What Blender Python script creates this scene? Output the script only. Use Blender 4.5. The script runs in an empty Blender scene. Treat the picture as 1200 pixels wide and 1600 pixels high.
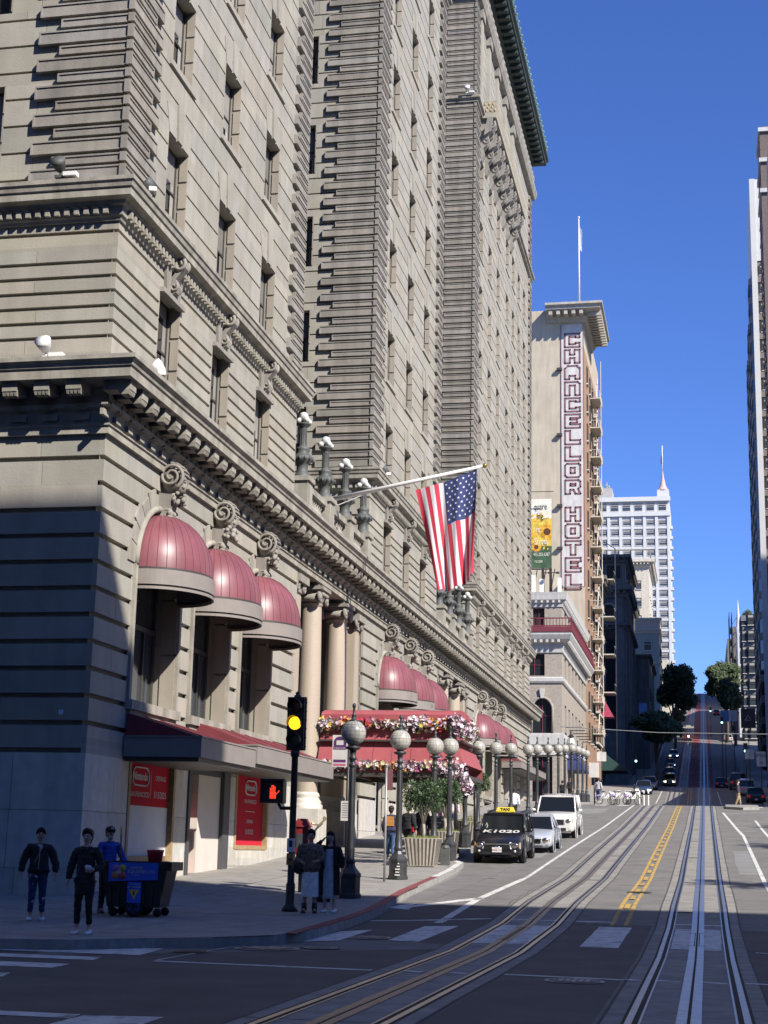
import bpy, bmesh, math, random
from mathutils import Vector, Matrix, noise
rnd = random.Random(7)
scene = bpy.context.scene
COL = scene.collection
R_ = math.radians
# ------------------------------------------------------------ camera, sky, sun, exposure
cd = bpy.data.cameras.new('camera'); cam = bpy.data.objects.new('camera', cd); COL.objects.link(cam)
cd.sensor_fit = 'VERTICAL'; cd.sensor_height = 24; cd.lens = 36; cd.clip_start = 0.1; cd.clip_end = 4000
cam.matrix_world = Matrix(((0.97931, 0.02216, 0.20112, 0), (0.20114, -0.21389, -0.95593, 0), (0.02184, 0.97661, -0.21392, 1.5), (0, 0, 0, 1)))
scene.camera = cam
SUN = Vector((1.0, -0.75, 1.0)).normalized()
w = bpy.data.worlds.new('World'); scene.world = w; w.use_nodes = True
nt = w.node_tree; bg = nt.nodes['Background']
sky = nt.nodes.new('ShaderNodeTexSky'); sky.sky_type = 'NISHITA'; sky.sun_disc = False
sky.sun_elevation = math.asin(SUN.z); sky.sun_rotation = math.atan2(SUN.x, SUN.y)
sky.altitude = 60; sky.air_density = 1.0; sky.dust_density = 0.15; sky.ozone_density = 3.5
tintn = nt.nodes.new('ShaderNodeMix'); tintn.data_type = 'RGBA'; tintn.blend_type = 'MULTIPLY'; tintn.inputs[0].default_value = 1; tintn.inputs[7].default_value = (.74, 1.02, 1.78, 1)   # deeper blue, clear dry air
nt.links.new(sky.outputs[0], tintn.inputs[6]); nt.links.new(tintn.outputs[2], bg.inputs[0]); bg.inputs[1].default_value = 0.066
sd = bpy.data.lights.new('sun', 'SUN'); sd.energy = 5.0; sd.angle = R_(0.53); sd.color = (1.0, 0.95, 0.87)
so = bpy.data.objects.new('sun', sd); COL.objects.link(so); so.rotation_euler = SUN.to_track_quat('Z', 'Y').to_euler(); so.location = (60, -40, 90)
scene.view_settings.view_transform = 'Standard'; scene.view_settings.look = 'None'
scene.view_settings.exposure = 0.60; scene.view_settings.gamma = 1.0
try: scene.view_settings.use_curve_mapping = False
except Exception: pass
scene.cycles.max_bounces = 6; scene.cycles.diffuse_bounces = 1; scene.cycles.use_denoising = True
# ------------------------------------------------------------ helpers
GP = [(-80, 0), (24, 0), (30, .16), (34.7, .44), (44, .8), (54, 1.43), (75, 2.72), (102, 4.56), (112, 4.9), (140, 5.2), (156, 6.25), (182, 9.05), (214, 9.4), (237, 11.5), (345, 26.7), (362, 27.2), (470, 44), (486, 44.6), (565, 58.4), (600, 58.8), (900, 40)]
def g(y):
    for (a, za), (b, zb) in zip(GP, GP[1:]):
        if y <= b: return za + (zb - za) * (y - a) / (b - a)
    return GP[-1][1]
_mats = {}
def mat(name, col=(.5, .5, .5), rough=.7, metal=0.0, var=.12, scale=2.0, bump=0.0, bscale=12.0, spec=.5, coat=0.0, emit=0.0, tint=True, stain=0.0, alpha=1.0, trans=0.0):
    if name in _mats: return _mats[name]
    m = bpy.data.materials.new(name); m.use_nodes = True; n = m.node_tree.nodes; L = m.node_tree.links; p = n['Principled BSDF']
    p.inputs['Roughness'].default_value = rough; p.inputs['Metallic'].default_value = metal
    p.inputs['Specular IOR Level'].default_value = spec; p.inputs['Coat Weight'].default_value = coat
    p.inputs['Transmission Weight'].default_value = trans; p.inputs['Alpha'].default_value = alpha
    tc = n.new('ShaderNodeTexCoord')
    rgb = n.new('ShaderNodeRGB'); rgb.outputs[0].default_value = (*col, 1)
    cur = rgb.outputs[0]
    def mul(a, b):
        x = n.new('ShaderNodeMix'); x.data_type = 'RGBA'; x.blend_type = 'MULTIPLY'; x.inputs[0].default_value = 1
        L.new(a, x.inputs[6]); L.new(b, x.inputs[7]); return x.outputs[2]
    def ramp(sc, lo, hi, det=5, a=.3, b=.7, stretch=None):
        no = n.new('ShaderNodeTexNoise'); no.inputs['Scale'].default_value = sc; no.inputs['Detail'].default_value = det
        if stretch:
            mp = n.new('ShaderNodeMapping'); mp.inputs['Scale'].default_value = stretch
            L.new(tc.outputs['Object'], mp.inputs[0]); L.new(mp.outputs[0], no.inputs['Vector'])
        else: L.new(tc.outputs['Object'], no.inputs['Vector'])
        r = n.new('ShaderNodeMapRange'); r.inputs[1].default_value = a; r.inputs[2].default_value = b; r.inputs[3].default_value = lo; r.inputs[4].default_value = hi
        L.new(no.outputs['Fac'], r.inputs[0]); return r.outputs[0]
    if var: cur = mul(cur, ramp(scale, 1 - var, 1 + var))
    if stain: cur = mul(cur, ramp(.9, 1 - stain, 1.02, 6, .35, .6, (3.0, 3.0, .35)))
    if tint:
        at = n.new('ShaderNodeAttribute'); at.attribute_name = 'tint'; cur = mul(cur, at.outputs['Color'])
    L.new(cur, p.inputs['Base Color'])
    if emit: L.new(cur, p.inputs['Emission Color']); p.inputs['Emission Strength'].default_value = emit
    if bump:
        no = n.new('ShaderNodeTexNoise'); no.inputs['Scale'].default_value = bscale; no.inputs['Detail'].default_value = 6
        L.new(tc.outputs['Object'], no.inputs['Vector'])
        b = n.new('ShaderNodeBump'); b.inputs['Strength'].default_value = bump; b.inputs['Distance'].default_value = .02
        L.new(no.outputs['Fac'], b.inputs['Height']); L.new(b.outputs[0], p.inputs['Normal'])
    _mats[name] = m; return m
class MB:
    def __init__(s): s.v = []; s.f = []; s.m = []; s.t = []; s.s = []; s.sm = False
    def poly(s, pts, m=0, t=1.0):
        k = len(s.v); s.v += [tuple(p) for p in pts]; s.f.append(tuple(range(k, k + len(pts)))); s.m.append(m); s.t.append(t); s.s.append(s.sm)
    def mesh(s, vs, fs, m=0, t=1.0):
        k = len(s.v); s.v += [tuple(p) for p in vs]
        for f in fs: s.f.append(tuple(i + k for i in f)); s.m.append(m); s.t.append(t); s.s.append(s.sm)
    def hexa(s, p, m=0, t=1.0, skip=()):   # p: 4 bottom + 4 top corners
        F = [(0, 3, 2, 1), (4, 5, 6, 7), (0, 1, 5, 4), (1, 2, 6, 5), (2, 3, 7, 6), (3, 0, 4, 7)]
        s.mesh(p, [f for i, f in enumerate(F) if i not in skip], m, t)
    def box(s, x0, x1, y0, y1, z0, z1, m=0, t=1.0, skip=()):
        s.hexa([(x0, y0, z0), (x1, y0, z0), (x1, y1, z0), (x0, y1, z0), (x0, y0, z1), (x1, y0, z1), (x1, y1, z1), (x0, y1, z1)], m, t, skip)
    def obox(s, c, ax, ay, az, m=0, t=1.0):  # centre and half-axis vectors
        c, ax, ay, az = Vector(c), Vector(ax), Vector(ay), Vector(az)
        s.hexa([c - ax - ay - az, c + ax - ay - az, c + ax + ay - az, c - ax + ay - az, c - ax - ay + az, c + ax - ay + az, c + ax + ay + az, c - ax + ay + az], m, t)
    def tube(s, pts, r, n=8, m=0, t=1.0, cap=True):
        pts = [Vector(p) for p in pts]; rs = r if isinstance(r, (list, tuple)) else [r] * len(pts)
        rings = []; up = None
        for i, p in enumerate(pts):
            d = (pts[min(i + 1, len(pts) - 1)] - pts[max(i - 1, 0)])
            d = d.normalized() if d.length > 1e-9 else Vector((0, 0, 1))
            if up is None: up = d.orthogonal().normalized()
            up = (up - d * up.dot(d)); up = up.normalized() if up.length > 1e-6 else d.orthogonal().normalized()
            q = d.cross(up)
            rings.append([p + (up * math.cos(6.28319 * k / n) + q * math.sin(6.28319 * k / n)) * rs[i] for k in range(n)])
        vs = [v for R in rings for v in R]
        fs = [(i * n + k, i * n + (k + 1) % n, (i + 1) * n + (k + 1) % n, (i + 1) * n + k) for i in range(len(pts) - 1) for k in range(n)]
        if cap: fs += [tuple(range(n))[::-1], tuple(range((len(pts) - 1) * n, len(pts) * n))]
        o = s.sm; s.sm = n > 5; s.mesh(vs, fs, m, t); s.sm = o
    def lathe(s, c, prof, n=16, m=0, t=1.0, a0=0, a1=2 * math.pi, sq=False):
        full = abs(a1 - a0 - 2 * math.pi) < 1e-6; k = n if full else n + 1
        vs = []
        for r, z in prof:
            for i in range(k):
                a = a0 + (a1 - a0) * i / n; vs.append((c[0] + r * math.cos(a), c[1] + r * math.sin(a), c[2] + z))
        fs = []
        for j in range(len(prof) - 1):
            for i in range(n): fs.append((j * k + i, j * k + (i + 1) % k, (j + 1) * k + (i + 1) % k, (j + 1) * k + i))
        o = s.sm; s.sm = n > 8; s.mesh(vs, fs, m, t); s.sm = o
    def ball(s, c, r, nu=10, nv=7, m=0, t=1.0):
        r = r if isinstance(r, (list, tuple)) else (r, r, r); vs = []; fs = []
        for j in range(nv + 1):
            b = math.pi * j / nv - math.pi / 2
            for i in range(nu):
                a = 6.28319 * i / nu; vs.append((c[0] + r[0] * math.cos(b) * math.cos(a), c[1] + r[1] * math.cos(b) * math.sin(a), c[2] + r[2] * math.sin(b)))
        for j in range(nv):
            for i in range(nu): fs.append((j * nu + i, j * nu + (i + 1) % nu, (j + 1) * nu + (i + 1) % nu, (j + 1) * nu + i))
        o = s.sm; s.sm = True; s.mesh(vs, fs, m, t); s.sm = o
    def sweep(s, path, prof, m=0, t=1.0, cap=True):   # path [(x,y)] walked with the outside on its right; prof [(out,z)]
        P = [Vector(p) for p in path]; nrm = []
        for a, b in zip(P, P[1:]): d = (b - a).normalized(); nrm.append(Vector((d.y, -d.x)))
        vs = []
        for i, p in enumerate(P):
            if i == 0: q = nrm[0]
            elif i == len(P) - 1: q = nrm[-1]
            else: q = (nrm[i - 1] + nrm[i]); q = q / max(.2, q.dot(nrm[i]))
            vs += [(p.x + q.x * o, p.y + q.y * o, z) for o, z in prof]
        k = len(prof)
        fs = [(i * k + j, (i + 1) * k + j, (i + 1) * k + j + 1, i * k + j + 1) for i in range(len(P) - 1) for j in range(k - 1)]
        if cap: fs += [tuple(range(k)), tuple(range((len(P) - 1) * k, len(P) * k))[::-1]]
        s.mesh(vs, fs, m, t)
    def torus(s, c, axis, R, r, n=14, k=6, m=0, a0=0, a1=6.28319, taper=1.0):
        ax = Vector(axis).normalized(); u = ax.orthogonal().normalized(); q = ax.cross(u); pts = []; rr = []
        for i in range(n + 1):
            f = i / n; a = a0 + (a1 - a0) * f; RR = R * (1 + (taper - 1) * f)
            pts.append(Vector(c) + (u * math.cos(a) + q * math.sin(a)) * RR); rr.append(r * (1 + (taper - 1) * f * .5))
        s.tube(pts, rr, k, m)
    def build(s, name, mats, parent=None, loc=None):
        me = bpy.data.meshes.new(name); me.from_pydata(s.v, [], s.f)
        for x in (mats if isinstance(mats, (list, tuple)) else [mats]): me.materials.append(x)
        me.polygons.foreach_set('material_index', s.m); me.polygons.foreach_set('use_smooth', s.s)
        ca = me.color_attributes.new('tint', 'FLOAT_COLOR', 'CORNER'); buf = []
        for f, t in zip(s.f, s.t):
            c = (t, t, t, 1.0) if isinstance(t, (int, float)) else (t[0], t[1], t[2], 1.0)
            buf += list(c) * len(f)
        ca.data.foreach_set('color', buf); me.update()
        o = bpy.data.objects.new(name, me); COL.objects.link(o)
        if parent is not None: o.parent = parent
        if loc is not None: o.location = loc
        return o
def tag(o, label=None, cat=None, group=None, kind=None):
    if label: o['label'] = label
    if cat: o['category'] = cat
    if group: o['group'] = group
    if kind: o['kind'] = kind
    return o
def empty(name, loc, label, cat, group=None, rz=0):
    o = bpy.data.objects.new(name, None); COL.objects.link(o); o.location = loc; o.rotation_euler = (0, 0, rz); o.empty_display_size = .2
    return tag(o, label, cat, group)
def dup(root, loc, rz=None, label=None, parent=None, scale=None):
    c = root.copy(); COL.objects.link(c)
    if loc is not None: c.location = loc
    if rz is not None: c.rotation_euler = (0, 0, rz)
    if scale: c.scale = (scale, scale, scale)
    if label: c['label'] = label
    if parent is not None: c.parent = parent
    for ch in root.children: dup(ch, None, None, None, c)
    return c
def struct(o): o['kind'] = 'structure'; return o
_txt = {}
def text_into(mb, s, org, right, up, size, m=0, align='CENTER', lift=(0, 0, 0), squeeze=1.0, bold=0.0, t=1.0):
    cu = bpy.data.curves.new('lettering', 'FONT'); cu.body = s; cu.size = size; cu.align_x = align; cu.align_y = 'CENTER'; cu.offset = bold; cu.resolution_u = 3
    ob = bpy.data.objects.new('lettering', cu); COL.objects.link(ob)
    dg = bpy.context.evaluated_depsgraph_get(); me = bpy.data.meshes.new_from_object(ob.evaluated_get(dg))
    o, r, u, l = Vector(org), Vector(right).normalized() * squeeze, Vector(up).normalized(), Vector(lift)
    mb.mesh([o + r * v.co.x + u * v.co.y + l for v in me.vertices], [tuple(p.vertices) for p in me.polygons], m, t)
    bpy.data.objects.remove(ob); bpy.data.curves.remove(cu); bpy.data.meshes.remove(me)
def clip(P, a, keep_above):
    out = []
    for i in range(len(P)):
        p, q = P[i], P[(i + 1) % len(P)]
        ip = p[1] >= a if keep_above else p[1] <= a; iq = q[1] >= a if keep_above else q[1] <= a
        if ip: out.append(p)
        if ip != iq: f = (a - p[1]) / (q[1] - p[1]); out.append((p[0] + (q[0] - p[0]) * f, a))
    return out
def gpoly(mb, P, dz, m=0, t=1.0):      # flat marking that follows the street's profile
    ys = [p[1] for p in P]
    for (a, _), (b, _) in zip(GP, GP[1:]):
        if b <= min(ys) or a >= max(ys): continue
        Q = clip(clip(P, a, True), b, False) if (min(ys) < a or max(ys) > b) else P
        if len(Q) > 2: mb.poly([(x, y, g(min(max(y, a), b)) + dz) for x, y in Q], m, t)
def gstrip(mb, pts, wd, dz, m=0, t=1.0):
    for (x0, y0), (x1, y1) in zip(pts, pts[1:]):
        d = Vector((x1 - x0, y1 - y0)).normalized(); n = Vector((-d.y, d.x)) * wd / 2
        gpoly(mb, [(x0 - n.x, y0 - n.y), (x1 - n.x, y1 - n.y), (x1 + n.x, y1 + n.y), (x0 + n.x, y0 + n.y)], dz, m, t)
def gslab(mb, P, dz, th, m=0, side=1, tside=1.0):   # pavement with kerb faces
    gpoly(mb, P, dz, m)
    for p, q in zip(P, P[1:] + P[:1]):
        n = max(1, int(abs(q[1] - p[1]) / 2) + 1)
        cuts = sorted(set([0, 1] + [(y - p[1]) / (q[1] - p[1]) for y, _ in GP if abs(q[1] - p[1]) > 1e-6 and 0 < (y - p[1]) / (q[1] - p[1]) < 1]))
        for a, b in zip(cuts, cuts[1:]):
            A = (p[0] + (q[0] - p[0]) * a, p[1] + (q[1] - p[1]) * a); B = (p[0] + (q[0] - p[0]) * b, p[1] + (q[1] - p[1]) * b)
            mb.poly([(A[0], A[1], g(A[1]) + dz - th), (B[0], B[1], g(B[1]) + dz - th), (B[0], B[1], g(B[1]) + dz), (A[0], A[1], g(A[1]) + dz)], side, tside)
def rt(a=.9, b=1.08): return rnd.uniform(a, b)
def st_(a, b):
    t = rnd.uniform(a, b); q = rnd.gauss(0, .016); return (t * (1 + q), t, t * (1 - q * .4 + rnd.gauss(0, .02)))
# ------------------------------------------------------------ materials
STONE = mat('sandstone', (.350, .326, .272), .85, var=.08, scale=1.3, bump=.25, bscale=25, stain=.08)
STONED = mat('quoin stone', (.285, .262, .228), .85, var=.12, scale=1.6, bump=.3, bscale=22, stain=.2)
STONEW = mat('cornice stone', (.34, .315, .262), .85, var=.16, scale=2.2, bump=.3, bscale=18, stain=.3)
GRANITE = mat('pale granite', (.55, .515, .455), .6, var=.10, scale=4, bump=.08, bscale=60, stain=.15)
PINKG = mat('pink granite columns', (.41, .34, .265), .55, var=.10, scale=30, bump=.05, bscale=80, stain=.08)
GLASS = mat('dark glass', (.02, .023, .028), .06, var=.0, spec=.8)
GLASSB = mat('window glass', (.05, .06, .07), .08, var=.0, spec=.9)
FRAME = mat('dark window frame', (.055, .048, .042), .5, var=.1)
WHITEF = mat('white paint', (.78, .77, .74), .5, var=.05)
BLACKM = mat('black painted metal', (.018, .018, .02), .45, var=.15, scale=6)
IRON = mat('grey green iron', (.085, .09, .085), .6, var=.2, scale=5, bump=.2, bscale=20)
AWN = mat('faded red metal', (.225, .075, .088), .40, var=.14, scale=1.2, spec=.5, stain=.15)
AWNC = mat('dark red canvas', (.16, .025, .032), .8, var=.12, scale=2, stain=.1)
CANV = mat('coral red canvas', (.33, .075, .085), .8, var=.10, scale=2, stain=.08)
GREYB = mat('grey fascia', (.245, .215, .195), .6, var=.08, scale=2)
COPPER = mat('green copper', (.030, .048, .045), .65, var=.3, scale=2.5)
VERDI = mat('pale verdigris', (.11, .19, .175), .7, var=.3, scale=3)
GOLD = mat('gilded panel', (.33, .285, .19), .65, metal=.0, var=.3, scale=6, bump=.6, bscale=9)
# ------------------------------------------------------------ the hotel
FX = -13.0
hotel = empty('hotel_building', (FX, 31.3, 0), 'long sandstone hotel with red dome awnings, rusticated walls and three tall wings', 'hotel')
hotel.location = (0, 0, 0)
def east(u, v, o): return (FX + o, u, v)
def south(Y0): return lambda u, v, o: (u, Y0 - o, v)
def north(Y0): return lambda u, v, o: (u, Y0 + o, v)
def cutspan(u0, u1, holes):
    out = [(u0, u1)]
    for a, b in holes:
        out = [s for (x, y) in out for s in (([(x, min(y, a))] if x < a else []) + ([(max(x, b), y)] if y > b else []))]
    return [(x, y) for x, y in out if y - x > .02]
def fbox(mb, Mp, u0, u1, v0, v1, o0, o1, m=0, t=1.0, back=True):
    p = [Mp(u0, v0, o1), Mp(u1, v0, o1), Mp(u1, v0, o0), Mp(u0, v0, o0), Mp(u0, v1, o1), Mp(u1, v1, o1), Mp(u1, v1, o0), Mp(u0, v1, o0)]
    mb.hexa(p, m, t, () if back else (4,))
def stonewall(mb, Mp, u0, u1, v0, v1, ch, holes, groove=.062, dep=.08, bl=1.7, m=0, back=True, joint=.012, lo=.90, hi=1.07):
    n = max(1, round((v1 - v0) / ch)); ch = (v1 - v0) / n
    brk = sorted(set([v0 + ch * i for i in range(n + 1)] + [v for h in holes for v in h[2:4] if v0 < v < v1]))
    cour = [v0 + ch * i for i in range(n + 1)]
    for a, b in zip(brk, brk[1:]):
        mid = (a + b) / 2; hs = [(h[0], h[1]) for h in holes if h[2] < mid < h[3]]
        lowg = groove if any(abs(a - c) < 1e-6 for c in cour) else 0
        if b - a - lowg < .01: lowg = 0
        ci = int((mid - v0) / ch + 1e-6)
        for x, y in cutspan(u0, u1, hs):
            if back: mb.poly([Mp(x, a, -dep), Mp(y, a, -dep), Mp(y, b, -dep), Mp(x, b, -dep)], m, .8)
            cuts = [x]; q = x + bl * (.5 if ci % 2 else 1.0) * rnd.uniform(.85, 1.15)
            while q < y - bl * .4: cuts.append(q); q += bl * rnd.uniform(.8, 1.25)
            cuts.append(y)
            for c, d in zip(cuts, cuts[1:]):
                fbox(mb, Mp, c + (joint / 2 if c > x else 0), d - (joint / 2 if d < y else 0), a + lowg, b, -dep, 0, m, st_(lo, hi), False)
def reveals(mb, Mp, h, dep, d0=-.08, m=0, sillm=None):
    a, b, c, d = h
    for k in range(3):
        z0 = c + (d - c) * k / 3; z1 = c + (d - c) * (k + 1) / 3
        tt = rt(.86, 1.0); tt = (tt * 1.03, tt * .97, tt * .94)
        for u, e in ((a, 1), (b, -1)): mb.poly([Mp(u, z0, d0), Mp(u, z0, -dep), Mp(u, z1, -dep), Mp(u, z1, d0)], m, .9); fbox(mb, Mp, min(u, u + e * .035), max(u, u + e * .035), z0 + .06, z1, -dep * .62, -.004, m, tt)
    for v in (c, d): mb.poly([Mp(a, v, d0), Mp(b, v, d0), Mp(b, v, -dep), Mp(a, v, -dep)], m, .95)
def quoins(mb, Mp, u, sgn, v0, v1, rh, long, short, m=1, proud=.105):
    n = round((v1 - v0) / (2 * rh)); P2 = (v1 - v0) / n
    for i in range(2 * n):
        L = long if i % 2 == 0 else short; a, b = (u - .16, u + L) if sgn > 0 else (u - L, u)
        q = v0 + P2 * (i // 2); z0, z1 = (q + .085, q + P2 * .58) if i % 2 == 0 else (q + P2 * .58 + .075, q + P2); t = st_(.84, 1.1)
        fbox(mb, Mp, a, b, z0, z1, -.02, proud, m, t)
        f = .04                                   # raised margin round each face
        fbox(mb, Mp, a + .01, b - .01, z0, z0 + f, proud, proud + .025, m, t); fbox(mb, Mp, a + .01, b - .01, z1 - f, z1, proud, proud + .025, m, t)
        fbox(mb, Mp, a + .01, a + .01 + f, z0 + f, z1 - f, proud, proud + .025, m, t); fbox(mb, Mp, b - .01 - f, b - .01, z0 + f, z1 - f, proud, proud + .025, m, t)
def window_mesh(w, h, name='window', glass=None, drop=.62, tone=.9):
    mb = MB(); f = .07   # local: x across, y outwards, z up, origin bottom centre
    for x0, x1, z0, z1 in ((-w/2, -w/2 + f, 0, h), (w/2 - f, w/2, 0, h), (-w/2 + f, w/2 - f, h - f, h), (-w/2 + f, w/2 - f, 0, f), (-w/2 + f, w/2 - f, h * .5 - .03, h * .5 + .03)):
        mb.box(x0, x1, -.05, .05, z0, z1, 0)
    mb.box(-w/2 + f, w/2 - f, -.02, 0, f, h * .5 - .03, 1); mb.box(-w/2 + f, w/2 - f, 0.0, .02, h * .5 + .03, h - f, 1)
    mb.box(-w/2 + f, w/2 - f, .021, .024, h * drop, h - f, 2, tone * rt(.8, 1)); mb.box(-w/2 + f, -w/2 + .3, .0205, .022, f, h - f, 2, tone * 1.1); mb.box(w/2 - .34, w/2 - f, .0205, .022, h * .5, h - f, 2, tone * .8)
    mb.box(-w/2 - .1, w/2 + .1, -.05, .22, -.1, 0, 3)
    o = mb.build(name, [FRAME, glass or GLASS, mat('window blind', (.35, .33, .29), .8), STONED]); return o
wms = [window_mesh(1.5, 2.25, drop=q, tone=k) for q, k in ((.62, .9), (.35, 1.0), (.8, .75), (.95, .6), (.5, .55))]; pms = [window_mesh(1.5, 2.6, drop=q, tone=k) for q, k in ((.6, .9), (.85, .7))]
for o in wms + pms: COL.objects.unlink(o)
wm, pm = wms, pms
def put_window(src, parent, p, rz, name='window'):
    src = rnd.choice(src) if isinstance(src, list) else src; c = src.copy(); c.name = name; COL.objects.link(c); c.parent = parent; c.location = p; c.rotation_euler = (0, 0, rz); return c
RE, RS = -math.pi / 2, math.pi           # east: outward +x ; south: outward -y
def wing(y0, y1, xback, cols, tops, ztop, swins, quN=True, ncols=None):
    """upper part of one wing from the podium roof up"""
    mb = MB(); z0, zb = 12.0, 16.0
    holes = [(c - .78, c + .78, t - 2.25, t) for c in cols for t in tops]
    pn = [(c - .78, c + .78, 12.4, 15.0) for c in cols]
    stonewall(mb, east, y0, y1, z0, zb, .36, pn, groove=.085, dep=.12, bl=2.2, m=0); stonewall(mb, east, y0, y1, zb, ztop, .70, holes)
    Ms = south(y0)
    sh = [(x - .7, x + .7, t - 2.25, t) for x in swins for t in tops]; shp = [(x - .7, x + .7, 12.4, 15.0) for x in swins]
    stonewall(mb, Ms, xback, FX - .12, z0, zb, .36, shp, groove=.085, dep=.12, bl=2.2); stonewall(mb, Ms, xback, FX - .08, zb, ztop, .70, sh)
    mb.poly([(xback, y1, z0), (FX, y1, z0), (FX, y1, ztop), (xback, y1, ztop)], 0); mb.poly([(xback, y0, z0), (xback, y1, z0), (xback, y1, ztop), (xback, y0, ztop)], 0)
    for h in holes: reveals(mb, east, h, .36)
    for h in pn: reveals(mb, east, h, .36, -.12)
    for h in sh: reveals(mb, Ms, h, .36)
    for h in shp: reveals(mb, Ms, h, .36, -.12)
    for a, b, c, d in holes: fbox(mb, east, a - .22, b + .22, c - .17, c - .01, -.3, .06, 0, st_(.95, 1.08))
    for a, b, c, d in holes:                         # splayed flat arch over each window, standing a little proud
        mid = (a + b) / 2
        for k in (-1, 1):
            mb.hexa([east(mid + k * .24, d + .02, -.01), east(mid + k * .74, d + .02, -.01), east(mid + k * .74, d + .02, .02), east(mid + k * .24, d + .02, .02), east(mid + k * .34, d + .72, -.01), east(mid + k * 1.02, d + .72, -.01), east(mid + k * 1.02, d + .72, .02), east(mid + k * .34, d + .72, .02)], 0, st_(.9, 1.08))
        if True:
            mb.hexa([east(mid - .16, d + .02, -.01), east(mid + .16, d + .02, -.01), east(mid + .16, d + .02, .05), east(mid - .16, d + .02, .05),
                     east(mid - .26, d + .98, -.01), east(mid + .26, d + .98, -.01), east(mid + .26, d + .98, .05), east(mid - .26, d + .98, .05)], 0, rt())
    quoins(mb, east, y0, 1, zb + .5, ztop, .36, 1.85, 1.35); quoins(mb, Ms, FX, -1, zb + .5, ztop, .36, 2.3, 1.75)
    if quN: quoins(mb, east, y1, -1, zb + .5, ztop, .36, 1.6, 1.15)
    ob = mb.build('tower_wing', [STONE, STONED], hotel)
    for a, b, c, d in holes: put_window(wm, ob, east((a + b) / 2, c, -.36), RE)
    for a, b, c, d in pn: put_window(pm, ob, east((a + b) / 2, c, -.36), RE)
    for a, b, c, d in sh: put_window(wm, ob, Ms((a + b) / 2, c, -.36), RS)
    for a, b, c, d in shp: put_window(pm, ob, Ms((a + b) / 2, c, -.36), RS)
    # belt cornice over the piano nobile
    cm = MB(); pth = [(xback, y0), (FX, y0), (FX, y1)] + ([(xback, y1)] if quN else [])
    cm.sweep(pth, [(0, 15.55), (.05, 15.55), (.07, 15.62), (.12, 15.66), (.12, 15.86), (.2, 15.9), (.22, 15.98), (.40, 16.02), (.40, 16.2), (.44, 16.22), (.46, 16.32), (.5, 16.36), (.5, 16.46), (.1, 16.56), (0, 16.56)])
    u = y0 + .2
    while u < y1: fbox(cm, east, u, u + .12, 15.68, 15.85, .12, .22); u += .24
    x = FX - .2
    while x > xback: fbox(cm, Ms, x - .12, x, 15.68, 15.85, .12, .22); x -= .24
    cm.build('belt_cornice', [STONEW], ob)
    return ob
def console(parent, yc, zt, Mp=None):
    mb = MB()                                       # scrolled keystone over a piano nobile window
    for s in (-1, 1):
        mb.torus((FX + .24, yc + s * .15, zt - .22), (0, 1, 0), .17, .055, 16, 6, 0, 0, 7.5, .35)
        mb.torus((FX + .12, yc + s * .15, zt - .82), (0, 1, 0), .11, .04, 14, 6, 0, 0, 7.0, .35)
    pr = [(0, 0), (.3, 0), (.4, -.12), (.4, -.3), (.28, -.45), (.16, -.6), (.22, -.78), (.18, -.95), (.0, -1.05)]
    for a, b in zip(pr, pr[1:]): mb.poly([(FX + a[0], yc - .14, zt + a[1]), (FX + a[0], yc + .14, zt + a[1]), (FX + b[0], yc + .14, zt + b[1]), (FX + b[0], yc - .14, zt + b[1])])
    for s in (-1, 1): mb.poly([(FX + p[0], yc + s * .14, zt + p[1]) for p in pr])
    for s in (-1, 1): mb.hexa([(FX, yc + s * .24, zt - 1.0), (FX + .08, yc + s * .24, zt - 1.0), (FX + .08, yc + s * .5, zt - 1.0), (FX, yc + s * .5, zt - 1.0), (FX, yc + s * .28, zt - .1), (FX + .1, yc + s * .28, zt - .1), (FX + .1, yc + s * .72, zt - .1), (FX, yc + s * .72, zt - .1)])
    fbox(mb, east, yc - .8, yc + .8, zt - 1.16, zt - 1.04, -.05, .12)
    return mb.build('scroll_keystone', [STONED], parent)
CA = [34.95, 39.2, 43.45]; CB = [c + 27.6 for c in CA]; CC = [89.5, 93.6, 97.7]; CD = [102.5, 106.0, 109.5, 113.0]
T = lambda z, n: [z + 4.19 * k for k in range(n)]
ZT = 57.2
wA = wing(31.3, 47.4, -45, CA, T(19.2, 9), ZT, [-16.8, -20.6, -24.4])
wB = wing(58.9, 75.0, -30, CB, T(19.2, 9), ZT, [-16.42, -20.6])
wC = wing(86.3, 117.2, -30, CC + CD, T(18.9, 7), ZT, [-16.42, -20.6])
for ww, cs in ((wA, CA), (wB, CB), (wC, CC + CD)):
    for c in cs: console(ww, c, 16.05)
# link block behind the light courts
mb = MB()
for a, b in ((47.4, 58.9), (75.0, 86.3)):
    mb.box(-40, -28.5, a, b, 12, ZT, 0); 
mb.build('court_wall', [STONE], hotel)
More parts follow.
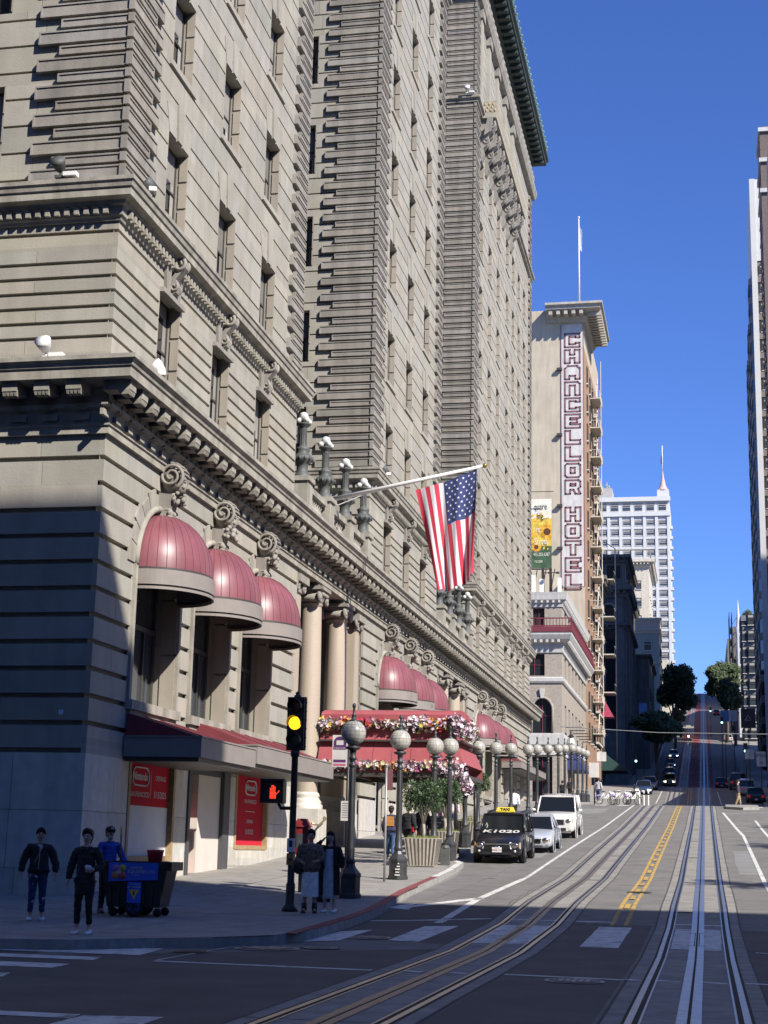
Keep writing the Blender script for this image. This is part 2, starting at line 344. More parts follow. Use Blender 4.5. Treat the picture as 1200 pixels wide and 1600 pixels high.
# podium: rusticated street storey with granite base
mb = MB(); HO = []
ARCH = [35.15, 39.4, 43.65]; ARB = [c + 27.6 for c in ARCH]; ARC = [c + 54.7 for c in ARCH]
for c in ARCH + ARB + ARC: HO.append((c - 1.55, c + 1.55, 4.7, 8.9))
LOG = [(48.2, 58.4), (75.6, 85.8)]
DEN = [(102.0, 104.6), (106.6, 109.2), (111.2, 113.8)]
segs = [(31.3, 48.2), (58.4, 75.6), (85.8, 117.2)]
lows = [(33.9, 37.15, 1.15, 3.42), (38.1, 41.75, 0, 3.7), (42.3, 45.7, 1.45, 3.55)] + [(c - 1.3, c + 1.3, 1.9, 4.3) for c in ARB + ARC] + [(a, b, 3.5, 7.6) for a, b in DEN]
for a, b in segs:
    stonewall(mb, east, a, b, 3.36, 10.45, .59, [h for h in HO + lows if a < h[0] < b], groove=.11, dep=.12, bl=2.4, m=0)
    stonewall(mb, east, a, b, -.3, 3.36, 1.2, [h for h in lows if a < h[0] < b], groove=.012, dep=.03, bl=1.5, m=1, joint=.01, lo=.88)
for h in HO: reveals(mb, east, h, .62, -.12)
for h in lows: reveals(mb, east, h, .45, -.03, 1)
Ms = south(31.3)
shl = [(-18.7, -15.45, 4.7, 9.3), (-24, -21, 4.7, 9.3)]
stonewall(mb, Ms, -45, FX - .12, 3.36, 10.45, .59, shl, groove=.11, dep=.12, bl=2.6); stonewall(mb, Ms, -45, FX - .03, -.3, 3.36, 1.2, [], groove=.012, dep=.03, bl=1.7, m=1, lo=.88)
for h in shl: reveals(mb, Ms, h, .6, -.12)
for a, b, c, d in shl: fbox(mb, Ms, a, b, c, d, -.65, -.6, 2)
mb.box(-45, FX - .95, 31.35, 117, 11.95, 12.05, 0)                      # terrace deck
mb.poly([(-45, 117.2, -1), (FX, 117.2, -1), (FX, 117.2, 12), (-45, 117.2, 12)], 0)
for a, b in LOG:                                                        # loggia back walls and floors
    mb.box(-16.0, -15.8, a - .3, b + .3, -1, 10.5, 0, .9); mb.box(-15.9, FX - .1, a - .25, a, 1.0, 10.45, 0, .95); mb.box(-15.9, FX - .1, b, b + .25, 1.0, 10.45, 0, .95)
    mb.box(-15.9, FX, a, b, 10.46, 10.9, 0)
fbox(mb, Ms, -13.68, -13.58, 4.18, 4.28, 0, .02, 2, 30)
podium = mb.build('podium_wall', [STONE, GRANITE, GLASS], hotel)
# arch trim, windows and keystones of the street storey, half-dome awnings
def dome(yc, letters=None):
    mb = MB(); r, pj, zb, zt = 1.49, 1.3, 7.86, 9.36; n, k = 18, 9; x0 = FX + .02
    def P(i, j):
        a = math.pi * i / n; f = math.pi / 2 * j / k; c = math.cos(f) ** .9
        return (x0 + pj * math.sin(a) * c, yc - r * math.cos(a) * c, zb + (zt - zb) * math.sin(f))
    mb.sm = True; mb.mesh([P(i, j) for j in range(k) for i in range(n + 1)] + [P(0, k)], [(j * (n + 1) + i, j * (n + 1) + i + 1, (j + 1) * (n + 1) + i + 1, (j + 1) * (n + 1) + i) for j in range(k - 1) for i in range(n)] + [((k - 1) * (n + 1) + i, (k - 1) * (n + 1) + i + 1, k * (n + 1)) for i in range(n)], 0)
    mb.sm = False
    for i in range(1, n): mb.tube([P(i, j) for j in range(k + 1)], .009, 4, 0, .72)
    o = mb.build('dome_awning', [AWN], hotel)
    vb = MB(); vb.sm = True
    def ring(rr, z0, z1, m, inner=.04):
        for i in range(n * 2):
            a, b = math.pi * i / (2 * n), math.pi * (i + 1) / (2 * n)
            A = [(x0 + (pj / r) * q * math.sin(t_), yc - q * math.cos(t_)) for q in (rr, rr - inner) for t_ in (a, b)]
            vb.hexa([(*A[0], z0), (*A[1], z0), (*A[3], z0), (*A[2], z0), (*A[0], z1), (*A[1], z1), (*A[3], z1), (*A[2], z1)], m)
    vb.sm = False; ring(r + .06, 7.44, 7.80, 0); ring(r + .02, 7.80, 7.86, 1); ring(r + .02, 7.395, 7.44, 1); ring(r + .05, 7.33, 7.395, 0)
    if letters:
        for i, ch in enumerate(letters):
            a = math.pi * (.42 + .33 * i / len(letters)); rr = r + .068
            text_into(vb, ch, (x0 + (pj / r) * rr * math.sin(a), yc - rr * math.cos(a), 7.62), (math.cos(a), math.sin(a) , 0), (0, 0, 1), .26, 1)
    vb.build('awning_valance', [GREYB, FRAME], o)
def head_keystone(yc):
    mb = MB(); x = FX; zt = 10.72                   # bearded head under a big shell scroll
    for s in (-1, 1):
        mb.torus((x + .28, yc + s * .25, zt - .38), (0, 1, 0), .33, .05, 40, 6, 0, 4.2 if s > 0 else 2.0, (4.2 if s > 0 else 2.0) + s * 13.5, .12)
    mb.ball((x + .24, yc, zt - .40), (.31, .24, .36), 12, 8)
    for k in range(7): a = -.6 + .35 * k; mb.tube([(x + .26 + .32 * math.cos(a), yc - .26, zt - .36 + .32 * math.sin(a)), (x + .26 + .34 * math.cos(a), yc, zt - .36 + .34 * math.sin(a)), (x + .26 + .32 * math.cos(a), yc + .26, zt - .36 + .32 * math.sin(a))], .035, 5, 0)
    mb.ball((x + .46, yc, zt - .60), (.17, .15, .21), 12, 9); mb.hexa([(x + .58, yc - .045, zt - .68), (x + .70, yc - .04, zt - .67), (x + .70, yc + .04, zt - .67), (x + .58, yc + .045, zt - .68), (x + .56, yc - .02, zt - .52), (x + .62, yc - .02, zt - .53), (x + .62, yc + .02, zt - .53), (x + .56, yc + .02, zt - .52)])
    for s in (-1, 1): mb.ball((x + .58, yc + s * .075, zt - .50), (.06, .055, .03), 6, 4); mb.ball((x + .56, yc + s * .09, zt - .64), (.06, .05, .05), 6, 4)
    for i in range(26): mb.ball((x + .42 + rnd.uniform(-.08, .16), yc + rnd.uniform(-.26, .26), zt - .88 + rnd.uniform(-.17, .12)), rnd.uniform(.045, .09), 7, 5)
    mb.hexa([(x, yc - .22, zt - 1.55), (x + .2, yc - .22, zt - 1.55), (x + .2, yc + .22, zt - 1.55), (x, yc + .22, zt - 1.55), (x, yc - .28, zt - .8), (x + .34, yc - .26, zt - .85), (x + .34, yc + .26, zt - .85), (x, yc + .28, zt - .8)])
    for s in (-1, 1): mb.torus((x + .22, yc + s * .2, zt - 1.34), (0, 1, 0), .17, .06, 16, 6, 0, 3, 10.4, .3)
    for i in range(8): mb.ball((x + .28, yc - .2 + .4 * (i % 4) / 3, zt - 1.3 - .12 * (i // 4)), .08, 6, 5)
    mb.build('head_keystone', [STONED], hotel)
def arch(yc, letters=None):
    mb = MB(); h = 4.2                              # tall casement behind the dome
    for y0, y1, z0, z1 in ((-1.5, -1.38, 0, h), (1.38, 1.5, 0, h), (-.06, .06, 0, h), (-1.38, 1.38, 0, .12), (-1.38, 1.38, 1.9, 2.02), (-1.38, 1.38, h - .1, h), (-.75, -.69, .12, 1.9), (.69, .75, .12, 1.9)):
        mb.box(FX - .66, FX - .54, yc + y0, yc + y1, 4.7 + z0, 4.7 + z1, 0)
    mb.box(FX - .64, FX - .60, yc - 1.4, yc + 1.4, 4.8, 8.8, 1)
    for k in range(5): mb.box(FX - .70, FX - .68, yc - 1.3 + .12 * k, yc - 1.24 + .12 * k, 4.8, 7.6, 2)
    mb.build('arched_window', [FRAME, GLASSB, mat('net curtain', (.5, .5, .47), .9)], hotel)
    tb = MB()                                       # projecting sill, jamb moulding and archivolt
    fbox(tb, east, yc - 1.7, yc + 1.7, 4.5, 4.72, -.62, .16, 0); fbox(tb, east, yc - 1.6, yc + 1.6, 4.38, 4.5, -.2, .08, 0)
    for s in (-1, 1): fbox(tb, east, yc + s * 1.62 - .07, yc + s * 1.62 + .07, 4.72, 7.9, -.05, .07, 0)
    pts = [(FX + .03, yc - 1.62 * math.cos(math.pi * i / 20), 7.9 + 1.62 * math.sin(math.pi * i / 20)) for i in range(21)]
    tb.tube(pts, .085, 6, 0)
    for k in range(12):                                # radiating voussoirs over the arch
        a0, a1 = math.pi * (k + .03) / 12, math.pi * (k + .97) / 12
        if 5 <= k <= 6: continue
        R1 = 2.12 if k % 2 else 2.02
        P = [(yc + r_ * math.cos(a), min(10.40, 7.9 + r_ * math.sin(a))) for r_, a in ((1.70, a0), (R1, a0), (R1, a1), (1.70, a1))]
        tb.hexa([(FX - .02, y_, z_) for y_, z_ in P] + [(FX + .035, y_, z_) for y_, z_ in P], 0, st_(.9, 1.05))
    tb.build('window_surround', [STONEW], hotel)
    head_keystone(yc); dome(yc, letters)
for i, c in enumerate(ARCH + ARB + ARC): arch(c, 'V CTOR' if i == 4 else None)
# main cornice with modillions, frieze blocks
cm = MB(); pth = [(-45, 31.3), (FX, 31.3), (FX, 117.2), (-45, 117.2)]
cm.sweep(pth, [(0, 10.44), (.10, 10.44), (.10, 10.60), (.14, 10.62), (.14, 10.66), (.05, 10.70), (.05, 10.98), (.16, 11.04), (.18, 11.12), (.04, 11.16), (.04, 11.40), (.10, 11.46), (.12, 11.52), (.84, 11.52), (.84, 11.74), (.88, 11.76), (.90, 11.84), (.98, 11.90), (.98, 12.0), (.7, 12.06), (0, 12.06)])
u = 30.75
while u < 118:
    fbox(cm, east, u, u + .36, 11.30, 11.515, .1, .74); 
    for q in range(4): cm.hexa([east(u + .02 + .09 * q, 11.2, .5), east(u + .07 + .09 * q, 11.2, .5), east(u + .07 + .09 * q, 11.2, .7), east(u + .02 + .09 * q, 11.2, .7), east(u + .09 * q, 11.30, .45), east(u + .09 + .09 * q, 11.30, .45), east(u + .09 + .09 * q, 11.30, .73), east(u + .09 * q, 11.30, .73)])
    fbox(cm, east, u + .02, u + .38, 10.76, 10.90, .05, .13); fbox(cm, east, u + .06, u + .34, 11.0, 11.04, .05, .2)
    u += .76
x = FX - .35
while x > -44:
    fbox(cm, Ms, x - .36, x, 11.30, 11.515, .1, .74); fbox(cm, Ms, x - .38, x - .02, 10.76, 10.90, .05, .13); fbox(cm, Ms, x - .34, x - .06, 11.0, 11.04, .05, .2)
    for q in range(4): xx = x - .36 + .09 * q; cm.hexa([Ms(xx + .02, 11.2, .5), Ms(xx + .07, 11.2, .5), Ms(xx + .07, 11.2, .7), Ms(xx + .02, 11.2, .7), Ms(xx, 11.3, .45), Ms(xx + .09, 11.3, .45), Ms(xx + .09, 11.3, .73), Ms(xx, 11.3, .73)])
    x -= .76
u = 31.4
while u < 117: cm.tube([(FX + .15, u, 11.12), (FX + .17, u, 11.22)], [.05, .015], 5); u += .38
cm.build('main_cornice', [STONEW], hotel)
# columns of the two loggias
def column(yc, half=False):
    mb = MB(); x = FX - .32
    mb.box(x - .62, x + .62, yc - .62, yc + .62, -.5, 2.75, 1); 
    mb.lathe((x, yc, 2.75), [(.6, 0), (.6, .14), (.54, .16), (.56, .24), (.5, .32), (.46, .38), (.5, .44), (.47, .52), (.43, .56)], 20, 1)
    mb.lathe((x, yc, 3.31), [(.42, 0), (.415, 2), (.40, 4.2), (.365, 6.3), (.36, 6.36), (.40, 6.38), (.40, 6.44)], 24, 0)
    zc = 9.75
    mb.lathe((x, yc, zc), [(.37, 0), (.42, .1), (.46, .2), (.46, .3)], 20, 2)
    for sx in (-1, 1):
        for sy in (-1, 1): mb.torus((x + sx * .42, yc + sy * .46, zc + .18), (1, 0, 0), .19, .075, 18, 6, 2, 1.5, 9.2, .25); mb.ball((x + sx * .42, yc + sy * .46, zc + .18), .09, 8, 6, 2)
    for sy in (-1, 1): mb.tube([(x - .44, yc + sy * .46, zc + .18), (x, yc + sy * .43, zc + .18), (x + .44, yc + sy * .46, zc + .18)], [.17, .12, .17], 10, 2)
    mb.box(x - .46, x + .46, yc - .5, yc + .5, zc + .3, zc + .44, 2); mb.box(x - .55, x + .55, yc - .62, yc + .62, zc + .44, zc + .56, 2)
    for i in range(5): mb.ball((x + .48, yc - .3 + .15 * i, zc + .30), .075, 6, 5, 2)
    mb.box(x - .4, x + .36, yc - .45, yc + .45, zc + .56, 10.45, 2)
    mb.build('column', [PINKG, GRANITE, STONED], hotel)
def anta(yc):
    mb = MB(); x = FX - .1
    mb.box(x - .55, x + .06, yc - .5, yc + .5, -.5, 2.75, 1); mb.box(x - .5, x + .02, yc - .46, yc + .46, 2.75, 3.3, 1)
    mb.box(x - .45, x - .02, yc - .38, yc + .38, 3.3, 9.75, 0)
    for sy in (-1, 1): mb.torus((x + .06, yc + sy * .4, 9.95), (1, 0, 0), .19, .075, 18, 6, 2, 1.5, 9.2, .25); mb.ball((x + .06, yc + sy * .4, 9.95), .09, 8, 6, 2)
    mb.box(x - .5, x + .04, yc - .42, yc + .42, 9.75, 10.05, 2); mb.box(x - .55, x + .2, yc - .6, yc + .6, 10.05, 10.3, 2); mb.box(x - .5, x + .1, yc - .5, yc + .5, 10.3, 10.45, 2)
    mb.build('pilaster', [PINKG, GRANITE, STONED], hotel)
for a, b in LOG:
    anta(a + .62); anta(b - .62); L = b - a
    for f in (.31, .69): column(a + L * f)
    mb = MB()                                        # glazed doors at the back of the loggia
    for k in range(3):
        yc = a + L * (.2 + .3 * k); mb.box(-15.8, -15.7, yc - .95, yc + .95, g(yc), g(yc) + 5.2, 0)
        for y in (-.9, 0, .9): mb.box(-15.7, -15.62, yc + y - .05, yc + y + .05, g(yc), g(yc) + 5.2, 1)
    mb.build('entrance_doors', [GLASS, FRAME], hotel)
# balustraded terrace between the wings
for a, b in ((47.4, 58.9), (75.0, 86.3)):
    mb = MB(); n = 3
    PY = [a + 1.1 + 3.17 * k for k in range(4)]
    for k in range(n + 1):
        y = PY[k]; mb.box(-13.35, -12.75, y - .34, y + .34, 12.06, 13.42, 0); mb.box(-13.42, -12.68, y - .41, y + .41, 13.42, 13.58, 0); mb.box(-12.75, -12.72, y - .2, y + .2, 12.35, 13.25, 0)
        if k < n:
            y1 = PY[k + 1]; mb.box(-13.2, -12.86, y + .41, y1 - .41, 12.06, 12.35, 0); mb.box(-13.22, -12.84, y + .41, y1 - .41, 13.2, 13.4, 0)
            q = y + .55
            while q < y1 - .5: mb.lathe((-13.03, q, 12.35), [(.06, 0), (.1, .2), (.12, .35), (.05, .6), (.09, .8), (.09, .85)], 8, 0); q += .24
    mb.build('balustrade', [STONEW], hotel)
# attic: top belt, balcony, pilasters, frieze, eave
am = MB()
for y0, y1, xb in ((31.3, 47.4, -45), (58.9, 75.0, -30), (86.3, 117.2, -30)):
    P3 = [(xb, y0), (FX, y0), (FX, y1), (xb, y1)]
    am.sweep(P3, [(0, 53.6), (.35, 53.7), (.5, 54.1), (.5, 54.35), (0, 54.45)], 0)
    am.sweep(P3, [(0, 46.5), (.2, 46.55), (.2, 46.7), (.34, 46.78), (.34, 46.95), (0, 47.0)], 0)
    am.sweep(P3, [(0, 56.6), (.3, 56.7), (.3, 56.95), (1.2, 57.1), (1.2, 57.35), (1.37, 57.5), (1.37, 57.75), (0, 58.3)], 1)
    for k in range(int((y1 - y0) / .95) + 1):
        y = y0 + .5 + .95 * k
        if y < y1: fbox(am, east, y - .2, y + .2, 56.74, 57.09, .3, 1.1, 1)
        am.hexa([(FX, y - .3, 54.6), (FX + .14, y - .22, 54.6), (FX + .14, y + .22, 54.6), (FX, y + .3, 54.6), (FX, y - .34, 55.8), (FX + .3, y - .26, 55.7), (FX + .3, y + .26, 55.7), (FX, y + .34, 55.8)], 2); am.torus((FX + .26, y, 55.45), (1, 0, 0), .2, .07, 12, 5, 2); am.ball((FX + .2, y + .48, 54.9 + .5 * (k % 2)), (.14, .1, .2), 6, 4, 2)
        if y < y1: am.hexa([(FX + 1.24, y - .18, 57.75), (FX + 1.37, y - .18, 57.75), (FX + 1.37, y + .18, 57.75), (FX + 1.24, y + .18, 57.75), (FX + 1.28, y - .1, 58.1), (FX + 1.42, y - .1, 58.1), (FX + 1.42, y + .1, 58.1), (FX + 1.28, y + .1, 58.1)], 3); am.ball((FX + 1.36, y, 58.15), (.12, .16, .14), 7, 5, 3)
    am.box(xb, FX, y0, y1, 58.2, 58.4, 1)
am.build('roof_eave', [STONEW, COPPER, STONED, VERDI], hotel)
bm_ = MB(); y0, y1 = 88.4, 104.6
bm_.box(FX, FX + 1.05, y0, y1, 46.55, 46.85, 0); bm_.box(FX + .95, FX + 1.05, y0, y1, 46.85, 47.65, 1); bm_.box(FX, FX + .95, y0, y0 + .1, 46.85, 47.65, 1); bm_.box(FX, FX + .95, y1 - .1, y1, 46.85, 47.65, 1)
for k in range(8):
    y = y0 + .5 + k * 2.15
    pr = [(0, 46.55), (.95, 46.55), (.98, 46.2), (.75, 45.8), (.5, 45.55), (.55, 45.2), (.42, 44.85), (.2, 44.6), (.28, 44.2), (.1, 43.8), (0, 43.7)]
    for s_ in (-1, 1): bm_.poly([(FX + a, y + s_ * .28, z) for a, z in pr], 2)
    for p, q in zip(pr, pr[1:]): bm_.poly([(FX + p[0], y - .28, p[1]), (FX + p[0], y + .28, p[1]), (FX + q[0], y + .28, q[1]), (FX + q[0], y - .28, q[1])], 2)
    for s_ in (-1, 1):
        bm_.torus((FX + .68, y + s_ * .29, 46.15), (0, 1, 0), .27, .07, 12, 5, 2, 0, 7.2, .4); bm_.torus((FX + .36, y + s_ * .29, 45.1), (0, 1, 0), .2, .06, 12, 5, 2, 0, 7.2, .4)
        bm_.hexa([(FX + .3, y + s_ * .5, 45.3), (FX + .7, y + s_ * .4, 45.6), (FX + .7, y + s_ * .6, 45.6), (FX + .3, y + s_ * .7, 45.3), (FX + .55, y + s_ * .8, 46.3), (FX + .85, y + s_ * .5, 46.4), (FX + .85, y + s_ * .9, 46.4), (FX + .55, y + s_ * 1.0, 46.3)], 2)
for k in range(10): bm_.ball((FX + .15 + .09 * k, y0 - .01, 47.05 + .2 * (k % 3)), (.07, .04, .12), 6, 5, 1)
for c in (88.0, 91.5, 95.6, 99.7, 104.2): bm_.box(FX, FX + .22, c - .4, c + .4, 47.1, 53.0, 0); bm_.box(FX, FX + .32, c - .52, c + .52, 53.0, 53.6, 2)
bm_.build('gilded_balcony', [STONE, GOLD, STONED], wC)
# shop awnings, posters, entry on the corner wing
def shed(y0, y1, pr, zt, zb, zl, mats, name='shop_awning', tx=None):
    mb = MB(); x0, x1 = FX + .03, FX + pr
    mb.poly([(x0, y0 + .1, zt), (x0, y1 - .1, zt), (x1, y1, zb), (x1, y0, zb)], 0); mb.poly([(x0, y0 + .1, zt), (x1, y0, zb), (x0, y0, zb)], 0); mb.poly([(x0, y1 - .1, zt), (x0, y1, zb), (x1, y1, zb)], 0)
    mb.box(x0, x1 + .03, y0 - .03, y1 + .03, zl, zb, 1, skip=(1,)); mb.box(x0, x1 - .05, y0 + .05, y1 - .05, zl - .10, zl, 2); mb.box(x0, x1 + .05, y0 - .05, y1 + .05, zb, zb + .035, 1)
    for s in (.25, .5, .75):
        y = y0 + (y1 - y0) * s; mb.tube([(x0 + .01, y, zt + .01), (x1, y, zb + .01)], .012, 4, 0, .8)
    if tx: text_into(mb, tx, (x1 + .034, (y0 + y1) / 2, (zl + zb) / 2), (0, 1, 0), (0, 0, 1), .28, 2)
    return mb.build(name, mats, hotel)
shed(33.45, 37.75, 1.85, 4.42, 3.86, 3.42, [AWNC, GREYB, FRAME])
shed(38.3, 46.6, 1.75, 4.62, 4.0, 3.55, [AWNC, GREYB, FRAME])
shed(100.6, 116.4, 1.3, 7.9, 7.2, 6.8, [AWNC, GREYB, FRAME])
RED = mat('poster red', (.50, .022, .042), .85, var=.06, scale=1.5, spec=.15); PAPER = mat('poster white', (.66, .66, .67), .8, var=.05, spec=.2); WOOD = mat('raw timber frame', (.36, .25, .13), .7, var=.2, scale=8); PANEL = mat('cream hoarding', (.62, .56, .50), .6, var=.05)
def rbox_logo(mb, x, yc, zc, w, h, m):
    n = 8; out = []
    for sy, sz, a0 in ((1, 1, 0), (-1, 1, 90), (-1, -1, 180), (1, -1, 270)):
        for i in range(n + 1): a = R_(a0 + 90 * i / n); out.append((yc + sy * (w / 2 - h / 2) * 1 + h / 2 * math.cos(a), zc + h / 2 * math.sin(a)))
    P = [(x, a, b) for a, b in out]; mb.tube(P + P[:1], .022, 4, m)
def poster(y0, y1, z0, z1, split, wide):
    mb = MB(); x = FX - .12
    mb.box(x - .05, x, y0, y1, split, z1, 0)
    if split > z0: mb.box(x - .05, x - .001, y0, y1, z0, split, 1)
    for a in (y0 - .14, y1): mb.box(x - .05, x + .14, a, a + .14, z0 - .1, z1, 2)
    mb.box(x - .05, x + .14, y0, y1, z0 - .12, z0, 2)
    L = (x + .006, 0, 0); rgt = (0, 1, 0)
    if wide:
        rbox_logo(mb, x + .01, y0 + .95, split + .68, 1.1, .42, 1); text_into(mb, 'Nintendo', (x + .006, y0 + .95, split + .68), rgt, (0, 0, 1), .26, 1, bold=.006)
        text_into(mb, 'SAN FRANCISCO', (x + .006, y0 + .95, split + .26), rgt, (0, 0, 1), .17, 1)
        text_into(mb, 'OPENING', (x + .006, y0 + 2.35, split + .68), rgt, (0, 0, 1), .17, 1); text_into(mb, '5/15/2025', (x + .006, y0 + 2.35, split + .28), rgt, (0, 0, 1), .22, 1)
        mb.box(x, x + .006, y0 + 1.68, y0 + 1.695, split + .2, split + .85, 1)
    else:
        yc = (y0 + y1) / 2 + .2
        rbox_logo(mb, x + .01, yc, z1 - .45, 1.1, .4, 1); text_into(mb, 'Nintendo', (x + .006, yc, z1 - .45), rgt, (0, 0, 1), .25, 1, bold=.006)
        text_into(mb, 'SAN FRANCISCO', (x + .006, yc, z1 - .85), rgt, (0, 0, 1), .16, 1); text_into(mb, 'OPENING', (x + .006, yc, z1 - 1.42), rgt, (0, 0, 1), .15, 1); text_into(mb, '5/15/2025', (x + .006, yc, z1 - 1.72), rgt, (0, 0, 1), .2, 1)
        mb.box(x, x + .006, yc - .5, yc + .5, z1 - 1.14, z1 - 1.125, 1)
    return mb
tag(poster(34.05, 37.0, 1.2, 3.5, 2.36, True).build('poster', [RED, PAPER, WOOD]), 'red over white framed poster behind the cleaning cart, left of the shop entry', 'poster')
tag(poster(42.45, 45.55, 1.5, 3.6, 1.5, False).build('poster', [RED, PAPER, WOOD]), 'all red framed poster on the granite wall under the second shop awning', 'poster')
mb = MB()
mb.box(FX - .46, FX - .4, 38.1, 41.75, .2, 3.7, 1); mb.box(FX - .44, FX + .05, 38.12, 38.3, .4, 3.7, 3); mb.box(FX - .42, FX + .02, 41.2, 41.75, .4, 3.7, 3)
mb.box(FX - .40, FX - .36, 38.3, 39.3, .55, 3.2, 0); mb.box(FX - .36, FX - .1, 39.3, 41.2, .5, 3.3, 2); mb.box(FX - .4, FX - .06, 38.3, 41.2, 3.3, 3.7, 3); 
mb.build('shop_entry', [RED, FRAME, PANEL, mat('dark metal jamb', (.07, .07, .075), .5)], hotel)

t = empty('wall_lantern', (-15.62, 31.3, 4.35), 'dark red wall lantern at the left edge of the corner wall', 'lantern'); mb = MB(); mb.box(-.16, .16, -.5, -.08, 0, .55, 0); mb.hexa([(-.2, -.54, .55), (.2, -.54, .55), (.2, -.04, .55), (-.2, -.04, .55), (-.06, -.35, .75), (.06, -.35, .75), (.06, -.2, .75), (-.06, -.2, .75)], 0); mb.tube([(0, 0, .3), (0, -.1, .3)], .04, 6, 0); mb.box(-.19, .19, -.53, -.05, -.06, 0, 0); mb.build('lantern_case', [mat('lantern maroon', (.16, .025, .03), .5)], t)
# ------------------------------------------------------------ ground, streets, tracks, markings
ASPH = mat('asphalt', (.168, .159, .145), .85, var=.14, scale=1.1, bump=.35, bscale=90, stain=.16)
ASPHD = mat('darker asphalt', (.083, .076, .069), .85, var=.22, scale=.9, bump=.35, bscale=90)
CONC = mat('pavement concrete', (.28, .262, .235), .85, var=.14, scale=1.4, bump=.2, bscale=50, stain=.15)
KERB = mat('kerb concrete', (.30, .285, .26), .85, var=.2, scale=5, bump=.3, bscale=30)
BED = mat('track concrete', (.255, .238, .212), .85, var=.14, scale=1.5, bump=.25, bscale=60, stain=.2)
STEEL = mat('polished rail steel', (.42, .41, .40), .34, metal=.9, var=.2, scale=6)
RUST = mat('brown steel', (.20, .165, .14), .45, metal=.6, var=.25, scale=7)
GAP = mat('groove black', (.006, .006, .006), .9, var=0)
RWHITE = mat('road paint white', (.68, .68, .66), .7, var=.28, scale=7, stain=.25)
def worn(nm, c, under, lo, hi, sc):
    m = mat(nm, c, .75, var=.16, scale=5); n = m.node_tree.nodes; L = m.node_tree.links; p = n['Principled BSDF']; src = p.inputs['Base Color'].links[0].from_socket
    tc = n.new('ShaderNodeTexCoord'); no = n.new('ShaderNodeTexNoise'); no.inputs['Scale'].default_value = sc; no.inputs['Detail'].default_value = 10; no.inputs['Roughness'].default_value = .72; L.new(tc.outputs['Object'], no.inputs['Vector'])
    r = n.new('ShaderNodeMapRange'); r.inputs[1].default_value = lo; r.inputs[2].default_value = hi; L.new(no.outputs['Fac'], r.inputs[0])
    x = n.new('ShaderNodeMix'); x.data_type = 'RGBA'; L.new(r.outputs[0], x.inputs[0]); L.new(src, x.inputs[6]); x.inputs[7].default_value = (*under, 1); L.new(x.outputs[2], p.inputs['Base Color']); return m
RWHITE = worn('worn road paint white', (.60, .585, .54), (.13, .122, .112), .52, .68, 3.2)
RYEL = mat('road paint yellow', (.62, .37, .035), .7, var=.22, scale=6)
RREDP = mat('kerb paint red', (.20, .05, .05), .75, var=.3, scale=6)
REDL = mat('red transit lane', (.22, .05, .05), .85, var=.2, scale=.5)
mb = MB()
ys = [p[0] for p in GP]
for a, b in zip(ys, ys[1:]):
    mb.poly([(-420, a, g(a) - .06), (420, a, g(a) - .06), (420, b, g(b) - .06), (-420, b, g(b) - .06)])
mb.poly([(-420, -80, -.06), (-420, -260, -.06), (420, -260, -.06), (420, -80, -.06)])
mb.poly([(-420, 900, 39.9), (420, 900, 39.9), (420, 1400, 10), (-420, 1400, 10)])
struct(mb.build('ground', CONC))
mb = MB(); gpoly(mb, [(-9, -80), (5.5, -80), (5.5, 700), (-9, 700)], 0.0)
struct(mb.build('road', ASPH))
mb = MB()
gpoly(mb, [(-300, 1), (-9, 1), (-9, 25), (-300, 25)], -.004); gpoly(mb, [(5.5, 1), (300, 1), (300, 25), (5.5, 25)], -.004)
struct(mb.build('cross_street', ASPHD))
mb = MB()
for y0, y1 in ((118, 140), (212, 234), (345, 362), (470, 486)):
    gpoly(mb, [(-300, y0), (-9, y0), (-9, y1), (-300, y1)], -.004); gpoly(mb, [(5.5, y0), (300, y0), (300, y1), (5.5, y1)], -.004)
struct(mb.build('cross_street', ASPH))
mb = MB()                                              # patches and resurfaced strips, a few mm up
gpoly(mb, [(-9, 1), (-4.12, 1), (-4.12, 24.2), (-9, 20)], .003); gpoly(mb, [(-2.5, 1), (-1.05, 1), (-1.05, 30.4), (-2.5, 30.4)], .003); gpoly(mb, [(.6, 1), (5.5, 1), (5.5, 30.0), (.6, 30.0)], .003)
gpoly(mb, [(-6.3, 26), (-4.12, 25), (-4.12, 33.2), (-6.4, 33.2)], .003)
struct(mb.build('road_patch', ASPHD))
SW = [(-300, 20.6), (-9.7, 20.75), (-8.8, 21.1), (-8.0, 22.1), (-7.2, 22.8), (-6.6, 23.8), (-6.3, 25.2), (-6.3, 27.7), (-6.45, 31.6), (-6.85, 40.4), (-7.2, 47.0), (-7.9, 48.6), (-8.0, 60), (-8.0, 113), (-8.6, 116.5), (-10.5, 118.4), (-300, 118.4)]
mb = MB(); gslab(mb, SW, .15, .25, 0, 1)
gslab(mb, [(-300, 140.6), (-10, 140.6), (-8.3, 142), (-8.0, 145), (-8.0, 211), (-300, 211)], .15, .25, 0, 1)
gslab(mb, [(-300, 235), (-8.5, 235), (-8.0, 237), (-8.0, 344), (-300, 344)], .15, .25, 0, 1)
gslab(mb, [(-300, 363), (-8, 363), (-8, 469), (-300, 469)], .15, .25, 0, 1)
gslab(mb, [(-300, 487), (-8, 487), (-8, 600), (-300, 600)], .15, .25, 0, 1)
for a, b in ((-80, 0.5), (26, 117), (141, 211), (235, 344), (363, 469), (487, 600)): gslab(mb, [(5.6, a), (300, a), (300, b), (5.6, b)], .15, .25, 0, 1)
gslab(mb, [(-300, -80), (-8.2, -80), (-8.2, .5), (-300, .5)], .15, .25, 0, 1)
gslab(mb, [(1.2, 98.5), (2.2, 97.5), (3.2, 98.5), (3.2, 102), (1.2, 102)], .15, .25, 0, 1)
struct(mb.build('sidewalk', [CONC, KERB]))
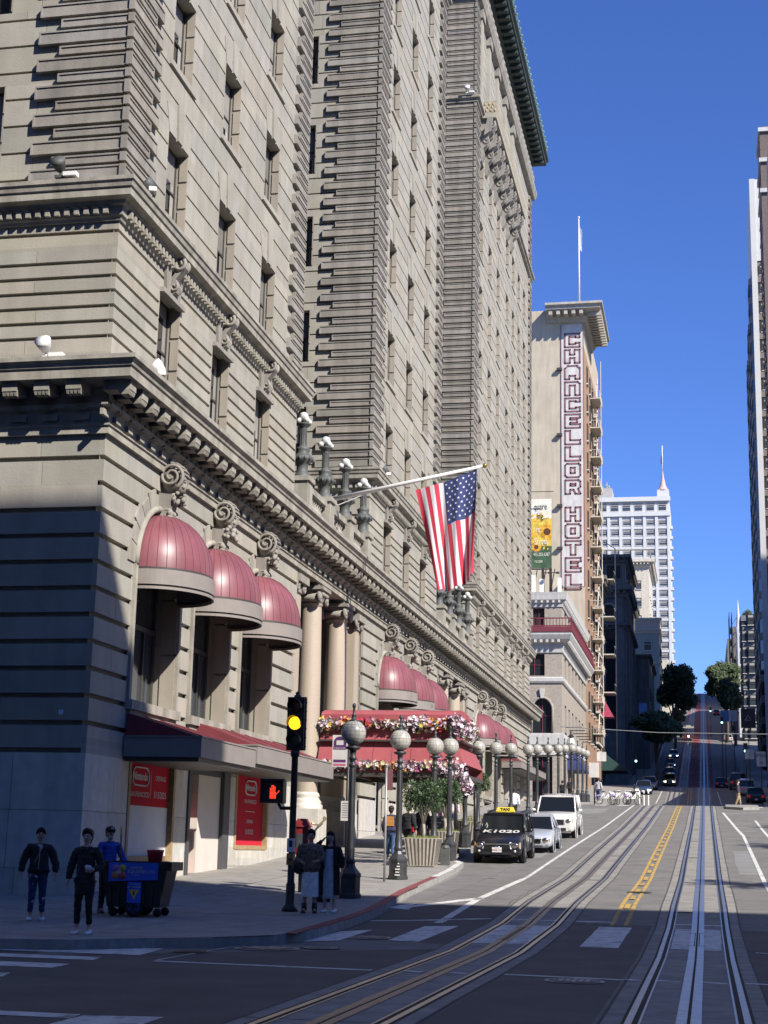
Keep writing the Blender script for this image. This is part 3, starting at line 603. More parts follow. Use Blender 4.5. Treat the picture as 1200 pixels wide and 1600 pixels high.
mb = MB()                                              # kerb stone top, with painted lengths
K = SW[4:14]
for i, (p, q) in enumerate(zip(K, K[1:])):
    m = 1 if i in (2, 3, 4) else (2 if i in (5, 6) else 0)
    gstrip(mb, [(p[0] - .09, p[1]), (q[0] - .09, q[1])], .18, .155, m)
gstrip(mb, [(-6.45, 24.2), (-6.43, 27.7), (-6.52, 31.6), (-6.72, 36.5)], .19, .16, 1)
struct(mb.build('kerb_paint', [KERB, RREDP, RWHITE]))
mb = MB()                                              # scored pavement joints
for k in range(14): gstrip(mb, [(-12.9, 33 + 6 * k), (-7.9 if k > 2 else -6.9, 33 + 6 * k)], .025, .154)
for x in (-10.5,): gstrip(mb, [(x, 32), (x, 112)], .02, .154)
gstrip(mb, [(-16, 27.5), (-7.2, 28.2)], .03, .154); gstrip(mb, [(-11.6, 21), (-10.4, 31)], .03, .154, 1); gstrip(mb, [(-9.3, 21.6), (-9.0, 27.8)], .03, .154, 1)
struct(mb.build('pavement_joint', [mat('joint dark', (.08, .078, .074), .9), mat('joint pale', (.34, .33, .32), .9)]))
for cx, main in ((-.2, STEEL), (-3.32, RUST)):
    mb = MB(); bedc = [(cx, -30), (cx, 700)]
    gstrip(mb, bedc, 1.55, .004, 0)
    for s in (-1, 1):
        pts_ = [(cx + s * (.785 + rnd.uniform(-.012, .012)), -30 + 3.3 * k) for k in range(60)]; gstrip(mb, pts_, .03, .006, 1)
    y = 8.0
    while y < 108: gpoly(mb, [(cx - .77, y), (cx + .77, y), (cx + .77, y + .03), (cx - .77, y + .03)], .006, 1); y += rnd.uniform(4.5, 7.5)
    struct(mb.build('track_bed', [BED, mat('seam dark', (.06, .058, .055), .9)]))
    mb = MB()
    for s in (-1, 1):
        gstrip(mb, [(cx + s * .535, -30), (cx + s * .535, 700)], .065, .010, 0)
        gstrip(mb, [(cx + s * .475, -30), (cx + s * .475, 700)], .05, .008, 1)
        gstrip(mb, [(cx + s * .436, -30), (cx + s * .436, 700)], .022, .010, 0)
        gstrip(mb, [(cx + s * .585, -30), (cx + s * .585, 700)], .03, .008, 1)
    struct(mb.build('rails', [STEEL, GAP]))
    mb = MB()
    for s in (-1, 1): gstrip(mb, [(cx + s * .066, -30), (cx + s * .066, 700)], .10, .011, 0)
    gstrip(mb, [(cx, -30), (cx, 700)], .03, .009, 1)
    for y in (26.2, 28.9): gpoly(mb, [(cx - .15, y), (cx + .15, y), (cx + .15, y + .05), (cx - .15, y + .05)], .013, 1)
    gpoly(mb, [(cx - .045, 26.2), (cx - .03, 26.2), (cx - .03, 29), (cx - .045, 29)], .013, 1); gpoly(mb, [(cx + .03, 26.2), (cx + .045, 26.2), (cx + .045, 29), (cx + .03, 29)], .013, 1)
    struct(mb.build('cable_slot', [main, GAP]))
    mb = MB(); y = 33.0
    while y < 104: gpoly(mb, [(cx + .13, y), (cx + .43, y), (cx + .43, y + .22), (cx + .13, y + .22)] if cx < -1 else [(cx - .42, y), (cx - .13, y), (cx - .13, y + .22), (cx - .42, y + .22)], .008, 0); y += 10.3
    struct(mb.build('track_hatch', GAP))
def ragged(P, dz, mb, m=0, n=7, j=.05):
    out = []
    for p, q in zip(P, P[1:] + P[:1]):
        for k in range(n): f = k / n; out.append((p[0] + (q[0] - p[0]) * f + rnd.uniform(-j, j) * (k > 0), p[1] + (q[1] - p[1]) * f + rnd.uniform(-j, j) * (k > 0)))
    gpoly(mb, out, dz, m)
mb = MB()
for P in ([(-3.9, 25.4), (-3.9, 29.5), (-2.82, 29.7), (-2.8, 25.6)], [(-2.02, 25.4), (-2.0, 29.8), (-1.4, 29.85), (-1.41, 25.4)], [(-.6, 25.6), (-.6, 29.9), (.21, 30.0), (.19, 25.5)], [(-5.12, 25.4), (-5.09, 28.6), (-4.5, 28.9), (-4.6, 25.3)], [(-6.35, 24.6), (-6.25, 26.8), (-5.8, 27.4), (-5.85, 25.0)],
          [(1.3, 25.5), (1.3, 30), (2.1, 30), (2.1, 25.5)], [(2.9, 25.5), (2.9, 30), (3.7, 30), (3.7, 25.5)],
          [(-14, 22.9), (-10.6, 23.1), (-7.9, 23.6), (-7.85, 23.2), (-9.4, 22.45), (-14, 22.3)][::1], [(-14, 20.5), (-7.61, 20.65), (-7.77, 22.1), (-14, 21.9)], [(-14, 19.5), (-7.82, 19.5), (-7.92, 20.05), (-14, 20.05)], [(-14, 18.1), (-7.78, 18.1), (-7.82, 18.75), (-14, 18.8)], [(-14, 16.7), (-7.76, 16.7), (-7.9, 17.2), (-14, 17.2)],
          [(-12, 12.95), (-5.43, 13.1), (-5.47, 13.42), (-12, 13.35)], [(-5.4, 9.5), (-5.42, 13.35), (-4.72, 13.5), (-4.6, 9.5)], [(-7.6, 9.5), (-7.6, 12.9), (-6.8, 12.9), (-6.8, 9.5)]):
    ragged(P, .0075, mb, 0, 7, .0078)
for a, b in ((-6.3, -4.15), (-3.85, -3.42), (-3.2, -2.75), (-2.5, -1.83), (-.7, -.3), (-.1, .3)):
    gstrip(mb, [(a, 30.7 + (.0 if a > -4.5 else -1.2)), (b, 30.75)], .16, .0078)
for a, b in ((-7.08, -4.15), (-3.82, -3.5), (-3.17, -2.9), (-2.5, -1.02), (-.98, -.86), (-.66, -.37), (-.11, .19), (.42, 3.5)): gstrip(mb, [(a, 19.75), (b, 19.6)], .16, .0078)
gstrip(mb, [(-7.0, 24.2), (-7.1, 19.9)], .04, .0078); gstrip(mb, [(.7, 25.4), (1.2, 25.3)], .1, .0078)
gstrip(mb, [(-5.0, 29.5), (-5.0, 33.0), (-4.93, 43)], .17, .0078); gstrip(mb, [(-4.93, 43), (-4.86, 60), (-4.55, 104)], .11, .0078)
gpoly(mb, [(-5.0, 35.3), (-4.87, 34.8), (-6.05, 32.5), (-6.02, 31.95), (-6.6, 32.3), (-6.14, 33.4), (-6.12, 32.9)], .0078)
gstrip(mb, [(.95, 93), (1.54, 69)], .14, .0078); gstrip(mb, [(1.54, 69), (1.5, 31)], .12, .0078)
gstrip(mb, [(1.0, 92), (3.0, 94), (4.5, 94)], .14, .0078); gstrip(mb, [(2.5, 84), (2.6, 62)], .12, .0078)
for y in (80, 76.5, 73): gstrip(mb, [(1.25, y), (2.2, y + .4)], .12, .0078)
gstrip(mb, [(-4.9, 158), (-4.75, 176)], .1, .0078); gstrip(mb, [(1.6, 150), (1.25, 176)], .1, .0078)
for y0, y1 in ((101.2, 103.6),): 
    for x in (-7, -5.6, 1.4, 2.8, 4.2): gpoly(mb, [(x, y0), (x + .7, y0), (x + .7, y1), (x, y1)], .0078)
lane_w = MB()
for k in range(6):
    y = 243 + 17 * k
    for x in (-4.1, -3.7, -2.9, -2.3, -1.2, -.7, .1, .5): ragged([(x, y), (x + .22, y), (x + .22, y + 1.0), (x, y + 1.0)], .03, lane_w, 0, 2, .0)
struct(mb.build('road_marking', RWHITE)); struct(lane_w.build('lane_lettering', mat('worn lane paint', (.36, .28, .28), .8, var=.3, scale=3)))
mb = MB()
y = 30.2
for s in (-.13, .13): gstrip(mb, [(-1.66 + s, 30.2), (-1.68 + s, 34.7), (-1.68 + s, 180)], .085, .0078)
y = 33.5
while y < 103:
    gpoly(mb, [(-1.74, y), (-1.62, y), (-1.62, y + 1.1), (-1.74, y + 1.1)], .0175); y += 2.6
struct(mb.build('centre_line', worn('worn road paint yellow', (.50, .31, .055), (.15, .14, .125), .47, .66, 4)))
mb = MB(); gpoly(mb, [(-4.4, 236), (1.1, 236), (1.1, 345), (-4.4, 345)], .003); gpoly(mb, [(-4.4, 363), (1.1, 363), (1.1, 600), (-4.4, 600)], .003); struct(mb.build('red_lane', REDL))
def manhole(x, y, r, m, label):
    mb = MB(); n = 28
    gp = lambda rr, dz, mm: mb.poly([(x + rr * math.cos(6.2832 * i / n), y + rr * math.sin(6.2832 * i / n), g(y + rr * math.sin(6.2832 * i / n)) + dz) for i in range(n)], mm)
    gp(r, .012, 0); gp(r * .86, .016, 1)
    for i in range(-3, 4):
        for j in range(-3, 4):
            if i * i + j * j < 10: s = r * .085; cx, cy = x + i * r * .22, y + j * r * .22; mb.poly([(cx - s, cy - s, g(cy) + .021), (cx + s, cy - s, g(cy) + .021), (cx + s, cy + s, g(cy) + .021), (cx - s, cy + s, g(cy) + .021)], 0)
    o = mb.build('manhole_cover', m); tag(o, label, 'manhole cover')
MHP = [mat('worn iron', (.42, .39, .34), .6, metal=.1, var=.3, scale=12), mat('dark iron', (.07, .066, .06), .6, metal=.4, var=.3, scale=12)]
manhole(-1.58, 19.12, .36, MHP, 'pale patterned manhole cover between the two tracks'); manhole(-6.45, 22.9, .5, MHP, 'wide worn manhole cover in the shaded road by the kerb corner')
manhole(-5.5, 25.75, .36, MHP, 'manhole cover beside the crosswalk stripe below the kerb'); manhole(-1.62, 38.6, .3, [MHP[1], MHP[1]], 'black manhole cover on the yellow centre line')
manhole(-8.7, 30.7, .26, MHP, 'round cover in the shaded pavement left of the traffic signal'); manhole(-5.75, 23.4, .3, [MHP[1], MHP[0]], 'dark manhole cover just right of the wide worn one')
manhole(-7.2, 21.6, .26, [MHP[1], MHP[1]], 'small dark cover in the road below the wide worn one')

mb = MB()                                              # tar seams, cracks and patched trenches in the asphalt
def crack(x, y, dx, n, wd):
    P = [(x, y)]
    for i in range(n): x += dx * rnd.uniform(.6, 1.3); y += rnd.uniform(-.12, .12) if abs(dx) > .01 else rnd.uniform(.6, 1.2); P.append((x + (rnd.uniform(-.05, .05)), y))
    gstrip(mb, P, wd, .0045)
for x, y, dx, n, w_ in ((-6.9, 40, .25, 8, .02), (-4.0, 52, .3, 5, .02), (.8, 43, .3, 8, .025), (-6.8, 62, .28, 7, .025), (.9, 57, .3, 9, .025), (-2.5, 46, .1, 8, .02), (-2.5, 60, .1, 8, .02), (.8, 78, .3, 8, .03), (-7.5, 80, .3, 9, .03), (-2.45, 74, .1, 8, .025), (-8, 92, .3, 9, .03), (-4.2, 32, .0, 12, .02), (-5.9, 34, 0, 14, .0078), (2.2, 31, 0, 30, .02), (-2.5, 24, .1, 14, .0078), (-4.2, 20.6, -.25, 10, .015), (-4.3, 15.5, -.3, 9, .015), (-.95, 17, -.12, 12, .014), (-7.9, 47, 0, 60, .03)): crack(x, y, dx, n, w_)
struct(mb.build('asphalt_seam', mat('seam dark', (.06, .058, .055), .9)))
mb = MB()
for P in ([(-7.9, 88), (-5.8, 90), (-5.8, 97), (-7.9, 95)], [(-6.6, 52), (-5.4, 52), (-5.4, 60), (-6.6, 60)], [(.9, 47), (1.45, 47), (1.45, 58), (.9, 58)], [(-7.2, 31.5), (-6.45, 33.4), (-6.9, 44), (-7.1, 46)]): ragged(P, .003, mb, 0, 5, .04)
struct(mb.build('road_patch', mat('pale patch', (.21, .205, .195), .85, var=.15, scale=1.5)))

mb = MB()                                              # oil drips along the lanes and gum on the pavement
for _ in range(20):
    x, y = rnd.choice(((-5.9, .5), (-6.6, .4), (-3.3, .3), (-.2, .3), (2.4, .6), (-1.7, .3))); x = x + rnd.gauss(0, y); y = rnd.uniform(10, 104); r = rnd.uniform(.05, .16); n = 15
    gpoly(mb, [(x + r * rnd.uniform(.5, 1.1) * math.cos(6.283 * i / n), y + r * 2.2 * rnd.uniform(.5, 1.1) * math.sin(6.283 * i / n)) for i in range(n)], .0062)
for _ in range(160):
    x, y, r = rnd.uniform(-12.6, -7.2), rnd.uniform(22.5, 80), rnd.uniform(.012, .035); gpoly(mb, [(x + r * math.cos(1.05 * i), y + r * math.sin(1.05 * i)) for i in range(6)], .156)
struct(mb.build('road_stain', mat('oil stain', (.075, .072, .07), .7, var=.3, scale=6)))
# ------------------------------------------------------------ buildings and trees up the hill
BEIGE = mat('beige stucco', (.50, .43, .32), .85, var=.08, scale=.6, stain=.12); CREAM = mat('cream trim', (.58, .53, .43), .75, var=.1, scale=2, stain=.12)
BRICKT = mat('tan brick', (.35, .305, .255), .85, var=.16, scale=6, bump=.2, bscale=30); BRICKR = mat('brown brick', (.32, .20, .13), .85, var=.2, scale=5)
WHITES = mat('white stone trim', (.56, .545, .51), .7, var=.08, scale=2, stain=.15); MAROON = mat('maroon paint', (.17, .03, .045), .6)
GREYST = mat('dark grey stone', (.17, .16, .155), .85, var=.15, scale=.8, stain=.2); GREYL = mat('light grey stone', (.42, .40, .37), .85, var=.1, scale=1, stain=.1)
TWHITE = mat('white concrete', (.58, .58, .575), .7, var=.04, scale=.5); PINKB = mat('pink grey render', (.45, .33, .28), .85, var=.1); GREENG = mat('grey green render', (.36, .37, .31), .85, var=.08)
BROWND = mat('brown tower cladding', (.20, .165, .14), .7, var=.12, scale=.6); BLUEG = mat('blue grey render', (.17, .185, .22), .8, var=.1)
def sash(w, h, frame=FRAME, proud=.12):
    mb = MB(); f = max(.06, w * .06)
    for a, b, c, d in ((-w/2, -w/2 + f, 0, h), (w/2 - f, w/2, 0, h), (-w/2 + f, w/2 - f, h - f, h), (-w/2 + f, w/2 - f, 0, f), (-w/2 + f, w/2 - f, h * .5 - f/2, h * .5 + f/2)): mb.box(a, b, -.02, proud, c, d, 0)
    mb.box(-w/2 + f, w/2 - f, -.02, .02, f, h - f, 1); mb.box(-w/2 + f, w/2 - f, .021, .023, h * .7, h - f, 2)
    mb.box(-w/2 - .1, w/2 + .1, -.02, proud + .12, -.14, 0, 3)
    o = mb.build('window', [frame, GLASSB, mat('window blind', (.35, .33, .29), .8), WHITES]); COL.objects.unlink(o); return o
RW_ = 0.0
def putw(src, par, spots):     # spots (x,y,z,rz)
    for x, y, z, rz in spots: put_window(src, par, (x, y, z), rz)
def BD(name, label): return empty(name, (0, 0, 0), label, 'building')
# --- hotel tower with the painted vertical sign
b = BD('sign_hotel', 'beige slab hotel with tall painted vertical sign and a big bracketed cornice')
Y0 = 174.0; mb = MB(); mb.box(-45, -13, Y0, 200, -2, 64.6, 0, skip=(5,)); mb.box(-13.01, -12.96, Y0 + .1, 200, 5, 60, 1)
mb.build('wall', [BEIGE, BRICKR], b)
mb = MB(); P3 = [(-17.3, Y0), (-13, Y0), (-13, 186)]
mb.sweep(P3, [(0, 62.9), (.25, 62.95), (.35, 63.2), (.4, 63.35), (.6, 63.5), (.7, 63.7), (1.0, 63.85), (2.1, 64.0), (2.1, 64.35), (2.4, 64.45), (2.4, 64.72), (0, 65.0)], 0)
for k in range(13): y = Y0 - 1 + .95 * k; mb.box(-12.4, -10.8, y, y + .42, 63.4, 63.98, 0)
for k in range(5): x = -16.9 + .9 * k; mb.box(x, x + .42, Y0 - 1.95, Y0 - .6, 63.4, 63.98, 0)
mb.build('cornice', [mat('grey cream trim', (.44, .41, .35), .75, var=.1, scale=2, stain=.15)], b)
mb = MB(); SGW = mat('sign white', (.60, .57, .53), .8, var=.1, scale=1.5, stain=.15); SGR = mat('sign maroon', (.24, .105, .11), .8, var=.15)
mb.box(-15.65, -12.98, Y0 - .06, Y0 - .01, 31.2, 62.7, 0)
for x in (-15.66, -13.05): mb.box(x, x + .08, Y0 - .08, Y0 - .06, 31.2, 62.7, 1)
GL = {'C': [[(1, 1), (1, .72), (.72, .72), (.72, .78), (.3, .78), (.3, .22), (.72, .22), (.72, .3), (1, .3), (1, 0), (0, 0), (0, 1)]],
 'H': [[(0, 0), (.34, 0), (.34, .38), (.66, .38), (.66, 0), (1, 0), (1, 1), (.66, 1), (.66, .64), (.34, .64), (.34, 1), (0, 1)]],
 'A': [[(0, 0), (.3, 0), (.3, .25), (.7, .25), (.7, 0), (1, 0), (1, .8), (.8, 1), (.2, 1), (0, .8)]],
 'N': [[(0, 0), (.32, 0), (.32, .74), (.68, .74), (.68, 0), (1, 0), (1, .85), (.85, 1), (0, 1)]],
 'E': [[(0, 0), (1, 0), (1, .26), (.34, .26), (.34, .38), (.8, .38), (.8, .62), (.34, .62), (.34, .74), (1, .74), (1, 1), (0, 1)]],
 'L': [[(0, 0), (1, 0), (1, .3), (.34, .3), (.34, 1), (0, 1)]], 'O': [[(.12, 0), (.88, 0), (1, .12), (1, .88), (.88, 1), (.12, 1), (0, .88), (0, .12)], [(.36, .3), (.64, .3), (.64, .7), (.36, .7)]],
 'R': [[(0, 0), (.32, 0), (.32, .3), (.55, .3), (.68, 0), (1, 0), (.85, .38), (1, .5), (1, .88), (.88, 1), (0, 1)], [(.34, .6), (.68, .6), (.68, .74), (.34, .74)]],
 'T': [[(.34, 0), (.66, 0), (.66, .72), (1, .72), (1, 1), (0, 1), (0, .72), (.34, .72)]]}
zt = 61.9
for i, ch in enumerate('CHANCELLOR HOTEL'):
    if ch == ' ': zt -= 1.25; continue
    h = 1.62; zt0 = zt - 1.98
    for loop in GL[ch]:
        pts = [(-15.15 + 1.75 * a, Y0 - .09, zt0 + (h * bb)) for a, bb in loop]; pts.append(pts[0])
        for p, q in zip(pts, pts[1:]):
            d = (Vector(q) - Vector(p)); L = d.length; d /= L if L else 1; n = Vector((-d.z, 0, d.x)) * .08
            mb.obox((Vector(p) + Vector(q)) / 2, d * (L / 2 + .08), (0, .03, 0), n, 1)
    zt -= 1.98
mb.build('painted_sign', [SGW, SGR], b)
mb = MB()
for z in (57, 49, 40.5, 35.5, 31): mb.box(-16.1, -15.5, Y0 - .5, Y0, z, z + .3, 0)
mb.build('sign_lamp', [FRAME], b)
ww = sash(1.1, 2.1)
putw(ww, b, [(-12.95, y, z, RE) for y in (178.5, 183, 187.5, 192, 196.5) for z in [14 + 3.55 * k for k in range(13)]])
mb = MB()                                              # fire escape: balconies with rails and ladders
for k in range(12):
    z = 15.2 + 3.75 * k; mb.box(-12.95, -11.75, 184, 188.5, z, z + .12, 0)
    for y in (184, 188.5): mb.box(-12.95, -11.75, y - .03, y + .03, z + .95, z + 1.0, 0)
    mb.box(-11.8, -11.74, 184, 188.5, z + .95, z + 1.0, 0)
    for q in range(12): y = 184 + 4.5 * q / 11; mb.box(-11.79, -11.75, y - .02, y + .02, z, z + .95, 0)
    mb.tube([(-12.3, 184.6, z), (-12.3, 187.8, z + 3.7)], .07, 5, 0)
    mb.box(-12.95, -12.6, 190, 198, z - .7, z - .45, 1)
mb.tube([(-11.8, 186.5, 14), (-11.8, 186.5, 62)], .06, 5, 0)
mb.build('fire_escape', [CREAM, WHITES], b)
mb = MB(); mb.tube([(-13.6, 176, 65.9), (-13.6, 176, 77.0)], [.12, .05], 8, 0); mb.ball((-13.6, 176, 77.1), .14, 8, 6, 0); mb.poly([(-13.5, 176, 76), (-13.2, 175.9, 75.3), (-13.25, 176, 72.6), (-13.5, 176, 73)], 1)
tag(mb.build('roof_flagpole', [WHITEF, mat('limp white flag', (.6, .6, .62), .8)]), 'white flagpole with a limp flag on the roof of the slab hotel', 'flagpole')
# --- corner brick building with the arch
b = BD('brick_corner_building', 'tan brick corner building with white cornices, maroon balcony and arched corner window')
X1, Y0, Y1 = -13.0, 144.6, 173.9; mb = MB(); Msb = south(Y0)
def eb(u, v, o): return (X1 + o, u, v)
hs = [(-15.83, -13.87, 12.35, 15.6), (-16.6, -14.62, 17.72, 19.8), (-15.75, -14.62, 22.35, 24.15), (-20, -18, 12.35, 15), (-20, -18, 17.8, 19.8), (-15.8, -13.9, 5.6, 10.2), (-20.5, -16.4, 5.6, 10.2)]
he = [(147.5 + 4.2 * k, 149.5 + 4.2 * k, z, z + h) for k in range(6) for z, h in ((5.9, 4.2), (12.35, 2.9), (17.8, 2.0), (22.4, 1.8))]
for Mp, u0, u1, hh in ((Msb, -40, X1 - .4, hs), (eb, Y0, Y1, he)):
    brk = sorted(set([-2, 25.0] + [v for h in hh for v in h[2:4]]))
    for a, c in zip(brk, brk[1:]):
        for x, y in cutspan(u0, u1, [(h[0], h[1]) for h in hh if h[2] < (a + c) / 2 < h[3]]): fbox(mb, Mp, x, y, a, c, -.4, 0, 0)
    for h in hh: fbox(mb, Mp, h[0], h[1], h[2], h[3], -.4, -.34, 1); fbox(mb, Mp, (h[0] + h[1]) / 2 - .03, (h[0] + h[1]) / 2 + .03, h[2], h[3], -.34, -.26, 2); fbox(mb, Mp, h[0], h[1], h[3] - .5 * (h[3] - h[2]) - .025, h[3] - .5 * (h[3] - h[2]) + .025, -.34, -.27, 2)
mb.box(-40, X1 - .45, Y0 + .45, Y1, 24.6, 25.0, 0)
mb.build('wall', [BRICKT, GLASS, MAROON], b)
mb = MB(); P3 = [(-40, Y0), (X1, Y0), (X1, Y1)]
mb.sweep(P3, [(0, 17.0), (.14, 17.05), (.22, 17.2), (.22, 17.5), (0, 17.6)], 0); mb.sweep(P3, [(0, 19.85), (.12, 19.9), (.16, 20.3), (.2, 20.4), (.24, 20.75), (.8, 21.1), (1.0, 21.5), (1.05, 22.2), (0, 22.3)], 0)
mb.sweep(P3, [(0, 24.2), (.1, 24.25), (.14, 24.6), (.45, 24.9), (.5, 25.3), (.55, 25.6), (0, 25.7)], 0); mb.sweep(P3, [(0, 11.2), (.15, 11.3), (.2, 12.1), (.2, 12.3), (0, 12.35)], 0); mb.sweep(P3, [(0, 10.3), (.1, 10.35), (.1, 10.6), (0, 10.7)], 0)
for k in range(52): y = Y0 + .55 * k; mb.box(X1 + .26, X1 + .78, y, y + .24, 20.8, 21.08, 0); mb.box(X1 + .15, X1 + .42, y, y + .2, 24.62, 24.88, 0)
for k in range(18): x = X1 - .1 - .55 * k; mb.box(x - .24, x, Y0 - .78, Y0 - .26, 20.8, 21.08, 0); mb.box(x - .2, x, Y0 - .42, Y0 - .15, 24.62, 24.88, 0)
mb.build('cornice', [WHITES, MAROON], b)
mb = MB(); mb.sweep(P3, [(.84, 22.27), (.96, 22.27), (.96, 22.38), (.84, 22.38)], 0); mb.sweep(P3, [(.84, 23.0), (.96, 23.0), (.96, 23.1), (.84, 23.1)], 0); mb.sweep(P3, [(1.03, 21.75), (1.09, 21.75), (1.09, 22.22), (1.03, 22.22)], 0)
for k in range(100): y = Y0 - .9 + .3 * k; mb.box(X1 + .88, X1 + .92, y, y + .05, 22.37, 23.0, 0)
for k in range(40): x = X1 + .8 - .3 * k; mb.box(x - .05, x, Y0 - .92, Y0 - .88, 22.37, 23.0, 0)
mb.build('balcony_rail', [MAROON], b)
mb = MB(); pts = [(-14.85 - .98 * math.cos(math.pi * i / 16), Y0 - .02, 14.5 + .98 * math.sin(math.pi * i / 16) * 1.2) for i in range(17)]
mb.tube([(-15.83, Y0 - .02, 12.4)] + pts + [(-13.87, Y0 - .02, 12.4)], .11, 6, 2); [mb.poly([(-14.85 + s_ * 1.0, Y0 - .01, 15.75), (-14.85 + s_ * 1.0, Y0 - .01, 14.5)] + [(-14.85 + s_ * .98 * math.cos(math.pi * i / 16), Y0 - .01, 14.5 + .98 * 1.2 * math.sin(math.pi * i / 16)) for i in range(9)], 1) for s_ in (-1, 1)]; mb.hexa([(-14.97, Y0 - .2, 15.6), (-14.73, Y0 - .2, 15.6), (-14.73, Y0, 15.6), (-14.97, Y0, 15.6), (-15.1, Y0 - .25, 16.5), (-14.6, Y0 - .25, 16.5), (-14.6, Y0, 16.5), (-15.1, Y0, 16.5)], 0)
mb.build('arch_trim', [WHITES, BRICKT, BRICKT], b)
mb = MB()
for k in range(6): y = 149 + 4 * k; mb.box(X1, X1 + 1.5, y, y + .1, 13.2, 13.3, 0); mb.box(X1, X1 + 1.3, y + 1, y + 1.08, 10.2, 10.28, 0)
mb.build('banner_arm', [FRAME], b)
mb = MB(); mb.poly([(-18, Y0 + 1, 25.7), (X1 - 1, Y0 + 1, 25.7), (X1 - 1.6, Y0 + 8, 26.9), (-18, Y0 + 8, 26.9)], 0); mb.box(-40, X1 - .5, Y0 + .5, Y1, 25.02, 25.65, 1); mb.build('roof', [mat('terracotta', (.48, .2, .09), .8), GREYL], b)
# billboard on that roof
t = empty('billboard', (0, 0, 0), 'billboard with sunflowers and partly hidden lettering on a roof truss', 'billboard')
mb = MB(); YB = 156.0; mb.box(-21, -15.03, YB - .12, YB, 30.1, 37.4, 0)
BY = mat('billboard yellow', (.66, .46, .07), .6, var=.3, scale=1.2); BG = mat('billboard green', (.05, .10, .05), .6, var=.4, scale=1.5); BW = mat('billboard white', (.74, .73, .60), .6, var=.08); BO = mat('sunflower orange', (.66, .34, .03), .6, var=.3, scale=4); BB = mat('billboard black', (.02, .02, .02), .6)
f = YB - .125
mb.box(-21, -15.03, f - .003, f, 35.3, 37.4, 1); mb.box(-21, -15.03, f - .003, f, 32.4, 35.3, 2); mb.box(-21, -15.03, f - .003, f, 30.1, 32.4, 3)
r4 = random.Random(11)
for i in range(420):                                    # loose brush of petals and leaves where the colours meet
    z = r4.uniform(30.2, 36.4); x = r4.uniform(-20.9, -15.3); m = 3 if z < 31.9 + r4.uniform(-.6, .9) else (2 if z < 35.6 else 1)
    w_, h_ = r4.uniform(.1, .25), r4.uniform(.15, .45); mb.poly([(x, f - .006 - i * 1e-5, z), (x + w_, f - .006 - i * 1e-5, z + h_ * .4), (x + w_ * .6, f - .006 - i * 1e-5, z + h_), (x - .05, f - .006 - i * 1e-5, z + h_ * .6)], m, (r4.uniform(.7, 1.35), r4.uniform(.7, 1.3), r4.uniform(.5, 1.2)))
for cx, cz, r in ((-15.5, 33.9, .95), (-16.6, 32.3, .55), (-17.6, 33.4, .8), (-19, 33.6, .9)):
    for i in range(22):
        a = 6.283 * i / 22; d = Vector((math.cos(a), 0, math.sin(a))); n = Vector((-d.z, 0, d.x)); c = Vector((cx, f - .012 - .0005 * i, cz))
        P = [c + d * r * .35 - n * r * .1, c + d * r * .7 - n * r * .13, c + d * r, c + d * r * .7 + n * r * .13, c + d * r * .35 + n * r * .1]
        P = [Vector((min(p.x, -15.04), p.y, p.z)) for p in P]; mb.poly(P, 4, rt(.7, 1.3))
    mb.poly([(min(-15.04, cx + r * .4 * math.cos(.35 * i)), f - .026, cz + r * .4 * math.sin(.35 * i)) for i in range(18)], 5, rt())
tf = f - .034
for s, x, z, sz, m in (('quare', -15.5, 36.55, 1.0, 6), ('ing...', -15.5, 35.55, 1.0, 6), ('re', -16.2, 34.15, .95, 1), ('Street', -15.4, 32.85, .95, 1), ('415-203-6387', -15.22, 31.5, .5, 1), ('rs.com', -15.95, 30.8, .5, 1)): text_into(mb, s, (x, tf, z), (1, 0, 0), (0, 0, 1), sz, m, align='RIGHT', squeeze=.6)
mb.build('panel', [GREYST, BW, BY, BG, BO, mat('flower brown', (.10, .035, .01), .8), BB], t)
mb = MB()
for x in (-20, -18, -16, -15.2):
    mb.tube([(x, YB + .1, 25.6), (x, YB + .1, 37.2)], .1, 6, 0); mb.tube([(x, YB + 2.2, 25.6), (x, YB + .1, 35)], .08, 6, 0); mb.tube([(x, YB - .1, 29.6), (x + .9, YB - 1.6, 29.3)], .05, 5, 0); mb.box(x + .75, x + 1.1, YB - 1.75, YB - 1.5, 29.2, 29.4, 0)
for k in range(6): mb.tube([(-20 + .9 * k, YB, 25.7), (-19.2 + .9 * k, YB, 30)], .06, 5, 0)
mb.tube([(-21, YB, 30.0), (-15.03, YB, 30.0)], .08, 6, 0); mb.tube([(-19, YB - 1.3, 37.9), (-14.7, YB - 1.3, 37.9)], .04, 5, 0)
mb.box(-16.2, -15.75, YB - 1, YB - .7, 26.6, 28.8, 1); mb.box(-14.35, -13.95, YB - 1, YB - .7, 25.6, 28.9, 1); mb.box(-17.0, -16.6, YB - 1, YB - .7, 26.9, 29.2, 1)
mb.build('truss', [FRAME, WHITEF], t)
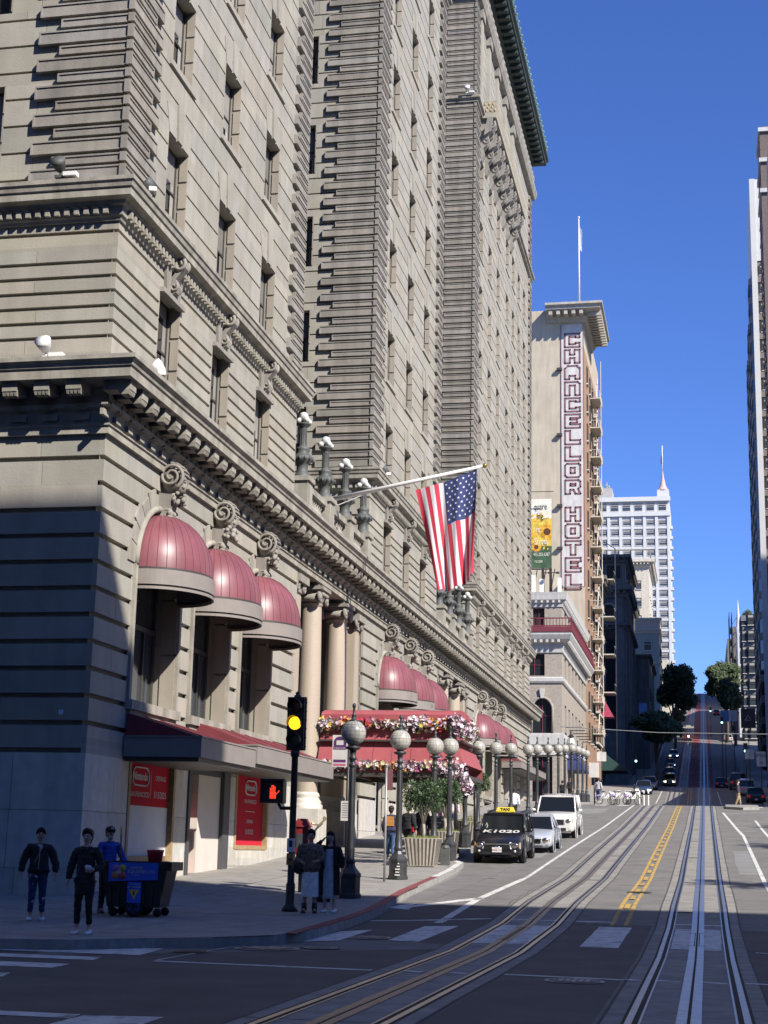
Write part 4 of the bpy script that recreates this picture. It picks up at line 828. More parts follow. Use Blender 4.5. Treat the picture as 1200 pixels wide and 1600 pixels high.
def classic(name, label, x0, x1, y0, y1, z1, m, mt, corn, wins=None, wsrc=None, southw=None, sw=None):
    b = BD(name, label); mb = MB(); mb.box(x0, x1, y0, y1, 0, z1, 0); mb.build('wall', [m], b)
    P3 = [(x0, y0), (x1, y0), (x1, y1)]
    for z, o, h in corn:
        mb = MB(); mb.sweep(P3, [(0, z - h), (o * .3, z - h * .9), (o * .35, z - h * .5), (o, z - h * .35), (o, z), (0, z + .05)], 0)
        k = y0
        while k < y1: mb.box(x1 + o * .36, x1 + o * .85, k, k + .35, z - h * .62, z - h * .36, 0); k += .9
        k = x1
        while k > x0: mb.box(k - .35, k, y0 - o * .85, y0 - o * .36, z - h * .62, z - h * .36, 0); k -= .9
        mb.build('cornice', [mt], b)
    if wins: putw(wsrc, b, [(x1 + .0, y, z, RE) for y, z in wins])
    if southw: putw(sw, b, [(x, y0, z, RS) for x, z in southw])
    return b
w1 = sash(1.3, 2.3); w2 = sash(1.6, 2.6, WHITES)
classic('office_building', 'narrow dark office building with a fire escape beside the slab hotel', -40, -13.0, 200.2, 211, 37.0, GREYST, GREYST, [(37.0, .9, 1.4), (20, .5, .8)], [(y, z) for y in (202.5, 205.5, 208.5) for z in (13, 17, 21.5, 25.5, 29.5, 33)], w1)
mb = MB()
for k in range(4): z = 22 + 5 * k; mb.box(-13, -11.3, 203, 207, z, z + .15, 0); [mb.box(-11.35, -11.3, 203 + .5 * q, 203.05 + .5 * q, z, z + 1.1, 1) for q in range(9)]; mb.box(-11.36, -11.28, 203, 207, z + 1.1, z + 1.16, 0)
mb.tube([(-11.35, 207, 13), (-11.35, 207, 42), (-12.9, 207, 43)], .08, 6, 0)
mb.build('fire_escape', [CREAM, BLACKM], [o for o in COL.objects if o.name.startswith('office_building')][0])
# temple-fronted bank in the shade
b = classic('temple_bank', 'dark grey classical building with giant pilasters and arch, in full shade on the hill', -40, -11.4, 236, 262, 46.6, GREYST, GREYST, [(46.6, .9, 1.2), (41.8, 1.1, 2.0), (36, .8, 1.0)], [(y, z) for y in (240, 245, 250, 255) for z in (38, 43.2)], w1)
mb = MB()
for x in (-15.6, -12.3, -18.9): mb.box(x - .55, x + .55, 235.6, 236, 14, 39.9, 0)
for y in (238, 243, 248, 253, 258): mb.box(-11.4, -11.0, y - .6, y + .6, 14, 39.9, 0)
mb.build('pilaster', [GREYST], b)
mb = MB(); mb.box(-15.0, -12.9, 235.9, 235.98, 20, 38, 0); pts = [(-13.95 - 1.05 * math.cos(math.pi * i / 12), 235.9, 38 + 1.05 * math.sin(math.pi * i / 12)) for i in range(13)]; mb.poly([(p[0], 235.92, p[2]) for p in pts], 0); mb.tube(pts, .16, 6, 1); mb.box(-14.2, -12.2, 235.9, 235.98, 43, 45, 0)
mb.build('arched_window', [GLASS, GREYL], b)
classic('cornice_apartments', 'beige apartment block with deep cornice rising behind the dark classical building', -40, -13.0, 392, 420, 74.2, CREAM, CREAM, [(75.2, 1.5, 2.2), (78, .3, .4)], [(y, z) for y in (395, 400, 405, 410, 415) for z in (48, 52.5, 57, 61.5, 66)], w2, [(x, z) for x in (-15.6, -18.6, -21.6) for z in (54, 58.5, 63, 67.5)], w1)
classic('shaded_house', 'low dark house in full shade right of the classical building', -30, -9.0, 264, 292, 34.6, GREYST, GREYST, [(34.7, .5, .7)], [(y, z) for y in (268, 275, 282) for z in (22, 27)], w1)
classic('low_grey_house', 'small grey green house with one white framed window above the tree', -30, -8.6, 315, 330, 45.6, GREENG, CREAM, [(45.7, .3, .4), (39.6, .3, .5)], [(y, z) for y in (318, 323, 327) for z in (35, 41)], w1, [(-10.9, 41.9), (-10.9, 36.6)], w2)
classic('pink_grey_house', 'pink grey terraced house with a flat roof behind the small grey green house', -30, -8.9, 333, 344, 51.2, PINKB, CREAM, [(51.3, .4, .6), (48.9, .3, .4)], [(y, z) for y in (335, 338, 341) for z in (38, 43)], w1)
b = BD('victorian_house', 'narrow cream bay windowed house half hidden by the street trees'); mb = MB(); mb.box(-24, -8.0, 364, 380, 20, 46, 0); mb.box(-8, -6.9, 366, 370, 30, 43, 0); mb.box(-8, -6.9, 374, 378, 30, 43, 0); mb.build('wall', [CREAM], b)
putw(w1, b, [(-6.9, y, z, RE) for y in (368, 376) for z in (32, 36, 40)])
# white tower at the crest
b = BD('white_tower', 'tall white apartment tower with rows of dark windows and a small red spire'); x0, x1, Y0 = -40, -9.3, 480.0; mb = MB()
mb.box(x0, x1, Y0, Y0 + 30, 30, 111.5, 0); mb.box(-13.0, x1, Y0 + .3, Y0 + 4, 111.5, 114.2, 0); mb.box(-40, -27.2, Y0 + 2, Y0 + 12, 111.5, 115.5, 1)
for k in range(9): x = x1 - .3 - 3.72 * k; mb.box(x - .45, x + .45, Y0 - .4, Y0, 40, 106, 0)
mb.box(x0, x1 + .4, Y0 - .7, Y0, 105.6, 107, 0); mb.box(x0, x1 + .4, Y0 - .8, Y0, 110.4, 111.8, 0)
for k in range(18): z = 102.7 - 3.25 * k; mb.box(x0, x1, Y0 - .3, Y0, z - 1.15, z - .35, 0)
mb.build('wall', [TWHITE, GREYL], b)
wt = sash(2.5, 1.75, GREYL, .1); wt2 = sash(2.6, 2.6, GREYL, .1)
putw(wt, b, [(x1 - 2.15 - 3.72 * i, Y0, 102.7 - 3.25 * k, RS) for i in range(6) for k in range(14)]); putw(wt2, b, [(x1 - 2.15 - 3.72 * i, Y0, 107.3, RS) for i in range(6)])
mb = MB(); 
for k in range(18): z = 102.7 - 3.25 * k; mb.box(x1, x1 + 1.0, Y0 + .2, Y0 + 3, z - 1.2, z - .3, 0)
mb.build('balcony', [TWHITE], b)
mb = MB(); mb.lathe((-11.2, Y0 + 2, 114.2), [(2.0, 0), (1.5, .5), (.9, 1.8), (.45, 4.2), (.12, 6.4)], 10, 0); mb.tube([(-11.2, Y0 + 2, 120), (-11.2, Y0 + 2, 129)], .12, 6, 1); mb.poly([(-11.2, Y0 + 2, 126), (-11.7, Y0 + 1.8, 125.4), (-11.8, Y0 + 2, 123), (-11.3, Y0 + 2, 123)], 2)
mb.build('spire', [mat('red copper', (.52, .36, .31), .6, var=.2), WHITEF, mat('dark flag', (.08, .06, .12), .8)], b)
mb = MB()
for x, h in ((-29, 2.6), (-28.3, 1.6), (-30.5, 1.4)): mb.tube([(x, Y0 + 5, 115.5), (x, Y0 + 5, 115.5 + h)], .18, 5, 0); mb.box(x - .4, x + .4, Y0 + 4.8, Y0 + 5.2, 115.5 + h * .6, 115.5 + h * .75, 0)
mb.build('roof_antenna', [GREYL], b)
# right-hand side of the street
b = BD('bay_window_tower', 'tall tower of stacked dark bay windows with one sunlit white pier'); XT = 9.95; Y0 = 262.0; mb = MB()
mb.box(XT + .5, 40, Y0 + .5, 298, 5, 104, 0); mb.box(XT, XT + .95, Y0, Y0 + .9, 5, 119.4, 1); mb.box(XT + .1, 40, Y0 + .3, Y0 + 20, 104, 119.4, 1)
for k in range(25):
    z = 16 + 3.5 * k
    for j, yy in enumerate((266, 276.5, 287)):
        if z < 101 - 5 * j: mb.hexa([(XT + .5, yy - 4, z), (XT - .55, yy - 2, z), (XT - .55, yy + 4, z), (XT + .5, yy + 6, z), (XT + .5, yy - 4, z + 1.25), (XT - .55, yy - 2, z + 1.25), (XT - .55, yy + 4, z + 1.25), (XT + .5, yy + 6, z + 1.25)], 0)
    mb.box(XT + .95, 40, Y0 + .2, Y0 + .5, z, z + 1.25, 0)
mb.build('wall', [BROWND, TWHITE], b)
mb = MB(); mb.hexa([(.5, -4, 0), (-.45, -2, 0), (-.45, 4, 0), (.5, 6, 0), (.5, -4, 2.25), (-.45, -2, 2.25), (-.45, 4, 2.25), (.5, 6, 2.25)], 0)
for y in (-1.9, 1, 3.9): mb.box(-.5, -.44, y - .12, y + .12, 0, 2.25, 1)
bw = mb.build('window', [GLASS, FRAME]); COL.objects.unlink(bw)
for k in range(25):
    for j, yy in enumerate((266, 276.5, 287)):
        z = 17.25 + 3.5 * k
        if z < 101 - 5 * j: put_window(bw, b, (XT, yy, z), 0)
ws = sash(2.2, 2.0); putw(ws, b, [(XT + 2.4 + 3 * i, Y0 + .35, 17.3 + 3.5 * k, RS) for i in range(2) for k in range(10, 25)])
b = BD('brown_brick_tower', 'brown brick tower at the right edge with ornate upper corner'); mb = MB(); mb.box(11.35, 13.6, 247, 257, 5, 122, 0)
for k in range(34): z = 14 + 3.1 * k; mb.box(11.22, 11.35, 247.2, 256.5, z, z + .25, 0)
for z in (110, 115.5, 121): mb.box(11.1, 13.8, 246.6, 257.3, z, z + .7, 1)
for k in range(20): mb.ball((11.15, 247.4, 60 + 1.9 * k), (.28, .3, .6), 7, 5, 0)
mb.build('wall', [mat('dark brown brick', (.15, .115, .10), .8, var=.2, scale=3), WHITES], b)
b = BD('blue_grey_building', 'blue grey flat fronted building under the rooftop shrub'); mb = MB(); mb.box(8.4, 13, 332, 344, 10, 51.2, 0); mb.box(8.1, 13.2, 331.7, 344, 50.3, 51.4, 0); mb.box(8.2, 13.1, 331.8, 344, 36, 36.5, 0)
for k in range(9): z = 22 + 3.4 * k; mb.box(7.9, 8.4, 333, 337, z, z + 2.4, 0); mb.box(7.9, 8.4, 338, 342, z, z + 2.4, 0); mb.box(9.4, 11.0, 331.5, 332, z, z + 2.5, 0)
mb.build('wall', [BLUEG], b); putw(w1, b, [(8.4, y, z, math.pi / 2) for y in (333.2, 337.5, 342.6) for z in (24, 29, 34, 39, 44)] + [(x, yy, 22.2 + 3.4 * k, RS) for k in range(9) for x, yy in ((8.95, 332), (10.2, 331.5), (11.8, 332))])
b = BD('spired_apartments', 'white apartment house with a slim corner turret and pointed spire'); mb = MB(); mb.box(8.0, 30, 364, 380, 15, 52.5, 0); mb.build('wall', [TWHITE], b)
mb = MB(); mb.lathe((8.3, 365, 34), [(.62, 0), (.62, 17), (.85, 17.3), (.85, 19.4), (.5, 20), (.42, 21.5), (.05, 26.2)], 10, 0); mb.build('turret', [TWHITE], b); putw(w1, b, [(8.0, y, z, math.pi / 2) for y in (368, 373, 377) for z in (34, 39, 44, 48)])
b = BD('scaffolded_building', 'dark building wrapped in scaffolding left of the slim white spire'); mb = MB(); mb.box(7.4, 30, 383, 400, 15, 56.5, 0); mb.build('wall', [GREYST], b)
mb = MB()
for y in (382.6, 386, 390, 394): [mb.tube([(x, y, 30), (x, y, 60)], .08, 5, 0) for x in (6.6, 7.2)]
for z in range(32, 59, 3): mb.box(6.5, 7.3, 382.6, 394, z, z + .12, 0); mb.tube([(6.6, 382.6, z), (8.6, 382.6, z + 3)], .06, 5, 0)
mb.build('scaffold', [BLACKM], b)
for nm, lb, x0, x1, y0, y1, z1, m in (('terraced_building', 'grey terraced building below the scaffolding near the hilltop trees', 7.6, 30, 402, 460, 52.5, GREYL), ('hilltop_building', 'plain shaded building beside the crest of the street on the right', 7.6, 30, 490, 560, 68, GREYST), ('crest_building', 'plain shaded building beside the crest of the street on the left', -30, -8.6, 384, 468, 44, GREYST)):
    b = BD(nm, lb); mb = MB(); mb.box(x0, x1, y0, y1, 15, z1, 0); mb.build('wall', [m], b)
    xs, rz = (x0, math.pi / 2) if x0 > 0 else (x1, RE); putw(w1, b, [(xs, y0 + 4 + 7 * i, z1 - 4 - 4 * k, rz) for i in range(5) for k in range(4)])
# blocks that are never in frame but throw the shade that is
def block(label, x0, x1, y0, y1, z1, m, nm='office_block'):
    b = BD(nm, label); mb = MB(); mb.box(x0, x1, y0, y1, -1, z1, 0); mb.build('wall', [m], b)
block('plain office block south of the crossing, behind the viewer', 9.6, 22.45, -40, 10, 37.4, GREYL); block('lower office block beside the one south of the crossing', 22.45, 110, -40, 10, 31.6, BEIGE)
block('office block on the near left corner, behind the viewer', -70, -13.0, -120, 8, 52, GREYST); block('department store on the far side of the square', 104, 150, 14, 130, 56, GREYL); block('added unseen block closing the street behind the viewer', -30, 30, -190, -150, 60, GREYST)  # unseen, put in and raised to cut sky light in the shade
block('low shop block across the street from the brick corner building', 10.5, 60, 141, 164, 21, GREYL); block('mid height block across the street from the slab hotel', 10.5, 60, 164.3, 188, 34, BEIGE)
block('tall block across the street from the dark office building', 10.5, 70, 189, 211, 98, GREYL); block('tallest block, far right beyond the tall one', 70.3, 120, 189, 211, 119, GREYL)
# ------------------------------------------------------------ trees on the hill
LEAF = mat('dark street tree leaves', (.055, .08, .036), .75, var=.3, scale=.5); BARK = mat('bark', (.12, .09, .065), .9, var=.3, scale=4)
def crown(mb, lobes, n, size, m=0, r=rnd):
    for (cx, cy, cz, rx, ry, rz) in lobes:
        for _ in range(n):
            u, v, w_ = r.gauss(0, 1), r.gauss(0, 1), r.gauss(0, 1); L = math.sqrt(u*u + v*v + w_*w_) or 1; q = r.uniform(.55, 1.04)
            c = Vector((cx + rx * u / L * q * (1 + .22 * (r.random() < .12)), cy + ry * v / L * q, cz + rz * w_ / L * q * (1 + .2 * (r.random() < .1)))); a = Vector((r.gauss(0, 1), r.gauss(0, 1), r.gauss(0, 1))).normalized(); b_ = a.orthogonal().normalized(); s = size * r.uniform(.6, 1.3); t = r.uniform(.6, 1.5)
            mb.poly([c - a * s, c + b_ * s * .5, c + a * s, c - b_ * s * .5], m, (t, t * r.uniform(.92, 1.06), t * .9))
def tree(nm, label, x, y, z0, trunk, lobes, n, size, tr=.35):
    t = empty(nm, (0, 0, 0), label, 'tree', 'street trees on the hill'); mb = MB()
    mb.tube([(x, y, z0 - .5), (x + .2, y, z0 + trunk * .5), (x, y + .3, z0 + trunk)], [tr, tr * .8, tr * .6], 8, 0)
    for l in lobes[:6]: mb.tube([(x, y, z0 + trunk * .8), ((x + l[0]) / 2, (y + l[1]) / 2, (z0 + trunk + l[2]) / 2), (l[0], l[1], l[2])], [tr * .5, tr * .35, .06], 6, 0)
    mb.build('trunk', [BARK], t); mb = MB(); crown(mb, lobes, n, size); mb.build('crown', [LEAF], t)
def lobesfor(cx, cy, cz, R, H, k, r):
    return [(cx + r.uniform(-.55, .55) * R, cy + r.uniform(-.55, .55) * R, cz + r.uniform(-.5, .55) * H, R * r.uniform(.38, .6), R * r.uniform(.38, .6), H * r.uniform(.32, .5)) for _ in range(k)]
r2 = random.Random(3)
tree('street_tree', 'big rounded dark green tree on the left of the hill below the white tower', -5.6, 300, g(300), 5.5, [(-4.9, 300, 33, 2.6, 3.5, 3.2)] + lobesfor(-5, 300, 32.6, 4.0, 5.0, 14, r2), 900, .42)
tree('street_tree', 'very dark low tree in deep shade on the left, in front of the rounded one', -7.2, 236, g(236), 4.5, lobesfor(-6.8, 237, 20.3, 3.6, 2.6, 13, r2), 800, .36)
tree('street_tree', 'wide topped tree on the right of the hill beside the white turret', 4.6, 330, g(330), 7.0, lobesfor(4.0, 330, 37.4, 3.7, 4.2, 14, r2), 800, .42)
tree('street_tree', 'smaller dark tree on the right hill, below the wide topped one', 6.0, 318, g(318), 5.5, lobesfor(5.4, 318, 33.0, 2.4, 3.6, 9, r2), 700, .4)
tree('street_tree', 'distant bare looking pale stemmed tree leaning over the crest', -5.2, 352, g(352), 3.5, lobesfor(-5.4, 352, 32.2, 1.8, 1.6, 6, r2), 160, .35)
mb = MB(); crown(mb, [(9.7, 335, 52.2, 1.0, 1.0, .9), (9.1, 335, 51.9, .5, .6, .6)], 300, .25); tag(mb.build('rooftop_shrub', LEAF), 'round green shrub growing on the roof of the blue grey building', 'shrub')

PALMG = mat('palm fronds', (.07, .10, .035), .7, var=.3, scale=1); PALMT = mat('palm trunk', (.22, .18, .13), .9, var=.3, scale=6, bump=.5, bscale=14)
def palm(x, y, h, label, seed):
    r = random.Random(seed); z = g(y) + .1; t = empty('palm_tree', (x, y, z), label, 'palm', 'palms on the square'); mb = MB(); mb.tube([(0, 0, 0), (.1, 0, h * .5), (.05, .1, h)], [.3, .22, .2], 10, 0); mb.build('trunk', [PALMT], t); mb = MB()
    for k in range(34):
        a = r.uniform(0, 6.28); e = r.uniform(-.5, 1.2); L = r.uniform(1.7, 2.4); p0 = Vector((.05, .1, h)); d = Vector((math.cos(a) * math.cos(e), math.sin(a) * math.cos(e), math.sin(e))); P = [p0 + d * L * q - Vector((0, 0, .9 * L * q * q * .5)) for q in (0, .25, .5, .75, 1)]; mb.tube(P, [.03, .025, .02, .012, .004], 4, 0)
        side = Vector((-math.sin(a), math.cos(a), 0))
        for i in range(4):
            for q in range(6):
                c = P[i].lerp(P[i + 1], q / 6); f = (P[i + 1] - P[i]).normalized()
                for s_ in (-1, 1): tip = c + (side * s_ * .8 + f * .6 - Vector((0, 0, .35))) * .55; mb.poly([c, c + f * .05, tip], 0, r.uniform(.6, 1.4))
    mb.build('crown', [PALMG], t)
palm(13.6, 54, 11, 'tall palm on the square right of the street, beside the white lane line', 1); palm(10.6, 36, 9.5, 'palm on the square nearest the crossing', 2); palm(15.5, 69, 12, 'palm on the square farthest up the street', 3); palm(19, 47, 12, 'palm set back on the square behind the others', 4)
# ------------------------------------------------------------ street furniture
PEARL = mat('pearl glass globe', (.43, .41, .36), .26, var=.14, scale=9, spec=.7, coat=.3)
LAMPW = mat('white lamp globe', (.60, .60, .57), .3, var=.02, spec=.6)
POSTM = mat('dark grey post paint', (.035, .036, .038), .45, var=.2, scale=6, bump=.1, bscale=30)
def sw_z(y): return g(y) + .15
def lamp_proto():
    t = empty('street_lamp', (0, 0, 0), 'dark globe lamp post', 'street lamp', 'globe lamps along the kerb')
    mb = MB()
    mb.lathe((0, 0, 0), [(.0, 0), (.25, 0), (.25, .08), (.225, .1), (.225, .42), (.24, .44), (.24, .5), (.13, .62), (.10, .7)], 8, 0)
    mb.build('plinth', [POSTM], t)
    mb = MB(); mb.lathe((0, 0, .7), [(.10, 0), (.115, .03), (.115, .08), (.085, .12), (.095, .3), (.08, .34), (.075, .6), (.066, 2.0), (.062, 2.02), (.085, 2.04), (.085, 2.09), (.06, 2.11), (.06, 2.17), (.085, 2.19), (.085, 2.24), (.06, 2.26), (.07, 2.38), (.16, 2.42), (.16, 2.46), (.08, 2.48), (.11, 2.54)], 14, 0)
    for k in range(8): a = k * .7854; mb.tube([(.071 * math.cos(a), .071 * math.sin(a), 1.35), (.066 * math.cos(a), .066 * math.sin(a), 2.68)], .010, 4, 0)
    mb.build('post', [POSTM], t)
    mb = MB(); zc = 3.46; r = .268; mb.ball((0, 0, zc), r, 24, 16, 0); gl = mb.build('globe', [PEARL], t)
    mb = MB()
    for q in (-.5, -.2, .1, .4, .65): rr = r * math.cos(q); mb.torus((0, 0, zc + r * math.sin(q)), (0, 0, 1), rr + .001, .0038, 24, 4, 0)
    for k in range(9): a = math.pi * k / 9; mb.torus((0, 0, zc), (math.cos(a), math.sin(a), 0), r + .001, .0034, 24, 4, 0)
    mb.build('globe_cage', [mat('cage wire', (.27, .255, .225), .5)], gl)
    mb = MB(); mb.lathe((0, 0, zc + .235), [(.12, 0), (.12, .03), (.05, .06), (.045, .12), (.055, .14), (.03, .17), (.028, .3), (.04, .32), (.045, .35), (.03, .39), (0, .41)], 12, 0); mb.build('finial', [POSTM], t)
    return t
LP = lamp_proto()
# kerb line positions, nearest the corner first
lps = [(-7.42, 32.6), (-7.6, 38.8), (-8.1, 46.9), (-7.76, 47.7), (-8.28, 54.3), (-8.25, 57.2), (-8.35, 63.0), (-8.35, 68.0), (-8.3, 74.3), (-8.4, 79.3), (-8.4, 85.0), (-8.4, 91.0), (-8.4, 95.2), (-8.4, 100.5), (-8.4, 105.0), (-8.4, 109.2), (-8.4, 113.0)]
nth = ['nearest globe lamp post, with its black base in the shade beside two women', 'second globe lamp post up the kerb, with stickers on its base', 'globe lamp post rising behind the nearest striped planter', 'globe lamp post right of the nearest planter, in front of the second one', 'globe lamp post beside the pink flower swag, left of the taxi', 'globe lamp post standing left of the taxi roof sign, past the swag', 'first of two close globe lamps left of the man in a white shirt', 'second of two close globe lamps left of the man in a white shirt', 'globe lamp post just right of the man in a white shirt', 'globe lamp post behind the roof of the white SUV, its left end', 'globe lamp post over the middle of the white SUV roof', 'globe lamp post over the right half of the white SUV roof']
nth += ['%s globe lamp post counted from the far end of the row' % q for q in ('fifth', 'fourth', 'third', 'second')] + ['farthest globe lamp post, at the street corner end of the row']
for i, (x, y) in enumerate(lps):
    if i == 0: LP.location = (x, y, sw_z(y)); LP['label'] = nth[0]
    else: o = dup(LP, (x, y, sw_z(y)), rnd.uniform(0, .7), nth[i])
# stickers on the second lamp
mb = MB()
for k in range(9): mb.box(-7.6 + rnd.uniform(-.08, .06), -7.6 + rnd.uniform(.07, .12), 38.8 - .236, 38.8 - .232, sw_z(38.8) + .1 + .035 * k, sw_z(38.8) + .125 + .035 * k, k % 2)
tag(mb.build('sticker_sheet', [WHITEF, FRAME]), 'torn white stickers on the base of the second globe lamp post', 'sticker')
# traffic signal at the corner
t = empty('traffic_signal', (-7.82, 29.27, sw_z(29.27)), 'dark traffic signal showing amber, with a red hand pedestrian light', 'traffic light')
mb = MB(); mb.lathe((0, 0, 0), [(0, 0), (.16, 0), (.16, .05), (.11, .1), (.09, .14), (.09, .5), (.07, .54), (.064, 2.9), (.09, 2.94), (.09, 3.02), (.05, 3.06)], 14, 0); mb.build('pole', [BLACKM], t)
mb = MB(); mb.box(-.17, .17, -.05, .16, 3.06, 4.06, 0); mb.box(-.19, .19, .02, .05, 3.04, 4.08, 0); mb.lathe((0, .05, 4.06), [(.07, 0), (.07, .05), (.035, .07), (.05, .1), (0, .14)], 10, 0)
for zc in (3.23, 3.56, 3.89):
    mb.tube([(0, -.05, zc), (0, -.09, zc)], .135, 18, 0)
    n = 14
    for i in range(n):
        a, b_ = math.pi * (-.1 + 1.2 * i / n), math.pi * (-.1 + 1.2 * (i + 1) / n); P = lambda q, y, rr=.138: (rr * math.cos(q), y, zc + rr * math.sin(q))
        mb.poly([P(a, -.09), P(b_, -.09), P(b_, -.22 - .06 * math.sin(b_)), P(a, -.22 - .06 * math.sin(a))], 0)
for s in (-1, 1):
    for k in range(6): mb.ball((s * .18, .05, 3.12 + .17 * k), .025, 6, 4, 0)
hd = mb.build('signal_head', [BLACKM], t)
for zc, m in ((3.23, mat('green lens off', (.02, .05, .035), .3)), (3.56, mat('amber lens lit', (1.0, .50, .015), .3, var=.1, scale=60, emit=1.5)), (3.89, mat('red lens off', (.06, .015, .012), .3))):
    mb = MB(); mb.tube([(0, -.092, zc), (0, -.10, zc), (0, -.112, zc)], [.128, .125, .09], 20, 0); mb.build('lens', [m], hd)
mb = MB(); mb.box(-.60, -.18, -.1, .12, 2.02, 2.46, 0); mb.box(-.62, -.16, -.16, -.1, 2.44, 2.48, 0); mb.box(-.62, -.60, -.2, -.1, 2.0, 2.48, 0); mb.box(-.18, -.16, -.2, -.1, 2.0, 2.48, 0); mb.tube([(-.3, 0, 2.02), (-.25, 0, 1.93), (0, 0, 1.93)], .035, 8, 0)
ph = mb.build('pedestrian_signal', [BLACKM], t)
mb = MB(); HR = mat('red hand light', (1.0, .06, .03), .4, emit=1.2)
hx = -.39
def dots(pts): 
    for x, z in pts: mb.ball((hx + x, -.104, 2.22 + z), (.011, .006, .011), 6, 4, 0)
dots([(x * .026, z * .026) for x in range(-2, 3) for z in range(-4, 1)]); dots([(-.052 + .026 * i * 1.15, .026 * k) for i in range(4) for k in range(1, (4, 6, 6, 5)[i])]); dots([(.078, -.02), (.1, .005), (.118, .03)])
mb.build('hand_symbol', [HR], ph)
mb = MB(); mb.box(-.075, .075, -.1, -.075, 1.1, 1.36, 0); mb.box(-.07, .07, -.12, -.07, .86, 1.08, 1); mb.box(-.03, .03, -.104, -.1, 1.2, 1.32, 2); mb.tube([(0, -.12, .97), (0, -.14, .97)], .03, 10, 2)
mb.build('push_button', [WHITEF, mat('amber box', (.35, .2, .06), .5), BLACKM], t)
# sign posts
t = empty('cable_car_stop', (-7.75, 33.6, sw_z(33.6)), 'slim stop pole with white and purple cable car sign and a taped notice', 'sign post')
PUR = mat('sign purple', (.10, .03, .13), .5); SIGNW = mat('sign white', (.75, .75, .74), .5, var=.03)
mb = MB(); mb.tube([(0, 0, 0), (0, 0, 3.35)], .034, 8, 0); mb.build('pole', [BLACKM], t)
mb = MB(); mb.box(-.36, -.02, -.05, -.03, 2.72, 3.42, 0); mb.box(-.34, -.04, -.053, -.05, 3.1, 3.16, 1)
n = 10; pts = [(-.19 + .145 * math.cos(math.pi * i / n), -.053, 3.25 + .14 * math.sin(math.pi * i / n)) for i in range(n + 1)]; mb.poly(pts + [(-.335, -.053, 3.16), (-.045, -.053, 3.16)], 1)
mb.box(-.27, -.11, -.056, -.053, 3.2, 3.3, 0); mb.box(-.33, -.05, -.053, -.05, 2.82, 2.88, 1); mb.box(-.33, -.05, -.053, -.05, 2.745, 2.79, 2)
text_into(mb, 'CABLE CAR', (-.19, -.055, 3.13), (1, 0, 0), (0, 0, 1), .05, 0)
mb.build('stop_sign', [SIGNW, PUR, mat('sign pink', (.5, .12, .2), .5)], t)
mb = MB(); mb.box(-.13, .12, -.05, -.04, 1.55, 1.98, 0)
for k in range(7): mb.box(-.10, .06 + .02 * (k % 3), -.052, -.05, 1.62 + .05 * k, 1.632 + .05 * k, 1)
mb.build('paper_notice', [SIGNW, FRAME], t)
t = empty('parking_sign', (-7.72, 37.7, sw_z(37.7)), 'plain grey pole with a dark red edge-on sign beside the second lamp', 'sign post')
mb = MB(); mb.tube([(0, 0, 0), (0, 0, 2.75)], .03, 8, 0); mb.build('pole', [mat('galvanised', (.38, .38, .37), .45, metal=.5)], t)
mb = MB(); mb.hexa([(.03, -.02, 2.2), (.14, .12, 2.2), (.13, .14, 2.2), (.02, 0, 2.2), (.03, -.02, 2.72), (.14, .12, 2.72), (.13, .14, 2.72), (.02, 0, 2.72)], 0); mb.build('sign_plate', [MAROON_ if False else mat('maroon back', (.10, .03, .035), .6)], t)
# planters with clipped trees
PLW = mat('planter cream', (.46, .42, .35), .8, var=.14, scale=5, stain=.2); PLD = mat('planter brown stripe', (.10, .075, .062), .8); MOSS = mat('moss', (.16, .20, .04), .9, var=.3, scale=14); LEAFG = mat('glossy leaves', (.05, .085, .038), .5, var=.2, scale=1.2); PBARK = mat('pale bark', (.38, .34, .28), .9, var=.35, scale=14)
def leafball(mb, c, R, n, s, r):
    for _ in range(n):
        u, v, w_ = r.gauss(0, 1), r.gauss(0, 1), r.gauss(0, 1); L = math.sqrt(u*u + v*v + w_*w_) or 1; q = r.uniform(.45, 1.0) ** .6 * (1 + .12 * math.sin(5 * u / L + 3 * w_ / L))
        p = Vector((c[0] + R[0] * u / L * q, c[1] + R[1] * v / L * q, c[2] + R[2] * w_ / L * q)); a = (Vector((u, v, w_)) / L + Vector((r.gauss(0, .6), r.gauss(0, .6), r.gauss(0, .6) - .3))).normalized(); b_ = a.cross(Vector((r.gauss(0, 1), r.gauss(0, 1), r.gauss(0, 1)))).normalized(); k = s * r.uniform(.7, 1.3); t = r.uniform(.55, 1.7)
        mb.poly([p - a * k, p + b_ * k * .33, p + a * k, p - b_ * k * .33], 0, (t, t * r.uniform(.9, 1.1), t * r.uniform(.7, 1.05)))
